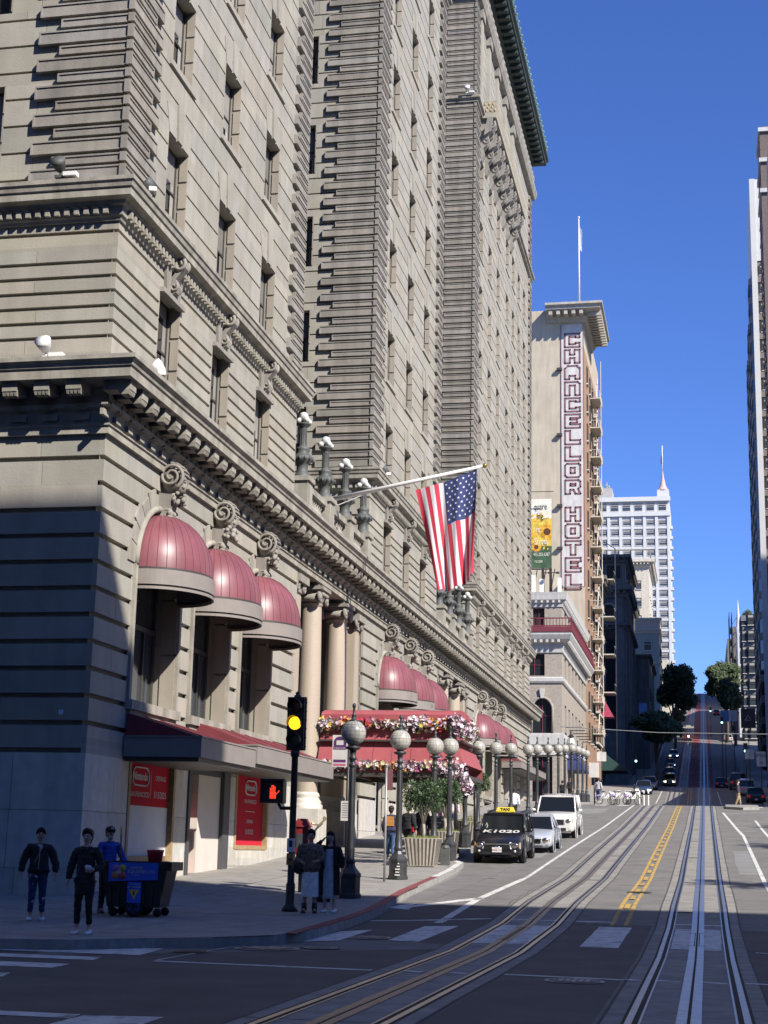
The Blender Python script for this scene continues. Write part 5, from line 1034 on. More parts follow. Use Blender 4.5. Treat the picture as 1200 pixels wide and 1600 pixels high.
def planter(x, y, hw, hh, ct, cr, label, seed, lab2):
    r = random.Random(seed); t = empty('planter', (x, y, sw_z(y)), label, 'planter', 'striped planters along the kerb'); mb = MB(); bw = hw * .78
    mb.hexa([(-bw, -bw, 0), (bw, -bw, 0), (bw, bw, 0), (-bw, bw, 0), (-hw, -hw, hh), (hw, -hw, hh), (hw, hw, hh), (-hw, hw, hh)], 0)
    for i in range(8):
        a0, a1 = -1 + 2 * (i + .3) / 8, -1 + 2 * (i + .72) / 8
        for q in range(4):
            c_, s_ = ((1, 0), (0, 1), (-1, 0), (0, -1))[q]; R = lambda px, py, z: (px * c_ - py * s_, px * s_ + py * c_, z)
            e = .006; mb.poly([R(a0 * bw, -bw - e, .02), R(a1 * bw, -bw - e, .02), R(a1 * hw, -hw - e, hh - .02), R(a0 * hw, -hw - e, hh - .02)], 1)
    mb.build('box', [PLW, PLD], t)
    mb = MB()
    for _ in range(260): px, py = r.uniform(-hw, hw) * .95, r.uniform(-hw, hw) * .95; mb.hexa([(px, py, hh - .02), (px + .015, py, hh - .02), (px + .015, py + .015, hh - .02), (px, py + .015, hh - .02)] + [(px + r.uniform(-.05, .05), py + r.uniform(-.05, .05), hh + r.uniform(.02, .1))] * 4, 0, r.uniform(.6, 1.4))
    mb.box(-hw + .02, hw - .02, -hw + .02, hw - .02, hh - .06, hh - .01, 0, .6); mb.build('ground_moss', [MOSS], t)
    s = empty('potted_tree', (x, y, sw_z(y) + hh - .03), lab2, 'tree', 'clipped trees in planters'); mb = MB()
    mb.tube([(0, 0, 0), (.02, 0, .25), (-.01, .02, .5), (.02, 0, ct - hh - .2)], [.055, .045, .05, .035], 8, 0)
    for k in range(7): a = k * .9; mb.tube([(.01, 0, .42), (cr * .35 * math.cos(a), cr * .35 * math.sin(a), ct - hh - .2), (cr * .7 * math.cos(a), cr * .7 * math.sin(a), ct - hh + .1 * (k % 3))], [.03, .02, .006], 6, 0)
    mb.build('trunk', [PBARK], s); mb = MB()
    for k in range(9): leafball(mb, (cr * .5 * math.cos(k * .8) * (k > 0), cr * .5 * math.sin(k * .8) * (k > 0), ct - hh + cr * .3 * math.sin(2.2 * k)), (cr * .6, cr * .6, cr * .55), 420, .052, r)
    mb.build('crown', [LEAFG], s)
planter(-8.12, 45.2, .48, .80, 2.05, .62, 'cream planter with brown stripes, nearest on the kerb', 4, 'round clipped bay tree in the nearest striped planter')
planter(-8.15, 49.2, .42, .80, 2.1, .55, 'striped planter just behind the nearest one, beside the taxi', 5, 'round clipped bay tree in the second striped planter'); 
planter(-8.65, 56.4, .44, .80, 2.3, .66, 'striped planter beyond the canopy, left of the taxi mirror', 6, 'loose clipped tree beyond the flower canopy, above the taxi'); planter(-8.75, 60.5, .42, .78, 2.2, .5, 'farthest striped planter beside the hotel kerb', 8, 'farthest potted tree, partly hidden behind the taxi')
# kerb bollards, boards, boxes
t = empty('sandwich_board', (-8.9, 52.2, sw_z(52.2)), 'dark grey sandwich board with white writing between the planters', 'sign'); mb = MB(); mb.hexa([(-.32, -.25, 0), (.32, -.25, 0), (.32, -.22, 0), (-.32, -.22, 0), (-.32, -.02, 1.15), (.32, -.02, 1.15), (.32, 0, 1.15), (-.32, 0, 1.15)], 0); mb.hexa([(-.32, .22, 0), (.32, .22, 0), (.32, .25, 0), (-.32, .25, 0), (-.32, .0, 1.15), (.32, .0, 1.15), (.32, .02, 1.15), (-.32, .02, 1.15)], 0)
for k, wd in enumerate((.3, .4, .26, .36)): yy = -.25 + .23 * (.55 + .12 * k) / 1.15 - .012; mb.box(-.2, -.2 + wd, yy, yy + .008, .55 + .12 * k, .58 + .12 * k, 1)
mb.build('board', [mat('slate board', (.07, .075, .08), .6), SIGNW], t)
mb = MB(); mb.box(-.13, .13, -.1, .1, 0, .5, 0); mb.lathe((0, 0, .5), [(.13, 0), (.1, .06), (0, .09)], 8, 0); tag(mb.build('kerb_box', [IRON], None, (-7.55, 45.75, sw_z(45.75))), 'low grey utility box on the kerb right of the nearest planter', 'utility box')
t = empty('alarm_box', (-8.75, 33.6, sw_z(33.6)), 'small red street box with a peaked top behind the women', 'street box'); mb = MB(); mb.tube([(0, 0, 0), (0, 0, .8)], .06, 8, 1); mb.build('post', [IRON, IRON], t); mb = MB(); mb.box(-.16, .16, -.12, .12, .8, 1.4, 0); mb.hexa([(-.2, -.15, 1.4), (.2, -.15, 1.4), (.2, .15, 1.4), (-.2, .15, 1.4), (-.09, -.08, 1.58), (.09, -.08, 1.58), (.09, .08, 1.58), (-.09, .08, 1.58)], 0); mb.box(-.1, .1, -.13, -.12, .95, 1.25, 1); mb.build('box', [mat('box red', (.30, .03, .03), .5), IRON], t)
t = empty('litter_bin', (-7.75, 31.6, sw_z(31.6)), 'slim black bin at the foot of the nearest lamp', 'bin'); mb = MB(); mb.lathe((0, 0, 0), [(0, 0), (.15, 0), (.17, .1), (.18, .8), (.19, .84), (.12, .9), (0, .92)], 12, 0); mb.build('body', [BLACKM], t)
t = empty('vertical_handrail', (0, 0, 0), 'short metal handrail fixed to the pale granite pedestal', 'handrail'); mb = MB(); mb.tube([(-12.68, 49.9, 2.25), (-12.55, 50.3, 2.2), (-12.55, 51.3, 2.45), (-12.7, 51.6, 2.5)], .035, 8, 0); mb.build('rail', [mat('brass', (.45, .36, .22), .4, metal=.7)], t)
# entrance canopy with flower garlands
t = empty('entrance_canopy', (0, 0, 0), 'coral red two tiered entrance canopy reaching from hotel to kerb on posts', 'canopy')
XA, XB, YA, YB = -12.85, -8.2, 51.3, 55.3; mb = MB()
n = 8; ring = [(YA + .1 + .0, 5.15)] + [((YA + YB) / 2 - (YB - YA - .2) / 2 * math.cos(math.pi * i / n) , 5.95 + .27 * math.sin(math.pi * i / n)) for i in range(n + 1)] + [(YB - .1, 5.15)]
for (y0, z0), (y1, z1) in zip(ring, ring[1:]): mb.poly([(XA, y0, z0), (XB, y0, z0), (XB, y1, z1), (XA, y1, z1)], 0, rt(.96, 1.03))
mb.poly([(XB, y, z) for y, z in ring], 0)
for y0, sy in ((YA, -1), (YB, 1)): mb.poly([(XA, y0 - sy * .1, 5.2), (XB, y0 - sy * .1, 5.2), (XB + .35, y0 + sy * .28, 4.3), (XA, y0 + sy * .28, 4.3)], 0); mb.poly([(XA, y0 + sy * .28, 4.3), (XB + .35, y0 + sy * .28, 4.3), (XB + .35, y0 + sy * .28, 3.98), (XA, y0 + sy * .28, 3.98)], 0, .92)
mb.poly([(XB, YA + .1, 5.2), (XB, YB - .1, 5.2), (XB + .35, YB + .28, 4.3), (XB + .35, YA - .28, 4.3)], 0)
for k in range(7): x = XA + .6 + .65 * k; mb.tube([(x, YA + .1, 5.21), (x, YA - .285, 4.3)], .012, 4, 0, .75)
mb.build('cover', [CANV], t)
mb = MB(); mb.box(XA, XB + .36, YA - .3, YA - .24, 3.84, 3.98, 0); mb.box(XA, XB + .36, YB + .24, YB + .3, 3.84, 3.98, 0); mb.box(XB + .3, XB + .36, YA - .24, YB + .24, 3.84, 3.98, 0); mb.box(XA, XB + .3, YA - .2, YB + .2, 5.02, 5.08, 0)
for k in range(6): x = XA + .9 * k; mb.box(x, x + .05, YA - .24, YB + .24, 3.9, 3.96, 0)
mb.build('frame', [FRAME], t)
for y in (YA - .2, YB + .2): 
    mb = MB(); mb.tube([(XB + .1, y, sw_z(y)), (XB + .1, y, 3.85)], .06, 10, 0); mb.lathe((XB + .1, y, sw_z(y)), [(.14, 0), (.14, .12), (.08, .2)], 10, 0); mb.build('post', [BLACKM], t)
FLC = [(.66, .62, .60), (.66, .62, .60), (.60, .36, .45), (.60, .47, .52), (.64, .48, .10), (.60, .25, .06), (.45, .025, .05), (.34, .05, .16), (.62, .55, .30), (.56, .30, .35)]
FLM = mat('blossom', (1, 1, 1), .75, var=0); FOL = mat('garland leaves', (.05, .08, .03), .7)
def garland(label, pts, n, rad, pal, seed, droop=.0):
    r = random.Random(seed); mb = MB(); segs_ = list(zip(pts, pts[1:])); Ls = [(Vector(b_) - Vector(a)).length for a, b_ in segs_]
    for i in range(n):
        q = r.uniform(0, sum(Ls)); k = 0
        while k < len(Ls) - 1 and q > Ls[k]: q -= Ls[k]; k += 1
        a, b_ = Vector(segs_[k][0]), Vector(segs_[k][1]); c = a + (b_ - a) * (q / Ls[k]); ph = math.sin(q * 2.3 + k) * .5 + math.sin(q * 5.1) * .3
        rr = rad * (1 + .25 * ph); c = c + Vector((r.gauss(0, rr * .45), r.gauss(0, rr * .45), r.gauss(0, rr * .55) - droop * abs(ph)))
        col = pal[int((q * 1.6 + r.uniform(0, 2.4)) * 1.9) % len(pal)]; s = r.uniform(.045, .09); t_ = r.uniform(.8, 1.1); cc = tuple(v * t_ for v in col)
        ax = Vector((r.gauss(0, 1), r.gauss(-.6, 1), r.gauss(.3, 1))).normalized(); u = ax.orthogonal().normalized(); v = ax.cross(u)
        for p5 in range(5):
            an = p5 * 1.2566; d = u * math.cos(an) + v * math.sin(an); e = u * math.cos(an + .6) + v * math.sin(an + .6); f = u * math.cos(an - .6) + v * math.sin(an - .6)
            mb.poly([c, c + f * s * .75 + ax * s * .2, c + d * s * 1.15 + ax * s * .35, c + e * s * .75 + ax * s * .2], 0, cc)
        if i % 3 == 0:
            c2 = c + Vector((r.gauss(0, rr * .3), r.gauss(.03, .03), -abs(r.gauss(0, rr * .5)))); mb.poly([c2 - u * .07, c2 + v * .035, c2 + u * .07, c2 - v * .035], 1, r.uniform(.6, 1.5))
    return tag(mb.build('flower_garland', [FLM, FOL]), label, 'garland', 'flower garlands on the canopy')
garland('upper garland of white, red and yellow flowers on the canopy edge', [(XA, YA - .02, 5.62), (XB + .05, YA - .02, 5.62), (XB + .1, YB, 5.62)], 1700, .16, FLC, 1)
garland('lower garland of orange, pink and cream flowers above the canopy frame', [(XA, YA - .33, 4.22), (XB + .1, YA - .33, 4.22)], 1000, .12, [FLC[1], FLC[5], FLC[8], FLC[2], FLC[3], FLC[7], FLC[1], FLC[8]], 2)
PK = [(.62, .42, .50), (.66, .56, .60), (.55, .30, .40), (.64, .52, .64), (.66, .60, .52)]
garland('pink and lilac flower clump at the upper canopy corner', [(XB - .1, YA - .1, 5.75), (XB + .42, YA - .1, 5.35)], 420, .2, PK, 3)
garland('pale pink flower clump at the lower canopy corner', [(XB - .5, YA - .3, 4.2), (XB + .2, YA - .32, 4.05), (XB + .45, YA - .1, 3.45)], 620, .22, PK, 5)
# lamp standards on the terrace and the flagpole
def terrace_lamp():
    t = empty('terrace_lamp', (0, 0, 0), 'iron lamp standard', 'lamp standard', 'lamp standards on the hotel terrace'); mb = MB()
    mb.lathe((0, 0, 0), [(.28, 0), (.28, .1), (.2, .16), (.19, .4), (.24, .5), (.34, .58), (.36, .68), (.28, .78), (.2, .84), (.24, .95), (.25, 1.02), (.14, 1.08), (.12, 1.15), (.115, 1.72), (.13, 1.76), (.24, 1.84), (.26, 1.88), (.0, 1.9)], 16, 0)
    for k in range(12): a = k * .5236; mb.ball((.35 * math.cos(a), .35 * math.sin(a), .64), (.05, .05, .08), 6, 4, 0); mb.tube([(.118 * math.cos(a), .118 * math.sin(a), 1.1), (.115 * math.cos(a), .115 * math.sin(a), 1.7)], .016, 4, 0)
    mb.build('standard', [IRON], t)
    for k in range(5):
        if k < 4: a = .785 + k * 1.5708; p = (.21 * math.cos(a), .21 * math.sin(a), 1.98); r = .105
        else: p = (0, 0, 2.14); r = .165
        mb = MB(); mb.ball(p, r, 14, 10, 0); mb.build('globe', [LAMPW], t)
    return t
TL = terrace_lamp(); k = 0
for base in (47.4, 75.0):
    for j in range(4):
        L = ('%s terrace lamp of white globes in the row left of the flag' % ('first', 'second', 'third', 'fourth')[j]) if base < 60 else ('%s terrace lamp of white globes in the row behind the flag' % ('first', 'second', 'third', 'fourth')[j])
        P = (-13.05, base + 1.1 + 3.17 * j, 13.58)
        if k == 0: TL.location = P; TL['label'] = L
        else: dup(TL, P, 0, L)
        k += 1
mb = MB(); A, B = Vector((-13.0, 52.5, 13.75)), Vector((-7.5, 52.5, 14.84)); mb.tube([A, B], [.085, .055], 12, 0); mb.ball(B + (B - A).normalized() * .07, .09, 10, 8, 1); mb.tube([A + Vector((-.1, 0, -.35)), A + (B - A) * .3], .02, 5, 0)
FP = mb.build('flagpole', [WHITEF, mat('gilt ball', (.45, .33, .12), .3, metal=.8)]); tag(FP, 'white flagpole slanting out from the hotel terrace over the street', 'flagpole')
mb = MB()
TLc, TR, BL, BR = Vector((-9.92, 52.5, 14.05)), Vector((-7.72, 52.5, 14.76)), Vector((-9.05, 52.35, 10.30)), Vector((-7.75, 52.6, 10.95))
def FS(u, v):
    p = (TLc * (1 - u) + TR * u) * (1 - v) + (BL * (1 - u) + BR * u) * v; k = .25 + .75 * v
    p = p + Vector((.05 * k * math.sin(9 * u + 2 * v), .16 * k * math.sin(u * 15 + 3.2 * v + .6) + .05 * k * math.sin(33 * u + 5 * v), -.12 * math.sin(math.pi * u) * (1 - v) * .8 - .16 * v * math.sin(math.pi * u) ** 2 + .05 * v * math.sin(14 * u)))
    return p
NU, NV = 78, 44; mb.sm = True; vs = [FS(i / NU, j / NV) for j in range(NV + 1) for i in range(NU + 1)]
kx = len(mb.v); mb.v += [tuple(p) for p in vs]
for j in range(NV):
    for i in range(NU):
        st = i // 6; m = 0 if st % 2 == 0 else 1
        if st >= 6 and j / NV < .40: m = 2
        mb.f.append((kx + j * (NU + 1) + i, kx + j * (NU + 1) + i + 1, kx + (j + 1) * (NU + 1) + i + 1, kx + (j + 1) * (NU + 1) + i)); mb.m.append(m); mb.t.append(1.0); mb.s.append(True)
mb.sm = False
u0, u1, v1 = 36 / 78, 1.0, .40
for a in range(9):
    for b_ in range(6 if a % 2 == 0 else 5):
        uu = u0 + (u1 - u0) * ((b_ + .5) / 6 + (0 if a % 2 == 0 else 1 / 12)); vv = v1 * (a + .75) / 9.5; du, dv = .021, .021 * 2.3 / 3.9 * 1.0
        for side in (-1, 1):
            P = []
            for k in range(10):
                an = math.pi * k / 5 + math.pi / 2; rr = 1 if k % 2 == 0 else .42; x_, y_ = uu + du * rr * math.sin(an), vv + dv * rr * math.cos(an)
                nrm = (FS(x_ + .01, y_) - FS(x_, y_)).cross(FS(x_, y_ + .01) - FS(x_, y_)).normalized(); P.append(FS(x_, y_) + nrm * .012 * side)
            mb.poly(P, 3)
def cloth(nm, c):
    m = mat(nm, c, .8, var=.04); p = m.node_tree.nodes['Principled BSDF']; p.inputs['Sheen Weight'].default_value = .2; return m
tag(mb.build('national_flag', [cloth('flag red', (.48, .022, .05)), cloth('flag white', (.66, .65, .67)), cloth('flag blue', (.025, .04, .15)), cloth('flag star white', (.78, .78, .80))]), 'large stars and stripes flag hanging from the slanting white pole', 'flag')
# floodlights on the ledges
def flood(p, label, c, rz=0):
    t = empty('floodlight', p, label, 'floodlight', None, rz); mb = MB(); mb.box(-.12, .12, -.06, .06, 0, .06, 0); mb.tube([(0, 0, .05), (0, 0, .14)], .03, 6, 0); mb.box(.1, .42, -.1, .08, .02, .12, 1); mb.build('bracket', [c, WHITEF], t)
    mb = MB(); mb.tube([(0, .02, .2), (-.02, -.12, .32), (-.02, -.2, .38)], [.1, .17, .19], 12, 0); mb.build('lamp_housing', [c], t)
flood((-14.35, 30.9, 16.52), 'round caged floodlight on the upper stone ledge of the corner wing', IRON); flood((-14.25, 30.6, 12.03), 'cream floodlight on the lower cornice of the corner', WHITEF)
flood((-12.6, 32.3, 16.52), 'dark floodlight at the corner of the upper stone ledge', IRON, -1.2); flood((-12.2, 32.5, 12.03), 'pale floodlight on the cornice just round the corner', WHITEF, -1.2); flood((-12.65, 60.6, 16.52), 'small floodlight on the second wing ledge above the flagpole', IRON, -1.2); flood((-13.4, 85.9, 47.0), 'white floodlight high on the ledge beside the gilded balcony', WHITEF)
# overhead wire, far street signs
mb = MB(); mb.tube([(-12.8, 140, 12.6), (-4, 140.5, 12.15), (8, 141, 12.1), (14, 141, 12.3)], .035, 5, 0); tag(mb.build('overhead_wire', [mat('wire grey', (.22, .22, .22), .5)]), 'thin cable strung across the street before the shaded block', 'wire')
def far_sign(x, y, h, w_, hh, m, label, txt=None, cat='sign', tm=None, ts=.3):
    t = empty('street_sign', (x, y, g(y)), label, cat); mb = MB(); mb.tube([(0, 0, 0), (0, 0, h)], .05, 6, 0); mb.build('pole', [BLACKM], t); mb = MB(); mb.box(-w_ / 2, w_ / 2, -.1, -.06, h - hh, h, 0)
    for k, s in enumerate(txt or []): text_into(mb, s, (0, -.105, h - hh * (k + .55) / len(txt)), (1, 0, 0), (0, 0, 1), ts, 1)
    mb.build('plate', [m, tm or BLACKM], t)
far_sign(-8.2, 121 - 3, 3.2, .75, 1.1, SIGNW, 'white parking sign on a pole past the last lamp')
far_sign(5.6, 163, 5.0, .9, 1.5, SIGNW, 'white speed limit sign reading 20 on the right pavement', ['SPEED', '20'], ts=.42); far_sign(4.6, 168, 5.0, .9, 1.0, SIGNW, 'white no turns sign beside a green traffic light'); 
BLU = mat('banner blue', (.12, .24, .48), .6); far_sign(3.1, 240, 11.2, 1.15, 1.7, BLU, 'pale blue street banner hanging on the right pavement', None, 'banner'); far_sign(4.4, 240, 11.2, 1.0, 1.7, mat('banner grey', (.45, .47, .52), .6), 'light grey street banner beside the pale blue one', None, 'banner')
far_sign(6.3, 232, 11.6, 2.1, 2.8, mat('black hanging sign', (.03, .03, .035), .5), 'large dark blade sign with a white triangle', None, 'sign', SIGNW)
mb = MB(); T3 = [(5.9, 231.85, g(232) + 9.9), (6.7, 231.85, g(232) + 9.9), (6.3, 231.85, g(232) + 10.7)]; mb.tube(T3 + T3[:1], .06, 4, 0); mb.build('triangle_mark', [SIGNW], [o for o in COL.objects if o.get('label', '').startswith('large dark blade')][0]).matrix_parent_inverse = Matrix.Translation((-6.3, -232, -g(232)))
far_sign(-9.0, 236, 12.4, 1.2, 2.6, BLU, 'dark blue banner hung on the left pavement below the trees', None, 'banner')
far_sign(-11.0, 170, 4.5, 1.0, 1.0, SIGNW, 'small white square sign in the shade on the left pavement')
def tl(x, y, h, col, label, e=6):
    t = empty('traffic_light', (x, y, g(y)), label, 'traffic light', 'traffic lights up the hill'); mb = MB(); mb.tube([(0, 0, 0), (0, 0, h)], .07, 6, 0); mb.build('pole', [BLACKM], t); mb = MB(); mb.box(-.22, .22, -.2, .1, h, h + 1.1, 0); hd = mb.build('signal_head', [BLACKM], t); mb = MB(); mb.tube([(0, -.2, h + .25), (0, -.26, h + .25)], .15, 12, 0); mb.build('lens', [col], hd)
GRN = mat('green lens lit', (.45, 1.0, .85), .3, emit=3.0)
tl(4.3, 172, 4.4, GRN, 'green traffic light beside the no turns sign'); tl(2.6, 238, 9.2, GRN, 'bright green traffic light under the grey banner'); tl(-9.2, 214, 4.2, GRN, 'green traffic light deep in the shade on the left'); tl(1.4, 346, 5.5, GRN, 'small green traffic light high on the hill, beside brake lights')
t = empty('ornate_lamp', (-12.0, 142.6, sw_z(142)), 'old style lantern lamp with a pale glass head before the brick corner building', 'street lamp'); mb = MB(); mb.lathe((0, 0, 0), [(.3, 0), (.3, .5), (.12, .8), (.1, 4.6), (.2, 4.7), (.12, 4.8)], 10, 0); mb.build('post', [mat('brown post', (.12, .045, .04), .5)], t); mb = MB(); mb.lathe((0, 0, 4.8), [(.2, 0), (.42, .3), (.45, 1.0), (.3, 1.4), (.1, 1.6)], 8, 0); mb.build('lantern', [PEARL], t); mb = MB(); mb.lathe((0, 0, 6.4), [(.34, 0), (.12, .2), (.05, .6), (0, .7)], 8, 0); mb.build('finial', [BLACKM], t)
t = empty('curved_lamp', (7.6, 170, sw_z(170)), 'tall curved white lamp pole at the right edge', 'street lamp'); mb = MB(); mb.tube([(0, 0, 0), (0, 0, 11.5), (.3, 0, 12.4), (1.2, 0, 13), (2.6, 0, 13.1)], .12, 8, 0); mb.build('pole', [WHITEF], t); mb = MB(); mb.box(2.4, 3.3, -.2, .2, 12.95, 13.15, 0); mb.build('lamp_head', [WHITEF], t)
AWG = mat('dark green awning', (.02, .06, .055), .8)
def far_awning(label, y0, y1, x1, zb, m, nm='sidewalk_awning'):
    mb = MB(); mb.hexa([(-13, y0, zb), (x1, y0, zb), (x1, y1, zb), (-13, y1, zb), (-13, y0, zb + 2.2), (-12.6, y0, zb + 2.2), (-12.6, y1, zb + 2.2), (-13, y1, zb + 2.2)], 0); tag(mb.build(nm, [m]), label, 'awning')
far_awning('dark green awning over shops below the slab hotel', 201, 210, -9.8, g(204) + 2.6, AWG); far_awning('dusky pink awning over the pavement past the fire escapes', 200.5, 203.5, -11.4, g(203) + 9.4, mat('pink awning', (.42, .06, .12), .8)); far_awning('blue white edged awning at the brick corner building', 150, 158, -11.4, g(152) + 3.3, mat('navy awning', (.03, .05, .16), .7))
# scooters and posts past the hotel corner
def scooter(x, y, label, rz):
    t = empty('bicycle', (x, y, g(y)), label, 'bicycle', 'white hire bicycles at the kerb', rz); mb = MB()
    mb.tube([(-.28, 0, .42), (.2, 0, .45), (.33, 0, .9)], .035, 6, 0); mb.tube([(-.12, 0, .85), (-.05, 0, .4), (.3, 0, .78)], .03, 6, 0); mb.tube([(-.45, 0, .3), (-.12, 0, .72)], .025, 6, 0); mb.tube([(.33, 0, .9), (.45, 0, .3)], .025, 6, 0); mb.tube([(.3, -.25, .98), (.33, 0, .95), (.3, .25, .98)], .02, 6, 0); mb.box(.32, .55, -.14, .14, .72, .86, 0); mb.hexa([(-.6, -.04, .55), (-.3, -.04, .62), (-.3, .04, .62), (-.6, .04, .55), (-.55, -.04, .66), (-.3, -.04, .68), (-.3, .04, .68), (-.55, .04, .66)], 1); mb.box(-.25, .0, -.06, .06, .84, .9, 2)
    mb.build('frame', [WHITEF, mat('violet guard', (.35, .2, .6), .5), BLACKM], t)
    for wx in (-.45, .45): mb = MB(); mb.torus((wx, 0, .3), (0, 1, 0), .28, .025, 20, 6, 0); [mb.tube([(wx, 0, .3), (wx + .27 * math.cos(a), 0, .3 + .27 * math.sin(a))], .006, 3, 0) for a in (0, 1.05, 2.1, 3.14, 4.2, 5.2)]; mb.build('wheel', [BLACKM], t)
for i, (x, y, rz) in enumerate(((-6.7, 107, .35), (-6.1, 108.2, 1.2), (-5.7, 107.2, .1), (-5.3, 108.6, 1.5), (-4.9, 107.4, .6))): scooter(x, y, ('leftmost white hire bicycle at the corner stand', 'second white hire bicycle from the left', 'middle white hire bicycle of the corner stand', 'fourth white hire bicycle from the left', 'rightmost white hire bicycle, next to the white posts')[i], rz)
for i, x in enumerate((-4.45, -4.15, -3.85)): mb = MB(); mb.lathe((x, 108, g(108)), [(.07, 0), (.05, .05), (.05, .95), (.0, 1.0)], 8, 0); mb.box(x - .052, x + .052, 107.945, 108.055, g(108) + .7, g(108) + .8, 1); tag(mb.build('flexible_post', [WHITEF, BLACKM]), ('left', 'middle', 'right')[i] + ' white flexible post beside the hire bicycles', 'post', 'white flexible posts')
# ------------------------------------------------------------ vehicles (local frame: front towards -y)
TYRE = mat('tyre rubber', (.015, .015, .016), .85, var=.1); RIMM = mat('alloy rim', (.35, .35, .36), .35, metal=.8); CARGL = mat('car glass', (.010, .012, .014), .05, var=0, spec=.35); LENSC = mat('clear headlight', (.62, .62, .60), .12, spec=.9); PLASTIC = mat('black plastic', (.02, .02, .021), .55); CHROME = mat('chrome', (.55, .55, .56), .15, metal=1.0); PLATE = mat('number plate', (.72, .72, .72), .5); TAILR = mat('tail lamp red', (.45, .015, .02), .25, emit=.25); HEADON = mat('headlamp lit', (1.0, .95, .82), .2, emit=4.0)
def paint(nm, c): return mat(nm, c, .28, var=.03, spec=.45, coat=.25 if max(c) < .1 else .7)
def wheel_proto(r, w_):
    mb = MB(); mb.lathe((0, 0, 0), [(r * .62, -w_/2), (r * .9, -w_/2), (r, -w_ * .32), (r, w_ * .32), (r * .9, w_/2), (r * .62, w_/2)], 22, 0); ty = mb.build('wheel', [TYRE])
    mb = MB(); mb.lathe((0, 0, w_ * .36), [(0, .04), (r * .16, .04), (r * .2, .0), (r * .58, .02), (r * .64, .05), (r * .64, -.1)], 22, 0)
    for k in range(6): a = k * 1.0472; mb.obox((r * .38 * math.cos(a), r * .38 * math.sin(a), w_ * .36 + .02), (r * .2 * math.cos(a), r * .2 * math.sin(a), 0), (-.035 * math.sin(a), .035 * math.cos(a), 0), (0, 0, .03), 1)
    mb.build('rim', [PLASTIC, RIMM], ty); return ty
def loft(mb, st, m, cap=True):
    k = len(st[0]); n0 = len(mb.v)
    for ring in st: mb.v += [tuple(p) for p in ring]
    for i in range(len(st) - 1):
        for j in range(k): mb.f.append((n0 + i * k + j, n0 + i * k + (j + 1) % k, n0 + (i + 1) * k + (j + 1) % k, n0 + (i + 1) * k + j)); mb.m.append(m); mb.t.append(1.0); mb.s.append(True)
    if cap:
        for b_ in (0, len(st) - 1): mb.f.append(tuple(n0 + b_ * k + j for j in range(k))); mb.m.append(m); mb.t.append(1.0); mb.s.append(False)
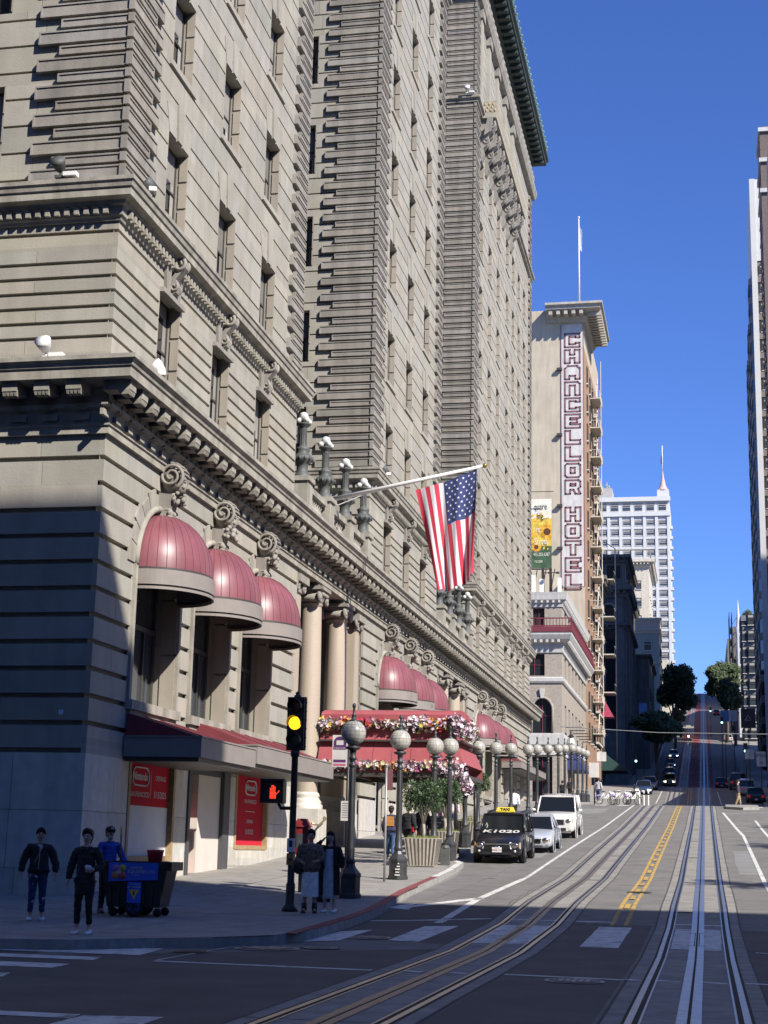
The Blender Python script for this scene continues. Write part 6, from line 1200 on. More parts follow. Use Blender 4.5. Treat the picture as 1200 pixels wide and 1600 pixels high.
def car(name, label, x, y, rz, kind, col, L, W, H, group=None, lights=False, detail=True, taxi=False, tail=False):
    hw, hl = W / 2, L / 2; P_ = paint('car paint %.2f %.2f %.2f' % col, col)
    t = empty(name, (x, y, g(y) + .01), label, 'car' if not taxi else 'taxi', group, rz); t.rotation_euler = (math.atan2(g(y - hl) - g(y + hl), 2 * hl) * (1 if abs(rz) < 1 else -1) * -1 if False else 0, 0, rz)
    sl = math.atan2(g(y + hl) - g(y - hl), L); t.rotation_euler = (sl if abs(rz) < 1 else -sl, 0, rz)
    r = H * .215; zb = H * .15; belt = H * .60; nose = H * ((.49 if taxi else .55) if kind == 'suv' else .47); tailz = H * (.60 if kind == 'suv' else .62)
    def ring(yy, w, z0, z1, bev=.06): return [(-w * .86, yy, z0), (-w * .98, yy, z0 + .07), (-w, yy, z0 + (z1 - z0) * .5), (-w * .97, yy, z1 - bev), (-w * .88, yy, z1), (0, yy, z1 + .025), (w * .88, yy, z1), (w * .97, yy, z1 - bev), (w, yy, z0 + (z1 - z0) * .5), (w * .98, yy, z0 + .07), (w * .86, yy, z0)]
    ws = -hl * (.34 if kind == 'suv' else .36)          # windscreen base
    rb = hl * (.97 if kind == 'suv' else .66)           # rear glass base
    mb = MB()
    st = [ring(-hl, hw * .80, zb + .05, nose * .82), ring(-hl + .06, hw * .90, zb, nose * .93), ring(-hl + .25, hw * .97, zb, nose), ring(-hl * .6, hw, zb, nose + (belt - nose) * .55), ring(ws, hw, zb, belt), ring(0, hw, zb, belt), ring(rb * .98, hw * .99, zb, belt + .01), ring(hl - .2, hw * .96, zb, tailz), ring(hl - .05, hw * .9, zb + .03, tailz * .95), ring(hl, hw * .84, zb + .08, tailz * .8)]
    loft(mb, st, 0)
    for wy in (-hl * .60, hl * .60):                      # dark wheel wells with painted lips
        for s in (-1, 1): mb.tube([(s * (hw - .10), wy, r), (s * (hw + .006), wy, r)], r * 1.22, 22, 1); mb.torus((s * (hw - .0), wy, r), (1, 0, 0), r * 1.22, .022, 24, 5, 0)
    for s in (-1, 1): mb.box(s * hw - .012, s * hw + .012, -hl * .34, hl * .36, zb + .1, zb + .13, 1)
    for s in (-1, 1):
        for yy in (-hl * .3, hl * .08, hl * .44): mb.box(s * hw * 1.0 - .004, s * hw * 1.0 + .004, yy, yy + .012, zb + .12, belt - .05, 1)
        for yy in (-.02 * hl, hl * .36): mb.box(s * hw - .02, s * hw + .02, yy - .1, yy + .02, belt - .17, belt - .14, 0)
    mb.build('body', [P_, PLASTIC], t)
    # greenhouse: glass, then pillars and roof standing proud of it
    rf0 = ws + (.62 if kind != 'suv' else .52) * H * .62; rr0 = rb - (.10 if kind == 'suv' else .42) * H; zr = H - .02; tw = hw * (.80 if kind == 'suv' else .72)
    def gring(yy, wb_, wt, z0, z1): return [(-wb_, yy, z0), (-wt, yy, z1), (wt, yy, z1), (wb_, yy, z0)]
    mb = MB(); zb2 = belt - .02
    A = [(-hw * .90, ws, zb2), (hw * .90, ws, zb2), (tw, rf0, zr - .03), (-tw, rf0, zr - .03)]; Bk = [(-hw * .88, rb, zb2), (hw * .88, rb, zb2), (tw * .96, rr0, zr - .04), (-tw * .96, rr0, zr - .04)]
    mb.poly(A, 0); mb.poly(Bk[::-1], 0)
    for s in (-1, 1): mb.poly([(s * hw * .90, ws, zb2), (s * hw * .935, 0, zb2), (s * hw * .88, rb, zb2), (s * tw * .96, rr0, zr - .04), (s * tw, rf0, zr - .03)], 0)
    mb.build('glazing', [CARGL], t)
    mb = MB(); N = 5; rows = []
    for i in range(N + 1):
        yy = rf0 - .05 + (rr0 + .08 - rf0 + .05) * i / N; cz = .035 * math.sin(math.pi * i / N); w2 = tw * (1.0 - .04 * i / N)
        rows.append([(-w2 - .015, yy, zr - .05), (-w2 * .9, yy, zr + cz), (0, yy, zr + .03 + cz), (w2 * .9, yy, zr + cz), (w2 + .015, yy, zr - .05), (0, yy, zr - .06)])
    loft(mb, rows, 0)
    for s in (-1, 1):
        mb.tube([(s * hw * .91, ws, belt - .02), (s * (tw + .005), rf0, zr - .03)], .035, 6, 0); mb.tube([(s * hw * .89, rb, belt - .02), (s * (tw * .97), rr0, zr - .03)], .05 if kind == 'suv' else .04, 6, 0)
        mb.tube([(s * hw * .937, hl * .08, belt - .02), (s * (tw + .004), hl * .05, zr - .03)], .026, 6, 0 if kind != 'suv' else 1)
        if kind == 'suv': mb.tube([(s * hw * .925, hl * .47, belt - .02), (s * (tw + .002), hl * .46, zr - .03)], .04, 6, 0); mb.tube([(s * tw * .88, rf0 + .1, zr + .05), (s * tw * .86, rr0, zr + .05)], .018, 6, 1)
    mb.build('roof', [P_, PLASTIC], t)
    wp = wheel_proto(r, W * .12)
    for wy in (-hl * .60, hl * .60):
        for s in (-1, 1):
            if wp.parent is None: o = wp; o.parent = t
            else: o = dup(wp, None, None, None, t)
            o.location = (s * (hw - W * .055), wy, r); o.rotation_euler = (0, s * math.pi / 2, 0)
    mb = MB(); yf = -hl - .012                           # grille, bumper, plate
    gz0, gz1 = nose * .60, nose * .80
    mb.box(-hw * .5, hw * .5, yf - .01, yf + .05, gz0, gz1, 0)
    for k in range(4): z = gz0 + (gz1 - gz0) * (k + .5) / 4; mb.box(-hw * .49, hw * .49, yf - .02, yf - .01, z - .008, z + .008, 1 if not taxi else 0)
    mb.box(-hw * .52, hw * .52, yf - .015, yf + .05, gz1, gz1 + .02, 1); mb.ball((0, yf - .02, (gz0 + gz1) / 2), (.085, .012, .035), 12, 6, 1); mb.box(-hw * .6, hw * .6, yf - .005, yf + .05, zb + .06, nose * .46, 0)
    mb.build('grille', [PLASTIC, CHROME], t)
    for s in (-1, 1):
        mb = MB(); mb.hexa([(s * hw * .54, yf - .005, nose * .62), (s * hw * .93, yf + .10, nose * .62), (s * hw * .93, yf + .2, nose * .62), (s * hw * .54, yf + .1, nose * .62), (s * hw * .50, yf + .02, nose * .90), (s * hw * .92, yf + .14, nose * .88), (s * hw * .92, yf + .25, nose * .88), (s * hw * .52, yf + .12, nose * .86)], 0); mb.ball((s * hw * .70, yf + .012, nose * .76), (.115, .035, .085), 12, 8, 1); mb.box(s * hw * .86 - .04, s * hw * .86 + .04, yf + .06, yf + .1, nose * .66, nose * .84, 2)
        mb.build('headlight', [HEADON if lights else LENSC, HEADON if lights else CHROME, mat('amber marker', (.6, .25, .05), .3)], t)
        mb = MB(); mb.ball((s * hw * .72, yf + .03, zb + .16), (.05, .03, .05), 10, 6, 0); mb.build('fog_lamp', [LENSC], t)
        mb = MB(); mb.box(s * hw * .72 - .13, s * hw * .72 + .13, hl - .06, hl + .004, tailz * .66, tailz * .88, 0); mb.build('tail_light', [TAILR], t)
        mb = MB(); mb.ball((s * (hw + .10), ws + .16, belt + .07), (.09, .05, .065), 10, 7, 0); mb.tube([(s * hw * .93, ws + .18, belt + .02), (s * (hw + .05), ws + .17, belt + .05)], .02, 5, 0); mb.box(s * (hw + .1) - .07, s * (hw + .1) + .07, ws + .205, ws + .212, belt + .02, belt + .12, 1); mb.build('wing_mirror', [P_, CHROME], t)
    for yy, sg in ((yf - .03, 1), (hl + .012, -1)):
        mb = MB(); mb.box(-.15, .15, yy - .004, yy + .012, nose * .48, nose * .48 + .15, 0)
        if taxi and sg > 0: text_into(mb, '88081R5', (0, yy - .006, nose * .48 + .06), (1, 0, 0), (0, 0, 1), .085, 1); text_into(mb, 'California', (0, yy - .006, nose * .48 + .125), (1, 0, 0), (0, 0, 1), .035, 1)
        mb.build('number_plate', [PLATE, mat('plate red', (.4, .05, .06), .5)], t)
    mb = MB(); mb.box(-hw * .55, -hw * .1, ws + .62, ws + .72, belt - .1, belt + .22, 0); mb.box(hw * .1, hw * .55, ws + .62, ws + .72, belt - .1, belt + .22, 0); mb.torus((hw * .32, ws + .34, belt + .02), (0, -1, .5), .14, .014, 16, 5, 0); mb.build('seats', [mat('seat grey', (.10, .10, .10), .9)], t)
    if taxi:
        mb = MB(); zt = H + .02; mb.hexa([(-.3, rf0 + .28, zt), (.3, rf0 + .28, zt), (.3, rf0 + .5, zt), (-.3, rf0 + .5, zt), (-.25, rf0 + .31, zt + .14), (.25, rf0 + .31, zt + .14), (.25, rf0 + .47, zt + .14), (-.25, rf0 + .47, zt + .14)], 0); text_into(mb, 'TAXI', (0, rf0 + .285, zt + .07), (1, 0, 0), (0, .2, 1), .11, 1, bold=.006, squeeze=1.25); mb.build('roof_sign', [mat('taxi yellow', (.80, .62, .05), .45), BLACKM], t)
        mb = MB(); zc = lambda yy: nose + (belt - nose) * (.55 + .45 * (yy + hl * .6) / (ws + hl * .6)) + .045
        y1_, y2_ = ws - .46, ws - .04; n_ = (0, y2_ - y1_, zc(y2_) - zc(y1_)); text_into(mb, 'K1020', (0, (y1_ + y2_) / 2, (zc(y1_) + zc(y2_)) / 2 + .03), (1, 0, 0), n_, .60, 0, squeeze=.74, bold=.014)
        text_into(mb, '1020', (hw + .012, -hl * .12, belt * .74), (0, 1, 0), (0, 0, 1), .2, 0, bold=.005); text_into(mb, 'TAXI', (hw + .012, hl * .25, belt * .66), (0, 1, 0), (0, 0, 1), .18, 0, bold=.005)
        mb.box(hw + .004, hw + .01, -hl * .34, -hl * .28, belt * .7, belt * .9, 0); mb.tube([(-hw * .78, ws + .10, belt + .06), (-hw * .72, ws + .2, belt + .2), (-hw * .68, ws + .22, belt + .28), (-hw * .63, ws + .2, belt + .2), (-hw * .66, ws + .13, belt + .12)], .014, 5, 0)
        mb.build('lettering', [SIGNW], t)
    return t
car('taxi_car', 'black taxi SUV with yellow roof sign and white K1020 on its bonnet', -6.42, 50.75, 0, 'suv', (.012, .012, .016), 3.9, 1.56, 1.50, taxi=True)
car('parked_car', 'silver sedan parked between the black taxi and the white SUV', -6.0, 56.2, 0, 'sedan', (.40, .42, .46), 4.0, 1.54, 1.25)
car('parked_car', 'big white SUV parked behind the silver sedan', -6.12, 66.2, 0, 'suv', (.74, .73, .70), 4.5, 1.74, 1.68)
G1 = 'cars farther up the hill'
for (x, y, rz, k, c, L_, W_, H_, lit, lab) in (
    (-6.6, 172, 0, 'sedan', (.03, .05, .11), 4.4, 1.8, 1.4, True, 'dark blue car with lights on, waiting left of the tracks'), (-6.2, 179, 0, 'sedan', (.12, .12, .13), 4.3, 1.75, 1.4, False, 'grey car just behind the dark blue one'),
    (-5.3, 239, 0, 'suv', (.30, .21, .03), 4.4, 1.8, 1.7, True, 'yellow cab with bright headlamps coming down the hill'), (-5.6, 249, 0, 'suv', (.10, .11, .13), 4.5, 1.85, 1.75, False, 'dark car right behind the yellow cab'), (-5.7, 259, 0, 'sedan', (.05, .06, .08), 4.4, 1.8, 1.45, False, 'black sedan in the middle of the hill queue'),
    (-5.8, 270, 0, 'sedan', (.06, .07, .09), 4.4, 1.8, 1.45, True, 'dark sedan second from the top of the hill queue'), (-5.6, 290, 0, 'sedan', (.45, .47, .5), 4.4, 1.8, 1.45, True, 'silver car at the top of the hill queue'),
    (2.3, 235, math.pi, 'sedan', (.025, .025, .03), 4.4, 1.8, 1.45, False, 'black car driving away up the hill on the right'), (4.9, 162, math.pi, 'sedan', (.03, .025, .028), 4.4, 1.85, 1.45, False, 'black car with red tail lights parked behind the crossing man'),
    (4.3, 172, math.pi, 'suv', (.42, .42, .43), 4.5, 1.85, 1.7, False, 'silver roofed car ahead of the black parked one'), (3.6, 181, math.pi, 'suv', (.05, .045, .045), 4.6, 1.9, 1.8, False, 'dark van left of the crossing man, farther off'),
    (3.4, 448, math.pi, 'sedan', (.22, .03, .03), 4.4, 1.8, 1.5, False, 'dark red car near the crest with brake lights'), (4.9, 334, math.pi, 'sedan', (.5, .5, .5), 4.4, 1.8, 1.5, False, 'pale car parked on the right under the trees')):
    car('distant_car', lab, x, y, rz, k, c, L_, W_, H_, G1, lit, False)
t = empty('cable_car', (-3.3, 336, g(336)), 'small cable car with one headlamp climbing down the steep hill', 'cable car'); t.rotation_euler = (math.atan2(.14, 1), 0, 0); mb = MB(); mb.box(-1.1, 1.1, -3, 3.5, .5, 1.3, 0); mb.box(-1.15, 1.15, -3.1, 3.6, 2.7, 2.95, 1); mb.box(-.5, .5, -2.4, 3, 2.95, 3.2, 1)
for x in (-1.05, -.35, .35, 1.05): mb.box(x - .06, x + .06, -3, -2.9, 1.3, 2.7, 2)
for y in (-1.5, 0, 1.5, 3.4): [mb.box(s - .06, s + .06, y - .06, y + .06, 1.3, 2.7, 2) for s in (-1.05, 1.05)]
mb.build('body', [mat('cable car maroon', (.10, .03, .035), .5), mat('cable car cream', (.42, .38, .30), .6), FRAME], t); mb = MB(); mb.tube([(0, -3.05, 1.0), (0, -3.12, 1.0)], .2, 12, 0); mb.build('headlight', [HEADON], t)
# the street sweeper's cart
t = empty('cleaning_cart', (-9.97, 26.9, sw_z(26.9)), 'black tilting cleaning cart with blue Union Square banner and a red bucket', 'cart', None, .10)
mb = MB(); mb.hexa([(-.5, -.34, .16), (.45, -.34, .16), (.45, .34, .16), (-.5, .34, .16), (-.62, -.4, .88), (.58, -.4, .88), (.58, .4, .88), (-.62, .4, .88)], 0)
for a in ((-.66, .62, -.44, -.38), (-.66, .62, .38, .44)): mb.box(a[0], a[1], a[2], a[3], .86, .95, 0)
mb.box(-.68, -.6, -.44, .44, .84, .95, 0); mb.box(.56, .66, -.44, .44, .80, .95, 0); mb.tube([(-.62, -.35, .82), (-.74, -.3, .86), (-.74, .3, .86), (-.62, .35, .82)], .022, 6, 0)
for k in range(7): x = -.45 + .15 * k; mb.box(x, x + .03, -.405, -.34, .2, .5, 0)
mb.build('bin_body', [mat('bin black', (.014, .015, .02), .5, var=.2, scale=5)], t)
mb = MB(); BBL = mat('banner strong blue', (.03, .12, .62), .5); mb.hexa([(-.47, -.452, .60), (.42, -.452, .64), (.42, -.44, .64), (-.47, -.44, .60), (-.47, -.452, .93), (.42, -.452, .93), (.42, -.44, .93), (-.47, -.44, .93)], 0); mb.box(-.12, .13, -.45, -.42, .24, .60, 0)
for dx, dz, m in ((-.34, .83, 1), (-.22, .83, 2), (-.34, .71, 3), (-.22, .71, 4)): mb.tube([(dx, -.452, dz), (dx, -.456 - .001 * m, dz)], .068, 16, m)
mb.box(-.315, -.245, -.464, -.46, .735, .805, 5); text_into(mb, 'UNION', (.03, -.456, .84), (1, 0, 0), (0, 0, 1), .075, 5); text_into(mb, 'SQUARE', (.03, -.456, .775), (1, 0, 0), (0, 0, 1), .085, 5); text_into(mb, 'ALLIANCE', (.03, -.456, .72), (1, 0, 0), (0, 0, 1), .03, 5)
for k in range(2): mb.box(.2, .36, -.456, -.453, .76 + .03 * k, .765 + .03 * k, 5)
text_into(mb, 'AMBASSADORS', (.005, -.453, .56), (1, 0, 0), (0, 0, 1), .03, 5); text_into(mb, 'AT WORK', (.005, -.453, .51), (1, 0, 0), (0, 0, 1), .055, 5)
mb.poly([(-.085, -.455, .465), (.095, -.455, .465), (.005, -.455, .30)], 6); mb.box(-.008, .018, -.459, -.456, .37, .43, 7); mb.tube([(.005, -.458, .44), (.005, -.46, .44)], .013, 8, 7)
mb.build('banner', [BBL, mat('petal purple', (.35, .12, .4), .5), mat('petal olive', (.42, .40, .08), .5), mat('petal orange', (.6, .22, .08), .5), mat('petal red', (.55, .08, .08), .5), SIGNW, mat('warning yellow', (.8, .5, .04), .5), BLACKM], t)
for x, y, r in ((0, -.36, .17), (0, .36, .17), (-.4, -.28, .075), (-.4, .28, .075), (.4, -.28, .075), (.4, .28, .075)):
    mb = MB(); mb.tube([(x, y - .03, r), (x, y + .03, r)], r, 18, 0); mb.tube([(x, y - .036, r), (x, y + .036, r)], r * .7, 18, 1 if r > .1 else 0)
    if r > .1: [mb.obox((x, y - .038, r), (r * .66 * math.cos(a), 0, r * .66 * math.sin(a)), (0, .004, 0), (-.01 * math.sin(a), 0, .01 * math.cos(a)), 0) for a in (0, 1.05, 2.1)]
    mb.build('wheel', [TYRE, mat('hub blue', (.03, .06, .22), .5)], t)
mb = MB(); mb.lathe((.25, 0, .9), [(.0, 0), (.11, .0), (.15, .22), (.16, .24), (.15, .26), (.0, .22)], 12, 0); tag(mb.build('bucket', [mat('bucket red', (.50, .04, .05), .5)]), 'red plastic bucket standing in the black cleaning cart', 'bucket').location = (-9.97, 26.9, sw_z(26.9))
mb = MB(); mb.tube([(-10.33, 26.78, sw_z(27) + .7), (-10.36, 26.82, sw_z(27) + 1.45)], .014, 6, 0); mb.tube([(-10.36, 26.82, sw_z(27) + 1.4), (-10.365, 26.82, sw_z(27) + 1.55)], .018, 6, 1); tag(mb.build('broom', [BLACKM, mat('yellow grip', (.7, .55, .08), .5)]), 'broom handle with a yellow tip sticking out of the cart', 'broom')
# ------------------------------------------------------------ people (local frame: face towards -y, 1.72 m tall before scaling)
def skinned(name, V, E, mats, parent, sub=2, root=0):
    me = bpy.data.meshes.new(name); me.from_pydata([v[0] for v in V], E, []); ob = bpy.data.objects.new(name, me); COL.objects.link(ob)
    md = ob.modifiers.new('skin', 'SKIN'); md.branch_smoothing = .6; md.use_smooth_shade = True; sub = 3 if name in ('jacket', 'trousers') else sub
    lay = me.skin_vertices[0] if len(me.skin_vertices) else None
    for i, v in enumerate(V): lay.data[i].radius = v[1] if isinstance(v[1], tuple) else (v[1], v[1]); lay.data[i].use_root = (i == root)
    s = ob.modifiers.new('sub', 'SUBSURF'); s.levels = sub; s.render_levels = sub
    dg = bpy.context.evaluated_depsgraph_get(); nm = bpy.data.meshes.new_from_object(ob.evaluated_get(dg)); bpy.data.objects.remove(ob); bpy.data.meshes.remove(me)
    if name in ('jacket', 'trousers'):                    # folds: broad creases plus fine wrinkles, denser at the joints
        seed = rnd.uniform(0, 50)
        for v in nm.vertices:
            c = v.co; q = noise.noise(Vector((c.x * 7, c.y * 7, c.z * 13 + seed))) + .55 * noise.noise(Vector((c.x * 16 + seed, c.y * 16, c.z * 30)))
            if name == 'jacket' and 'quilt' in (mats[0] if isinstance(mats, list) else mats).name: q = q * .6 + .30 * math.sin(c.z * 75)
            v.co = c + v.normal * q * (.016 if name == 'jacket' else .011)
    for m in (mats if isinstance(mats, (list, tuple)) else [mats]): nm.materials.append(m)
    nm.polygons.foreach_set('use_smooth', [True] * len(nm.polygons)); nm.name = name
    ca = nm.color_attributes.new('tint', 'FLOAT_COLOR', 'CORNER'); ca.data.foreach_set('color', [1.0] * (4 * len(nm.loops)))
    o = bpy.data.objects.new(name, nm); COL.objects.link(o); o.parent = parent; return o
SK = {k: mat('skin ' + k, c, .55, var=.06, scale=20) for k, c in dict(light=(.58, .38, .29), tan=(.46, .28, .20), brown=(.24, .13, .085)).items()}
HAIRD = mat('dark hair', (.018, .013, .011), .6, var=.3, scale=30); EYEM = mat('eye dark', (.02, .015, .012), .3); LIPM = mat('lip', (.33, .13, .11), .5)
SHOEW = mat('white sneaker', (.70, .70, .72), .6); SHOEB = mat('black boot', (.02, .018, .016), .5)
def cl(nm, c, **k): return mat('cloth ' + nm, c, .9, var=.18, scale=9, bump=.35, bscale=26, **k)
V3 = Vector
def person(label, x, y, h, rz, skin='light', top=None, tw=1.0, topend='hip', sleeve=1.0, legs=None, legw=1.0, skirt=None, shoes=SHOEW, hair='tied', cap=None, armL=None, armR=None, step=0.0, headturn=0, extra=None, z=None, group=None, beard=None):
    """armL/armR: (elbow, hand) offsets from the shoulder; x is the person's own left when positive seen from behind"""
    t = empty('person', (x, y, sw_z(y) if z is None else z), label, 'person', group, rz); sc = h / 1.72; t.scale = (sc, sc, sc); sk = SK[skin]
    aL = armL or ((.06, .02, -.29), (.09, -.05, -.55)); aR = armR or ((-.06, .02, -.29), (-.09, -.05, -.55))
    SL, SR = V3((.185, 0, 1.40)), V3((-.185, 0, 1.40)); EL, HL_ = SL + V3(aL[0]), SL + V3(aL[1]); ER, HR_ = SR + V3(aR[0]), SR + V3(aR[1])
    st = step
    kL, kR = V3((.10, -.03 - st * .5, .50)), V3((-.10, -.02 + st * .3, .50)); fL, fR = V3((.115, .02 - st, .09)), V3((-.115, .02 + st, .09))
    V = [(V3((0, 0, .95)), (.145, .105)), (V3((0, 0, 1.12)), (.12, .09)), (V3((0, 0, 1.30)), (.15, .105)), (V3((0, .005, 1.42)), (.10, .075)), (V3((0, 0, 1.50)), (.052, .052)), (V3((0, -.015, 1.555)), (.062, .072)), (V3((0, -.012, 1.63)), (.080, .096)), (V3((0, 0, 1.70)), (.070, .086)),
         (SL, .058), (EL, .043), (SL.lerp(HL_, .5) * 0 + EL.lerp(HL_, .86), .030), (SR, .058), (ER, .043), (ER.lerp(HR_, .86), .030),
         (V3((.09, 0, .88)), .092), (kL, .058), (fL, .04), (V3((-.09, 0, .88)), .092), (kR, .058), (fR, .04), (fL + V3((.01, -.12, -.05)), (.036, .03)), (fR + V3((-.01, -.12, -.05)), (.036, .03)), (V3((0, -.113, 1.612)), .014), (V3((.086, .0, 1.618)), .015), (V3((-.086, .0, 1.618)), .015)]
    E = [(0, 1), (1, 2), (2, 3), (3, 4), (4, 5), (5, 6), (6, 7), (3, 8), (8, 9), (9, 10), (3, 11), (11, 12), (12, 13), (0, 14), (14, 15), (15, 16), (0, 17), (17, 18), (18, 19), (16, 20), (19, 21), (6, 22), (6, 23), (6, 24)]
    for (el, ha, wi, s) in ((EL, HL_, 10, 1), (ER, HR_, 13, -1)):         # palm and five bent fingers
        d = (ha - el).normalized(); side = V3((s, 0, 0)); side = (side - d * side.dot(d)).normalized(); nn = d.cross(side)
        pi = len(V); V.append((ha, (.034, .022))); E.append((wi, pi))
        fin = [(-.022, .075), (-.007, .085), (.008, .08), (.022, .062)]
        for off, ln in fin:
            b = len(V); base = ha + nn * off + d * .03; V += [(base, .0105), (base + d * ln * .55 - side * .012, .0095), (base + d * ln * .9 - side * .035, .008)]; E += [(pi, b), (b, b + 1), (b + 1, b + 2)]
        b = len(V); V += [(ha - nn * .032 + d * .0, .0115), (ha - nn * .05 + d * .035 - side * .012, .0095)]; E += [(pi, b), (b, b + 1)]
    skinned('body', V, E, [sk], t, 2)
    fm = MB()
    for s in (-1, 1): fm.ball((s * .033, -.094, 1.637), (.013, .008, .008), 8, 5, 0); fm.obox((s * .033, -.097, 1.658), (.018, 0, 0), (0, .004, 0), (0, 0, .004), 0)
    fm.ball((0, -.092, 1.577), (.022, .008, .007), 8, 5, 1); fm.build('face', [EYEM, LIPM], t)
    if beard: bb = MB(); bb.ball((0, -.058, 1.555), (.052, .045, .055), 10, 8, 0); bb.build('beard', [beard], t)
    hb = MB(); HM = HAIRD if hair != 'none' else sk
    if hair in ('tied', 'short', 'long'):
        hb.ball((0, .046, 1.698), (.092, .094, .080), 14, 10, 0); [hb.tube([(s_ * .0, -.04, 1.775), (s_ * .05, -.062, 1.74), (s_ * .085, -.02, 1.66)], [.02, .026, .02], 7, 0) for s_ in (-1, 1)]; hb.ball((0, .055, 1.63), (.086, .066, .095), 12, 8, 0)
        for s in (-1, 1): hb.ball((s * .074, .012, 1.665), (.022, .05, .05), 8, 6, 0)
    if hair == 'tied': hb.ball((0, .12, 1.68), (.045, .05, .045), 10, 7, 0); hb.tube([(0, .12, 1.67), (0, .15, 1.58), (0, .13, 1.46)], [.03, .028, .008], 7, 0)
    if hair == 'long': hb.tube([(0, .06, 1.66), (0, .09, 1.55), (0, .10, 1.36)], [.08, .09, .05], 10, 0); [hb.tube([(s * .07, .01, 1.65), (s * .09, .01, 1.5), (s * .10, -.03, 1.33)], [.03, .035, .012], 7, 0) for s in (-1, 1)]
    if hb.v: hb.build('hair', [HM], t)
    if cap: cb = MB(); cb.ball((0, .005, 1.71), (.098, .115, .07), 14, 9, 0); cb.hexa([(-.065, -.19, 1.695), (.065, -.19, 1.695), (.08, -.06, 1.705), (-.08, -.06, 1.705), (-.065, -.19, 1.705), (.065, -.19, 1.705), (.08, -.06, 1.72), (-.08, -.06, 1.72)], 0); cb.box(-.025, .025, -.118, -.108, 1.72, 1.76, 1); cb.build('cap', [cap, SIGNW], t)
    if top is not None:
        k = tw; hem = {'hip': .82, 'waist': .93, 'thigh': .62}[topend]
        W = [(V3((0, .0, 1.10)), (.155 * k, .125 * k)), (V3((0, 0, (hem + 1.1) / 2)), (.172 * k, .14 * k)), (V3((0, 0, hem)), (.165 * k, .13 * k)), (V3((0, 0, 1.30)), (.175 * k, .135 * k)), (V3((0, .01, 1.42)), (.115 * k ** .5, .095)), (V3((0, .012, 1.475)), (.072, .066)), (SL, .082 * k), (EL, .066 * k), (EL.lerp(HL_, .72 * sleeve), .052 * k ** .5), (SR, .082 * k), (ER, .066 * k), (ER.lerp(HR_, .72 * sleeve), .052 * k ** .5)]
        skinned('jacket', W, [(0, 1), (1, 2), (0, 3), (3, 4), (4, 5), (4, 6), (6, 7), (7, 8), (4, 9), (9, 10), (10, 11)], [top], t, 2)
    if legs is not None:
        k = legw; L_ = [(V3((0, 0, .96)), (.155, .12)), (V3((.088, 0, .86)), .108 * k), (kL, .072 * k), (fL + V3((0, .0, .05)), .055 * k), (V3((-.088, 0, .86)), .108 * k), (kR, .072 * k), (fR + V3((0, 0, .05)), .055 * k)]
        skinned('trousers', L_, [(0, 1), (1, 2), (2, 3), (0, 4), (4, 5), (5, 6)], [legs], t, 2)
    if skirt is not None:
        m, z0, z1, w0, w1 = skirt; sb = MB(); n = 20; prof = [(w1, z1), (w1 * 1.12, z1 - .12), (w1 * 1.12 * .5 + w0 * .5, (z0 + z1) / 2), (w0, z0 + .02), (w0 * .97, z0)]
        vs = [(r_ * (1 + .03 * math.sin(5 * a)) * math.cos(a), r_ * .72 * math.sin(a), zz) for r_, zz in prof for a in [6.2832 * i / n for i in range(n)]]
        sb.sm = True; sb.mesh(vs, [(j * n + i, j * n + (i + 1) % n, (j + 1) * n + (i + 1) % n, (j + 1) * n + i) for j in range(len(prof) - 1) for i in range(n)], 0); sb.build('skirt', [m], t)
    for f, s in ((fL, 1), (fR, -1)):
        sh = MB(); sh.sm = True; zf = f.z - .09; q = [(.04, .05, .075), (.05, .0, .085), (.05, -.08, .07), (.047, -.15, .05), (.03, -.2, .035)]
        rings = [[(f.x + s * .01 + wx, f.y + yy, zf + .004), (f.x + s * .01 + wx, f.y + yy, zf + zz * .6), (f.x + s * .01 + wx * .5, f.y + yy, zf + zz), (f.x + s * .01 - wx * .5, f.y + yy, zf + zz), (f.x + s * .01 - wx, f.y + yy, zf + zz * .6), (f.x + s * .01 - wx, f.y + yy, zf + .004)] for wx, yy, zz in q]
        loft(sh, rings, 0); sh.sm = False
        if shoes is SHOEB: sh.tube([f + V3((0, 0, -.04)), f + V3((0, 0, .13))], [.058, .06], 12, 0)
        sh.build('shoe', [shoes], t)
    if extra: extra(t, dict(SL=SL, EL=EL, HL=HL_, SR=SR, ER=ER, HR=HR_, kL=kL, kR=kR, fL=fL, fR=fR))
    return t
BLK = cl('black nylon', (.016, .016, .02)); NAVY = cl('navy print', (.02, .035, .10)); CHAR = cl('charcoal quilt', (.022, .023, .028)); LEG = cl('black jersey', (.010, .010, .013)); BLUEJ = cl('strong blue', (.025, .07, .36)); FUR = mat('brown fur', (.19, .14, .10), .95, var=.5, scale=22, bump=1.0, bscale=40); WSK = cl('white skirt', (.80, .79, .78)); PALEB = cl('pale blue dress', (.46, .53, .60)); JEANS = cl('denim', (.06, .11, .22)); KHAKI = cl('khaki', (.36, .27, .16)); WSH = cl('white shirt', (.72, .74, .80)); ORNG = cl('orange', (.45, .20, .04)); PINKT = cl('pink top', (.55, .36, .36)); GREYBEARD = mat('grey beard', (.42, .42, .42), .9)
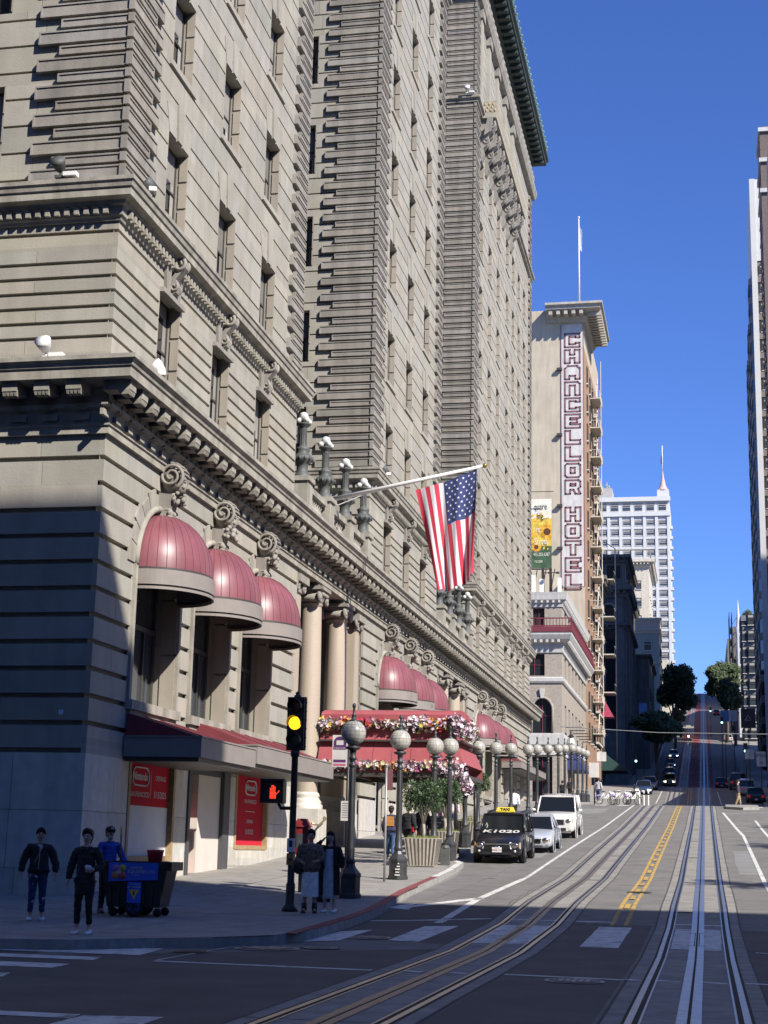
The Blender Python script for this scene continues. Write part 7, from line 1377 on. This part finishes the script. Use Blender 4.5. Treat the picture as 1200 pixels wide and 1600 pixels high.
def star_cloth():
    m = cl('navy with pale stars', (.02, .035, .10)); n = m.node_tree.nodes; L = m.node_tree.links; p = n['Principled BSDF']; src = p.inputs['Base Color'].links[0].from_socket
    tc = n.new('ShaderNodeTexCoord'); vo = n.new('ShaderNodeTexVoronoi'); vo.inputs['Scale'].default_value = 7.5; vo.distance = 'MINKOWSKI'; vo.inputs['Exponent'].default_value = .62; L.new(tc.outputs['Object'], vo.inputs['Vector'])
    r = n.new('ShaderNodeMapRange'); r.inputs[1].default_value = .50; r.inputs[2].default_value = .58; r.inputs[3].default_value = 1; r.inputs[4].default_value = 0; L.new(vo.outputs['Distance'], r.inputs[0])
    x = n.new('ShaderNodeMix'); x.data_type = 'RGBA'; L.new(r.outputs[0], x.inputs[0]); L.new(src, x.inputs[6]); x.inputs[7].default_value = (.42, .42, .46, 1); L.new(x.outputs[2], p.inputs['Base Color']); return m
NAVY = star_cloth()
def stars(t, J):
    zb_ = MB(); zb_.tube([(0, -.142, 1.40), (0, -.185, 1.2), (-.01, -.165, .98)], .008, 5, 0); zb_.tube([(.05, -.13, 1.42), (0, -.185, 1.3), (-.1, -.165, 1.08)], .006, 5, 0); zb_.hexa([(-.03, -.11, 1.36), (.03, -.11, 1.36), (.05, -.06, 1.46), (-.05, -.06, 1.46), (-.03, -.125, 1.36), (.03, -.125, 1.36), (.05, -.075, 1.46), (-.05, -.075, 1.46)], 0); zb_.build('zip', [cl('pale lining', (.42, .36, .30))], t)
person('woman in a black bomber jacket and blue leggings with pale stars', -11.18, 25.18, 1.49, .42, 'tan', BLK, 1.28, 'hip', 1.2, NAVY, 1.05, armL=((.13, .02, -.27), (.15, -.05, -.54)), armR=((-.13, .02, -.27), (-.15, -.05, -.54)), extra=stars)
def napkin(t, J):
    mb = MB(); c = J['HL'] + V3((-.03, -.05, .03)); mb.ball(c, (.06, .04, .05), 7, 5, 0, .95); mb.ball(c + V3((-.03, 0, .02)), (.04, .03, .035), 6, 4, 0); o = mb.build('paper_napkin', [cl('paper', (.68, .68, .70))]); o.matrix_world = Matrix.Translation(t.location) @ t.rotation_euler.to_matrix().to_4x4() @ Matrix.Scale(t.scale.x, 4); tag(o, 'crumpled white napkin in the hand of the woman in the long puffer jacket', 'napkin')
    q = MB()
    for z in (.80, .90, 1.0, 1.1, 1.2, 1.3): q.torus((0, 0, z), (0, 0, 1), .0, .0, 3, 3) if False else None
    for s in (-1, 1): q.tube([(0, .05, 1.46), (s * .075, -.05, 1.45), (s * .03, -.12, 1.40)], .03, 7, 0)
    q.build('collar', [CHAR], t)
person('woman in a long dark puffer jacket and black leggings at the kerb', -9.16, 22.34, 1.50, .05, 'light', CHAR, 1.14, 'thigh', 1.15, LEG, .95, armL=((.08, .05, -.28), (-.02, -.2, -.32)), armR=((-.09, .02, -.28), (-.11, -.06, -.55)), extra=napkin)
person('street cleaner in a blue jacket and black cap with a grey beard', -10.76, 27.3, 1.50, .75, 'tan', BLUEJ, 1.15, 'hip', 1.1, BLK, 1.15, shoes=SHOEB, hair='short', cap=BLK, armL=((.10, -.06, -.27), (.14, -.30, -.42)), armR=((-.08, -.06, -.27), (-.02, -.30, -.42)), beard=GREYBEARD)
def bag(t, J):
    mb = MB(); mb.ball((-.24, -.02, .98), (.17, .12, .17), 14, 9, 0); mb.tube([(-.34, -.02, 1.08), (-.25, -.03, 1.46), (-.16, .0, 1.44), (-.13, .02, 1.1)], .014, 6, 0); o = mb.build('handbag', [mat('bag leather', (.02, .018, .02), .5)]); o.matrix_world = Matrix.Translation(t.location) @ t.rotation_euler.to_matrix().to_4x4() @ Matrix.Scale(t.scale.x, 4); tag(o, 'big soft black shoulder bag of the woman in the fur jacket', 'handbag')
    k = MB(); [k.ball((s * .13, -.01, 1.0 + .1 * i), (.1, .13, .09), 8, 6, 0) for s in (-1, 1) for i in range(4)]; k.build('fur_panel', [FUR], t)
person('woman in a brown fur jacket and long white skirt with black boots', -7.36, 28.95, 1.50, .15, 'tan', FUR, 1.22, 'hip', 1.0, None, skirt=(WSK, .34, 1.0, .19, .155), shoes=SHOEB, hair='tied', armL=((.07, -.05, -.27), (-.03, -.2, -.30)), armR=((-.08, .0, -.28), (.02, -.19, -.34)), extra=bag)
def dress(t, J):
    m = MB(); m.sm = True
    pts = [(.10, -.128, 1.38), (.115, -.165, 1.25), (.11, -.165, 1.1), (.13, -.17, .95), (.14, -.16, .6), (.13, -.14, .34)]
    rows = [[(x * c, y + .05 * abs(c) ** 2, z) for c in (-1, -.5, 0, .5, 1)] for x, y, z in pts]
    m.mesh([p for r_ in rows for p in r_], [(i * 5 + j, i * 5 + j + 1, (i + 1) * 5 + j + 1, (i + 1) * 5 + j) for i in range(5) for j in range(4)], 0); m.sm = False; m.build('dress_front', [PALEB], t)
    c = MB()
    for s in (-1, 1): c.hexa([(s * .13, -.12, .38), (s * .25, -.04, .40), (s * .22, .13, .38), (s * .1, .13, .38), (s * .11, -.17, 1.36), (s * .2, -.06, 1.38), (s * .19, .1, 1.35), (s * .08, .1, 1.35)], 0)
    c.build('coat_front', [cl('black coat', (.014, .014, .017))], t)
person('woman in a pale blue dress and open black coat shading her eyes', -7.06, 29.3, 1.46, -.05, 'light', cl('black coat', (.014, .014, .017)), 1.08, 'waist', 1.0, None, skirt=(PALEB, .30, 1.36, .17, .13), shoes=SHOEW, hair='long', armR=((-.14, -.10, .02), (.10, -.19, .22)), armL=((.10, -.02, -.27), (.11, -.08, -.53)), extra=dress)
GP_ = 'pedestrians under the canopy'
person('man in an orange and navy jacket and jeans walking away by the canopy', -9.55, 47.5, 1.58, math.pi, 'brown', cl('navy orange', (.03, .03, .07)), 1.25, 'hip', 1.1, JEANS, 1.1, hair='short', step=.14, group=GP_, extra=lambda t, J: (lambda m: m.build('jacket_panel', [ORNG], t))((lambda m: (m.hexa([(-.12, .125, 1.1), (.12, .125, 1.1), (.12, .165, 1.1), (-.12, .165, 1.1), (-.12, .10, 1.42), (.12, .10, 1.42), (.12, .16, 1.42), (-.12, .16, 1.42)], 0), m)[1])(MB())))
person('person all in black carrying a red bag beside the canopy post', -9.15, 48.3, 1.62, 2.7, 'tan', BLK, 1.25, 'hip', 1.1, LEG, 1.1, hair='short', step=.12, group=GP_, extra=lambda t, J: (lambda m: m.build('belt_bag', [RED], t))((lambda m: (m.box(-.24, -.14, -.08, .08, .86, 1.02, 0), m)[1])(MB())))
person('tall person in a black coat behind the nearest planter tree', -8.95, 49.6, 1.6, .4, 'tan', BLK, 1.2, 'thigh', 1.1, LEG, 1.1, hair='short', group=GP_)
person('person in a pink top and jeans seen between planter trees', -9.9, 58.5, 1.55, .2, 'light', PINKT, 1.1, 'hip', .6, JEANS, 1.1, hair='long', step=.1, group=GP_)
person('person in a pale shirt and dark jeans behind the lamp over the taxi', -10.2, 63.5, 1.6, math.pi, 'light', cl('pale pink', (.62, .52, .55)), 1.1, 'hip', 1.0, JEANS, 1.05, hair='short', step=.1, group=GP_)
person('man in a white shirt walking away uphill past the parked cars', -8.95, 74.0, 1.62, math.pi, 'brown', WSH, 1.2, 'hip', 1.1, BLK, 1.1, hair='short', step=.12)
person('man in navy jacket, cap and khaki trousers crossing the far street', 2.1, 106.5, 1.72, math.pi / 2, 'light', cl('navy coat', (.035, .04, .065)), 1.15, 'hip', 1.1, KHAKI, 1.15, hair='short', cap=BLK, step=.16, z=g(106.5), extra=lambda t, J: (lambda m: m.build('face_mask', [SIGNW], t))((lambda m: (m.ball((0, -.075, 1.585), (.05, .04, .035), 8, 6, 0), m)[1])(MB())))
FG = 'people at the far corner'
for i, (x, y, c, lab) in enumerate(((-9.4, 111, BLK, 'dark clothed person standing under the far white parking sign'), (-7.4, 110.5, cl('pale grey', (.45, .45, .46)), 'person in pale grey by the hire bicycles'), (-10.6, 118, BLK, 'dark clothed person leaving the far corner, beyond the lamps'), (6.6, 168, cl('dull blue', (.05, .06, .10)), 'person in dull blue on the right pavement by the speed sign'))):
    person(lab, x, y, 1.65, (.4, 2.8, 3.1, 0)[i], 'tan', c, 1.15, 'hip', 1.0, JEANS if i % 2 else LEG, 1.05, hair='short', step=.08, group=FG)
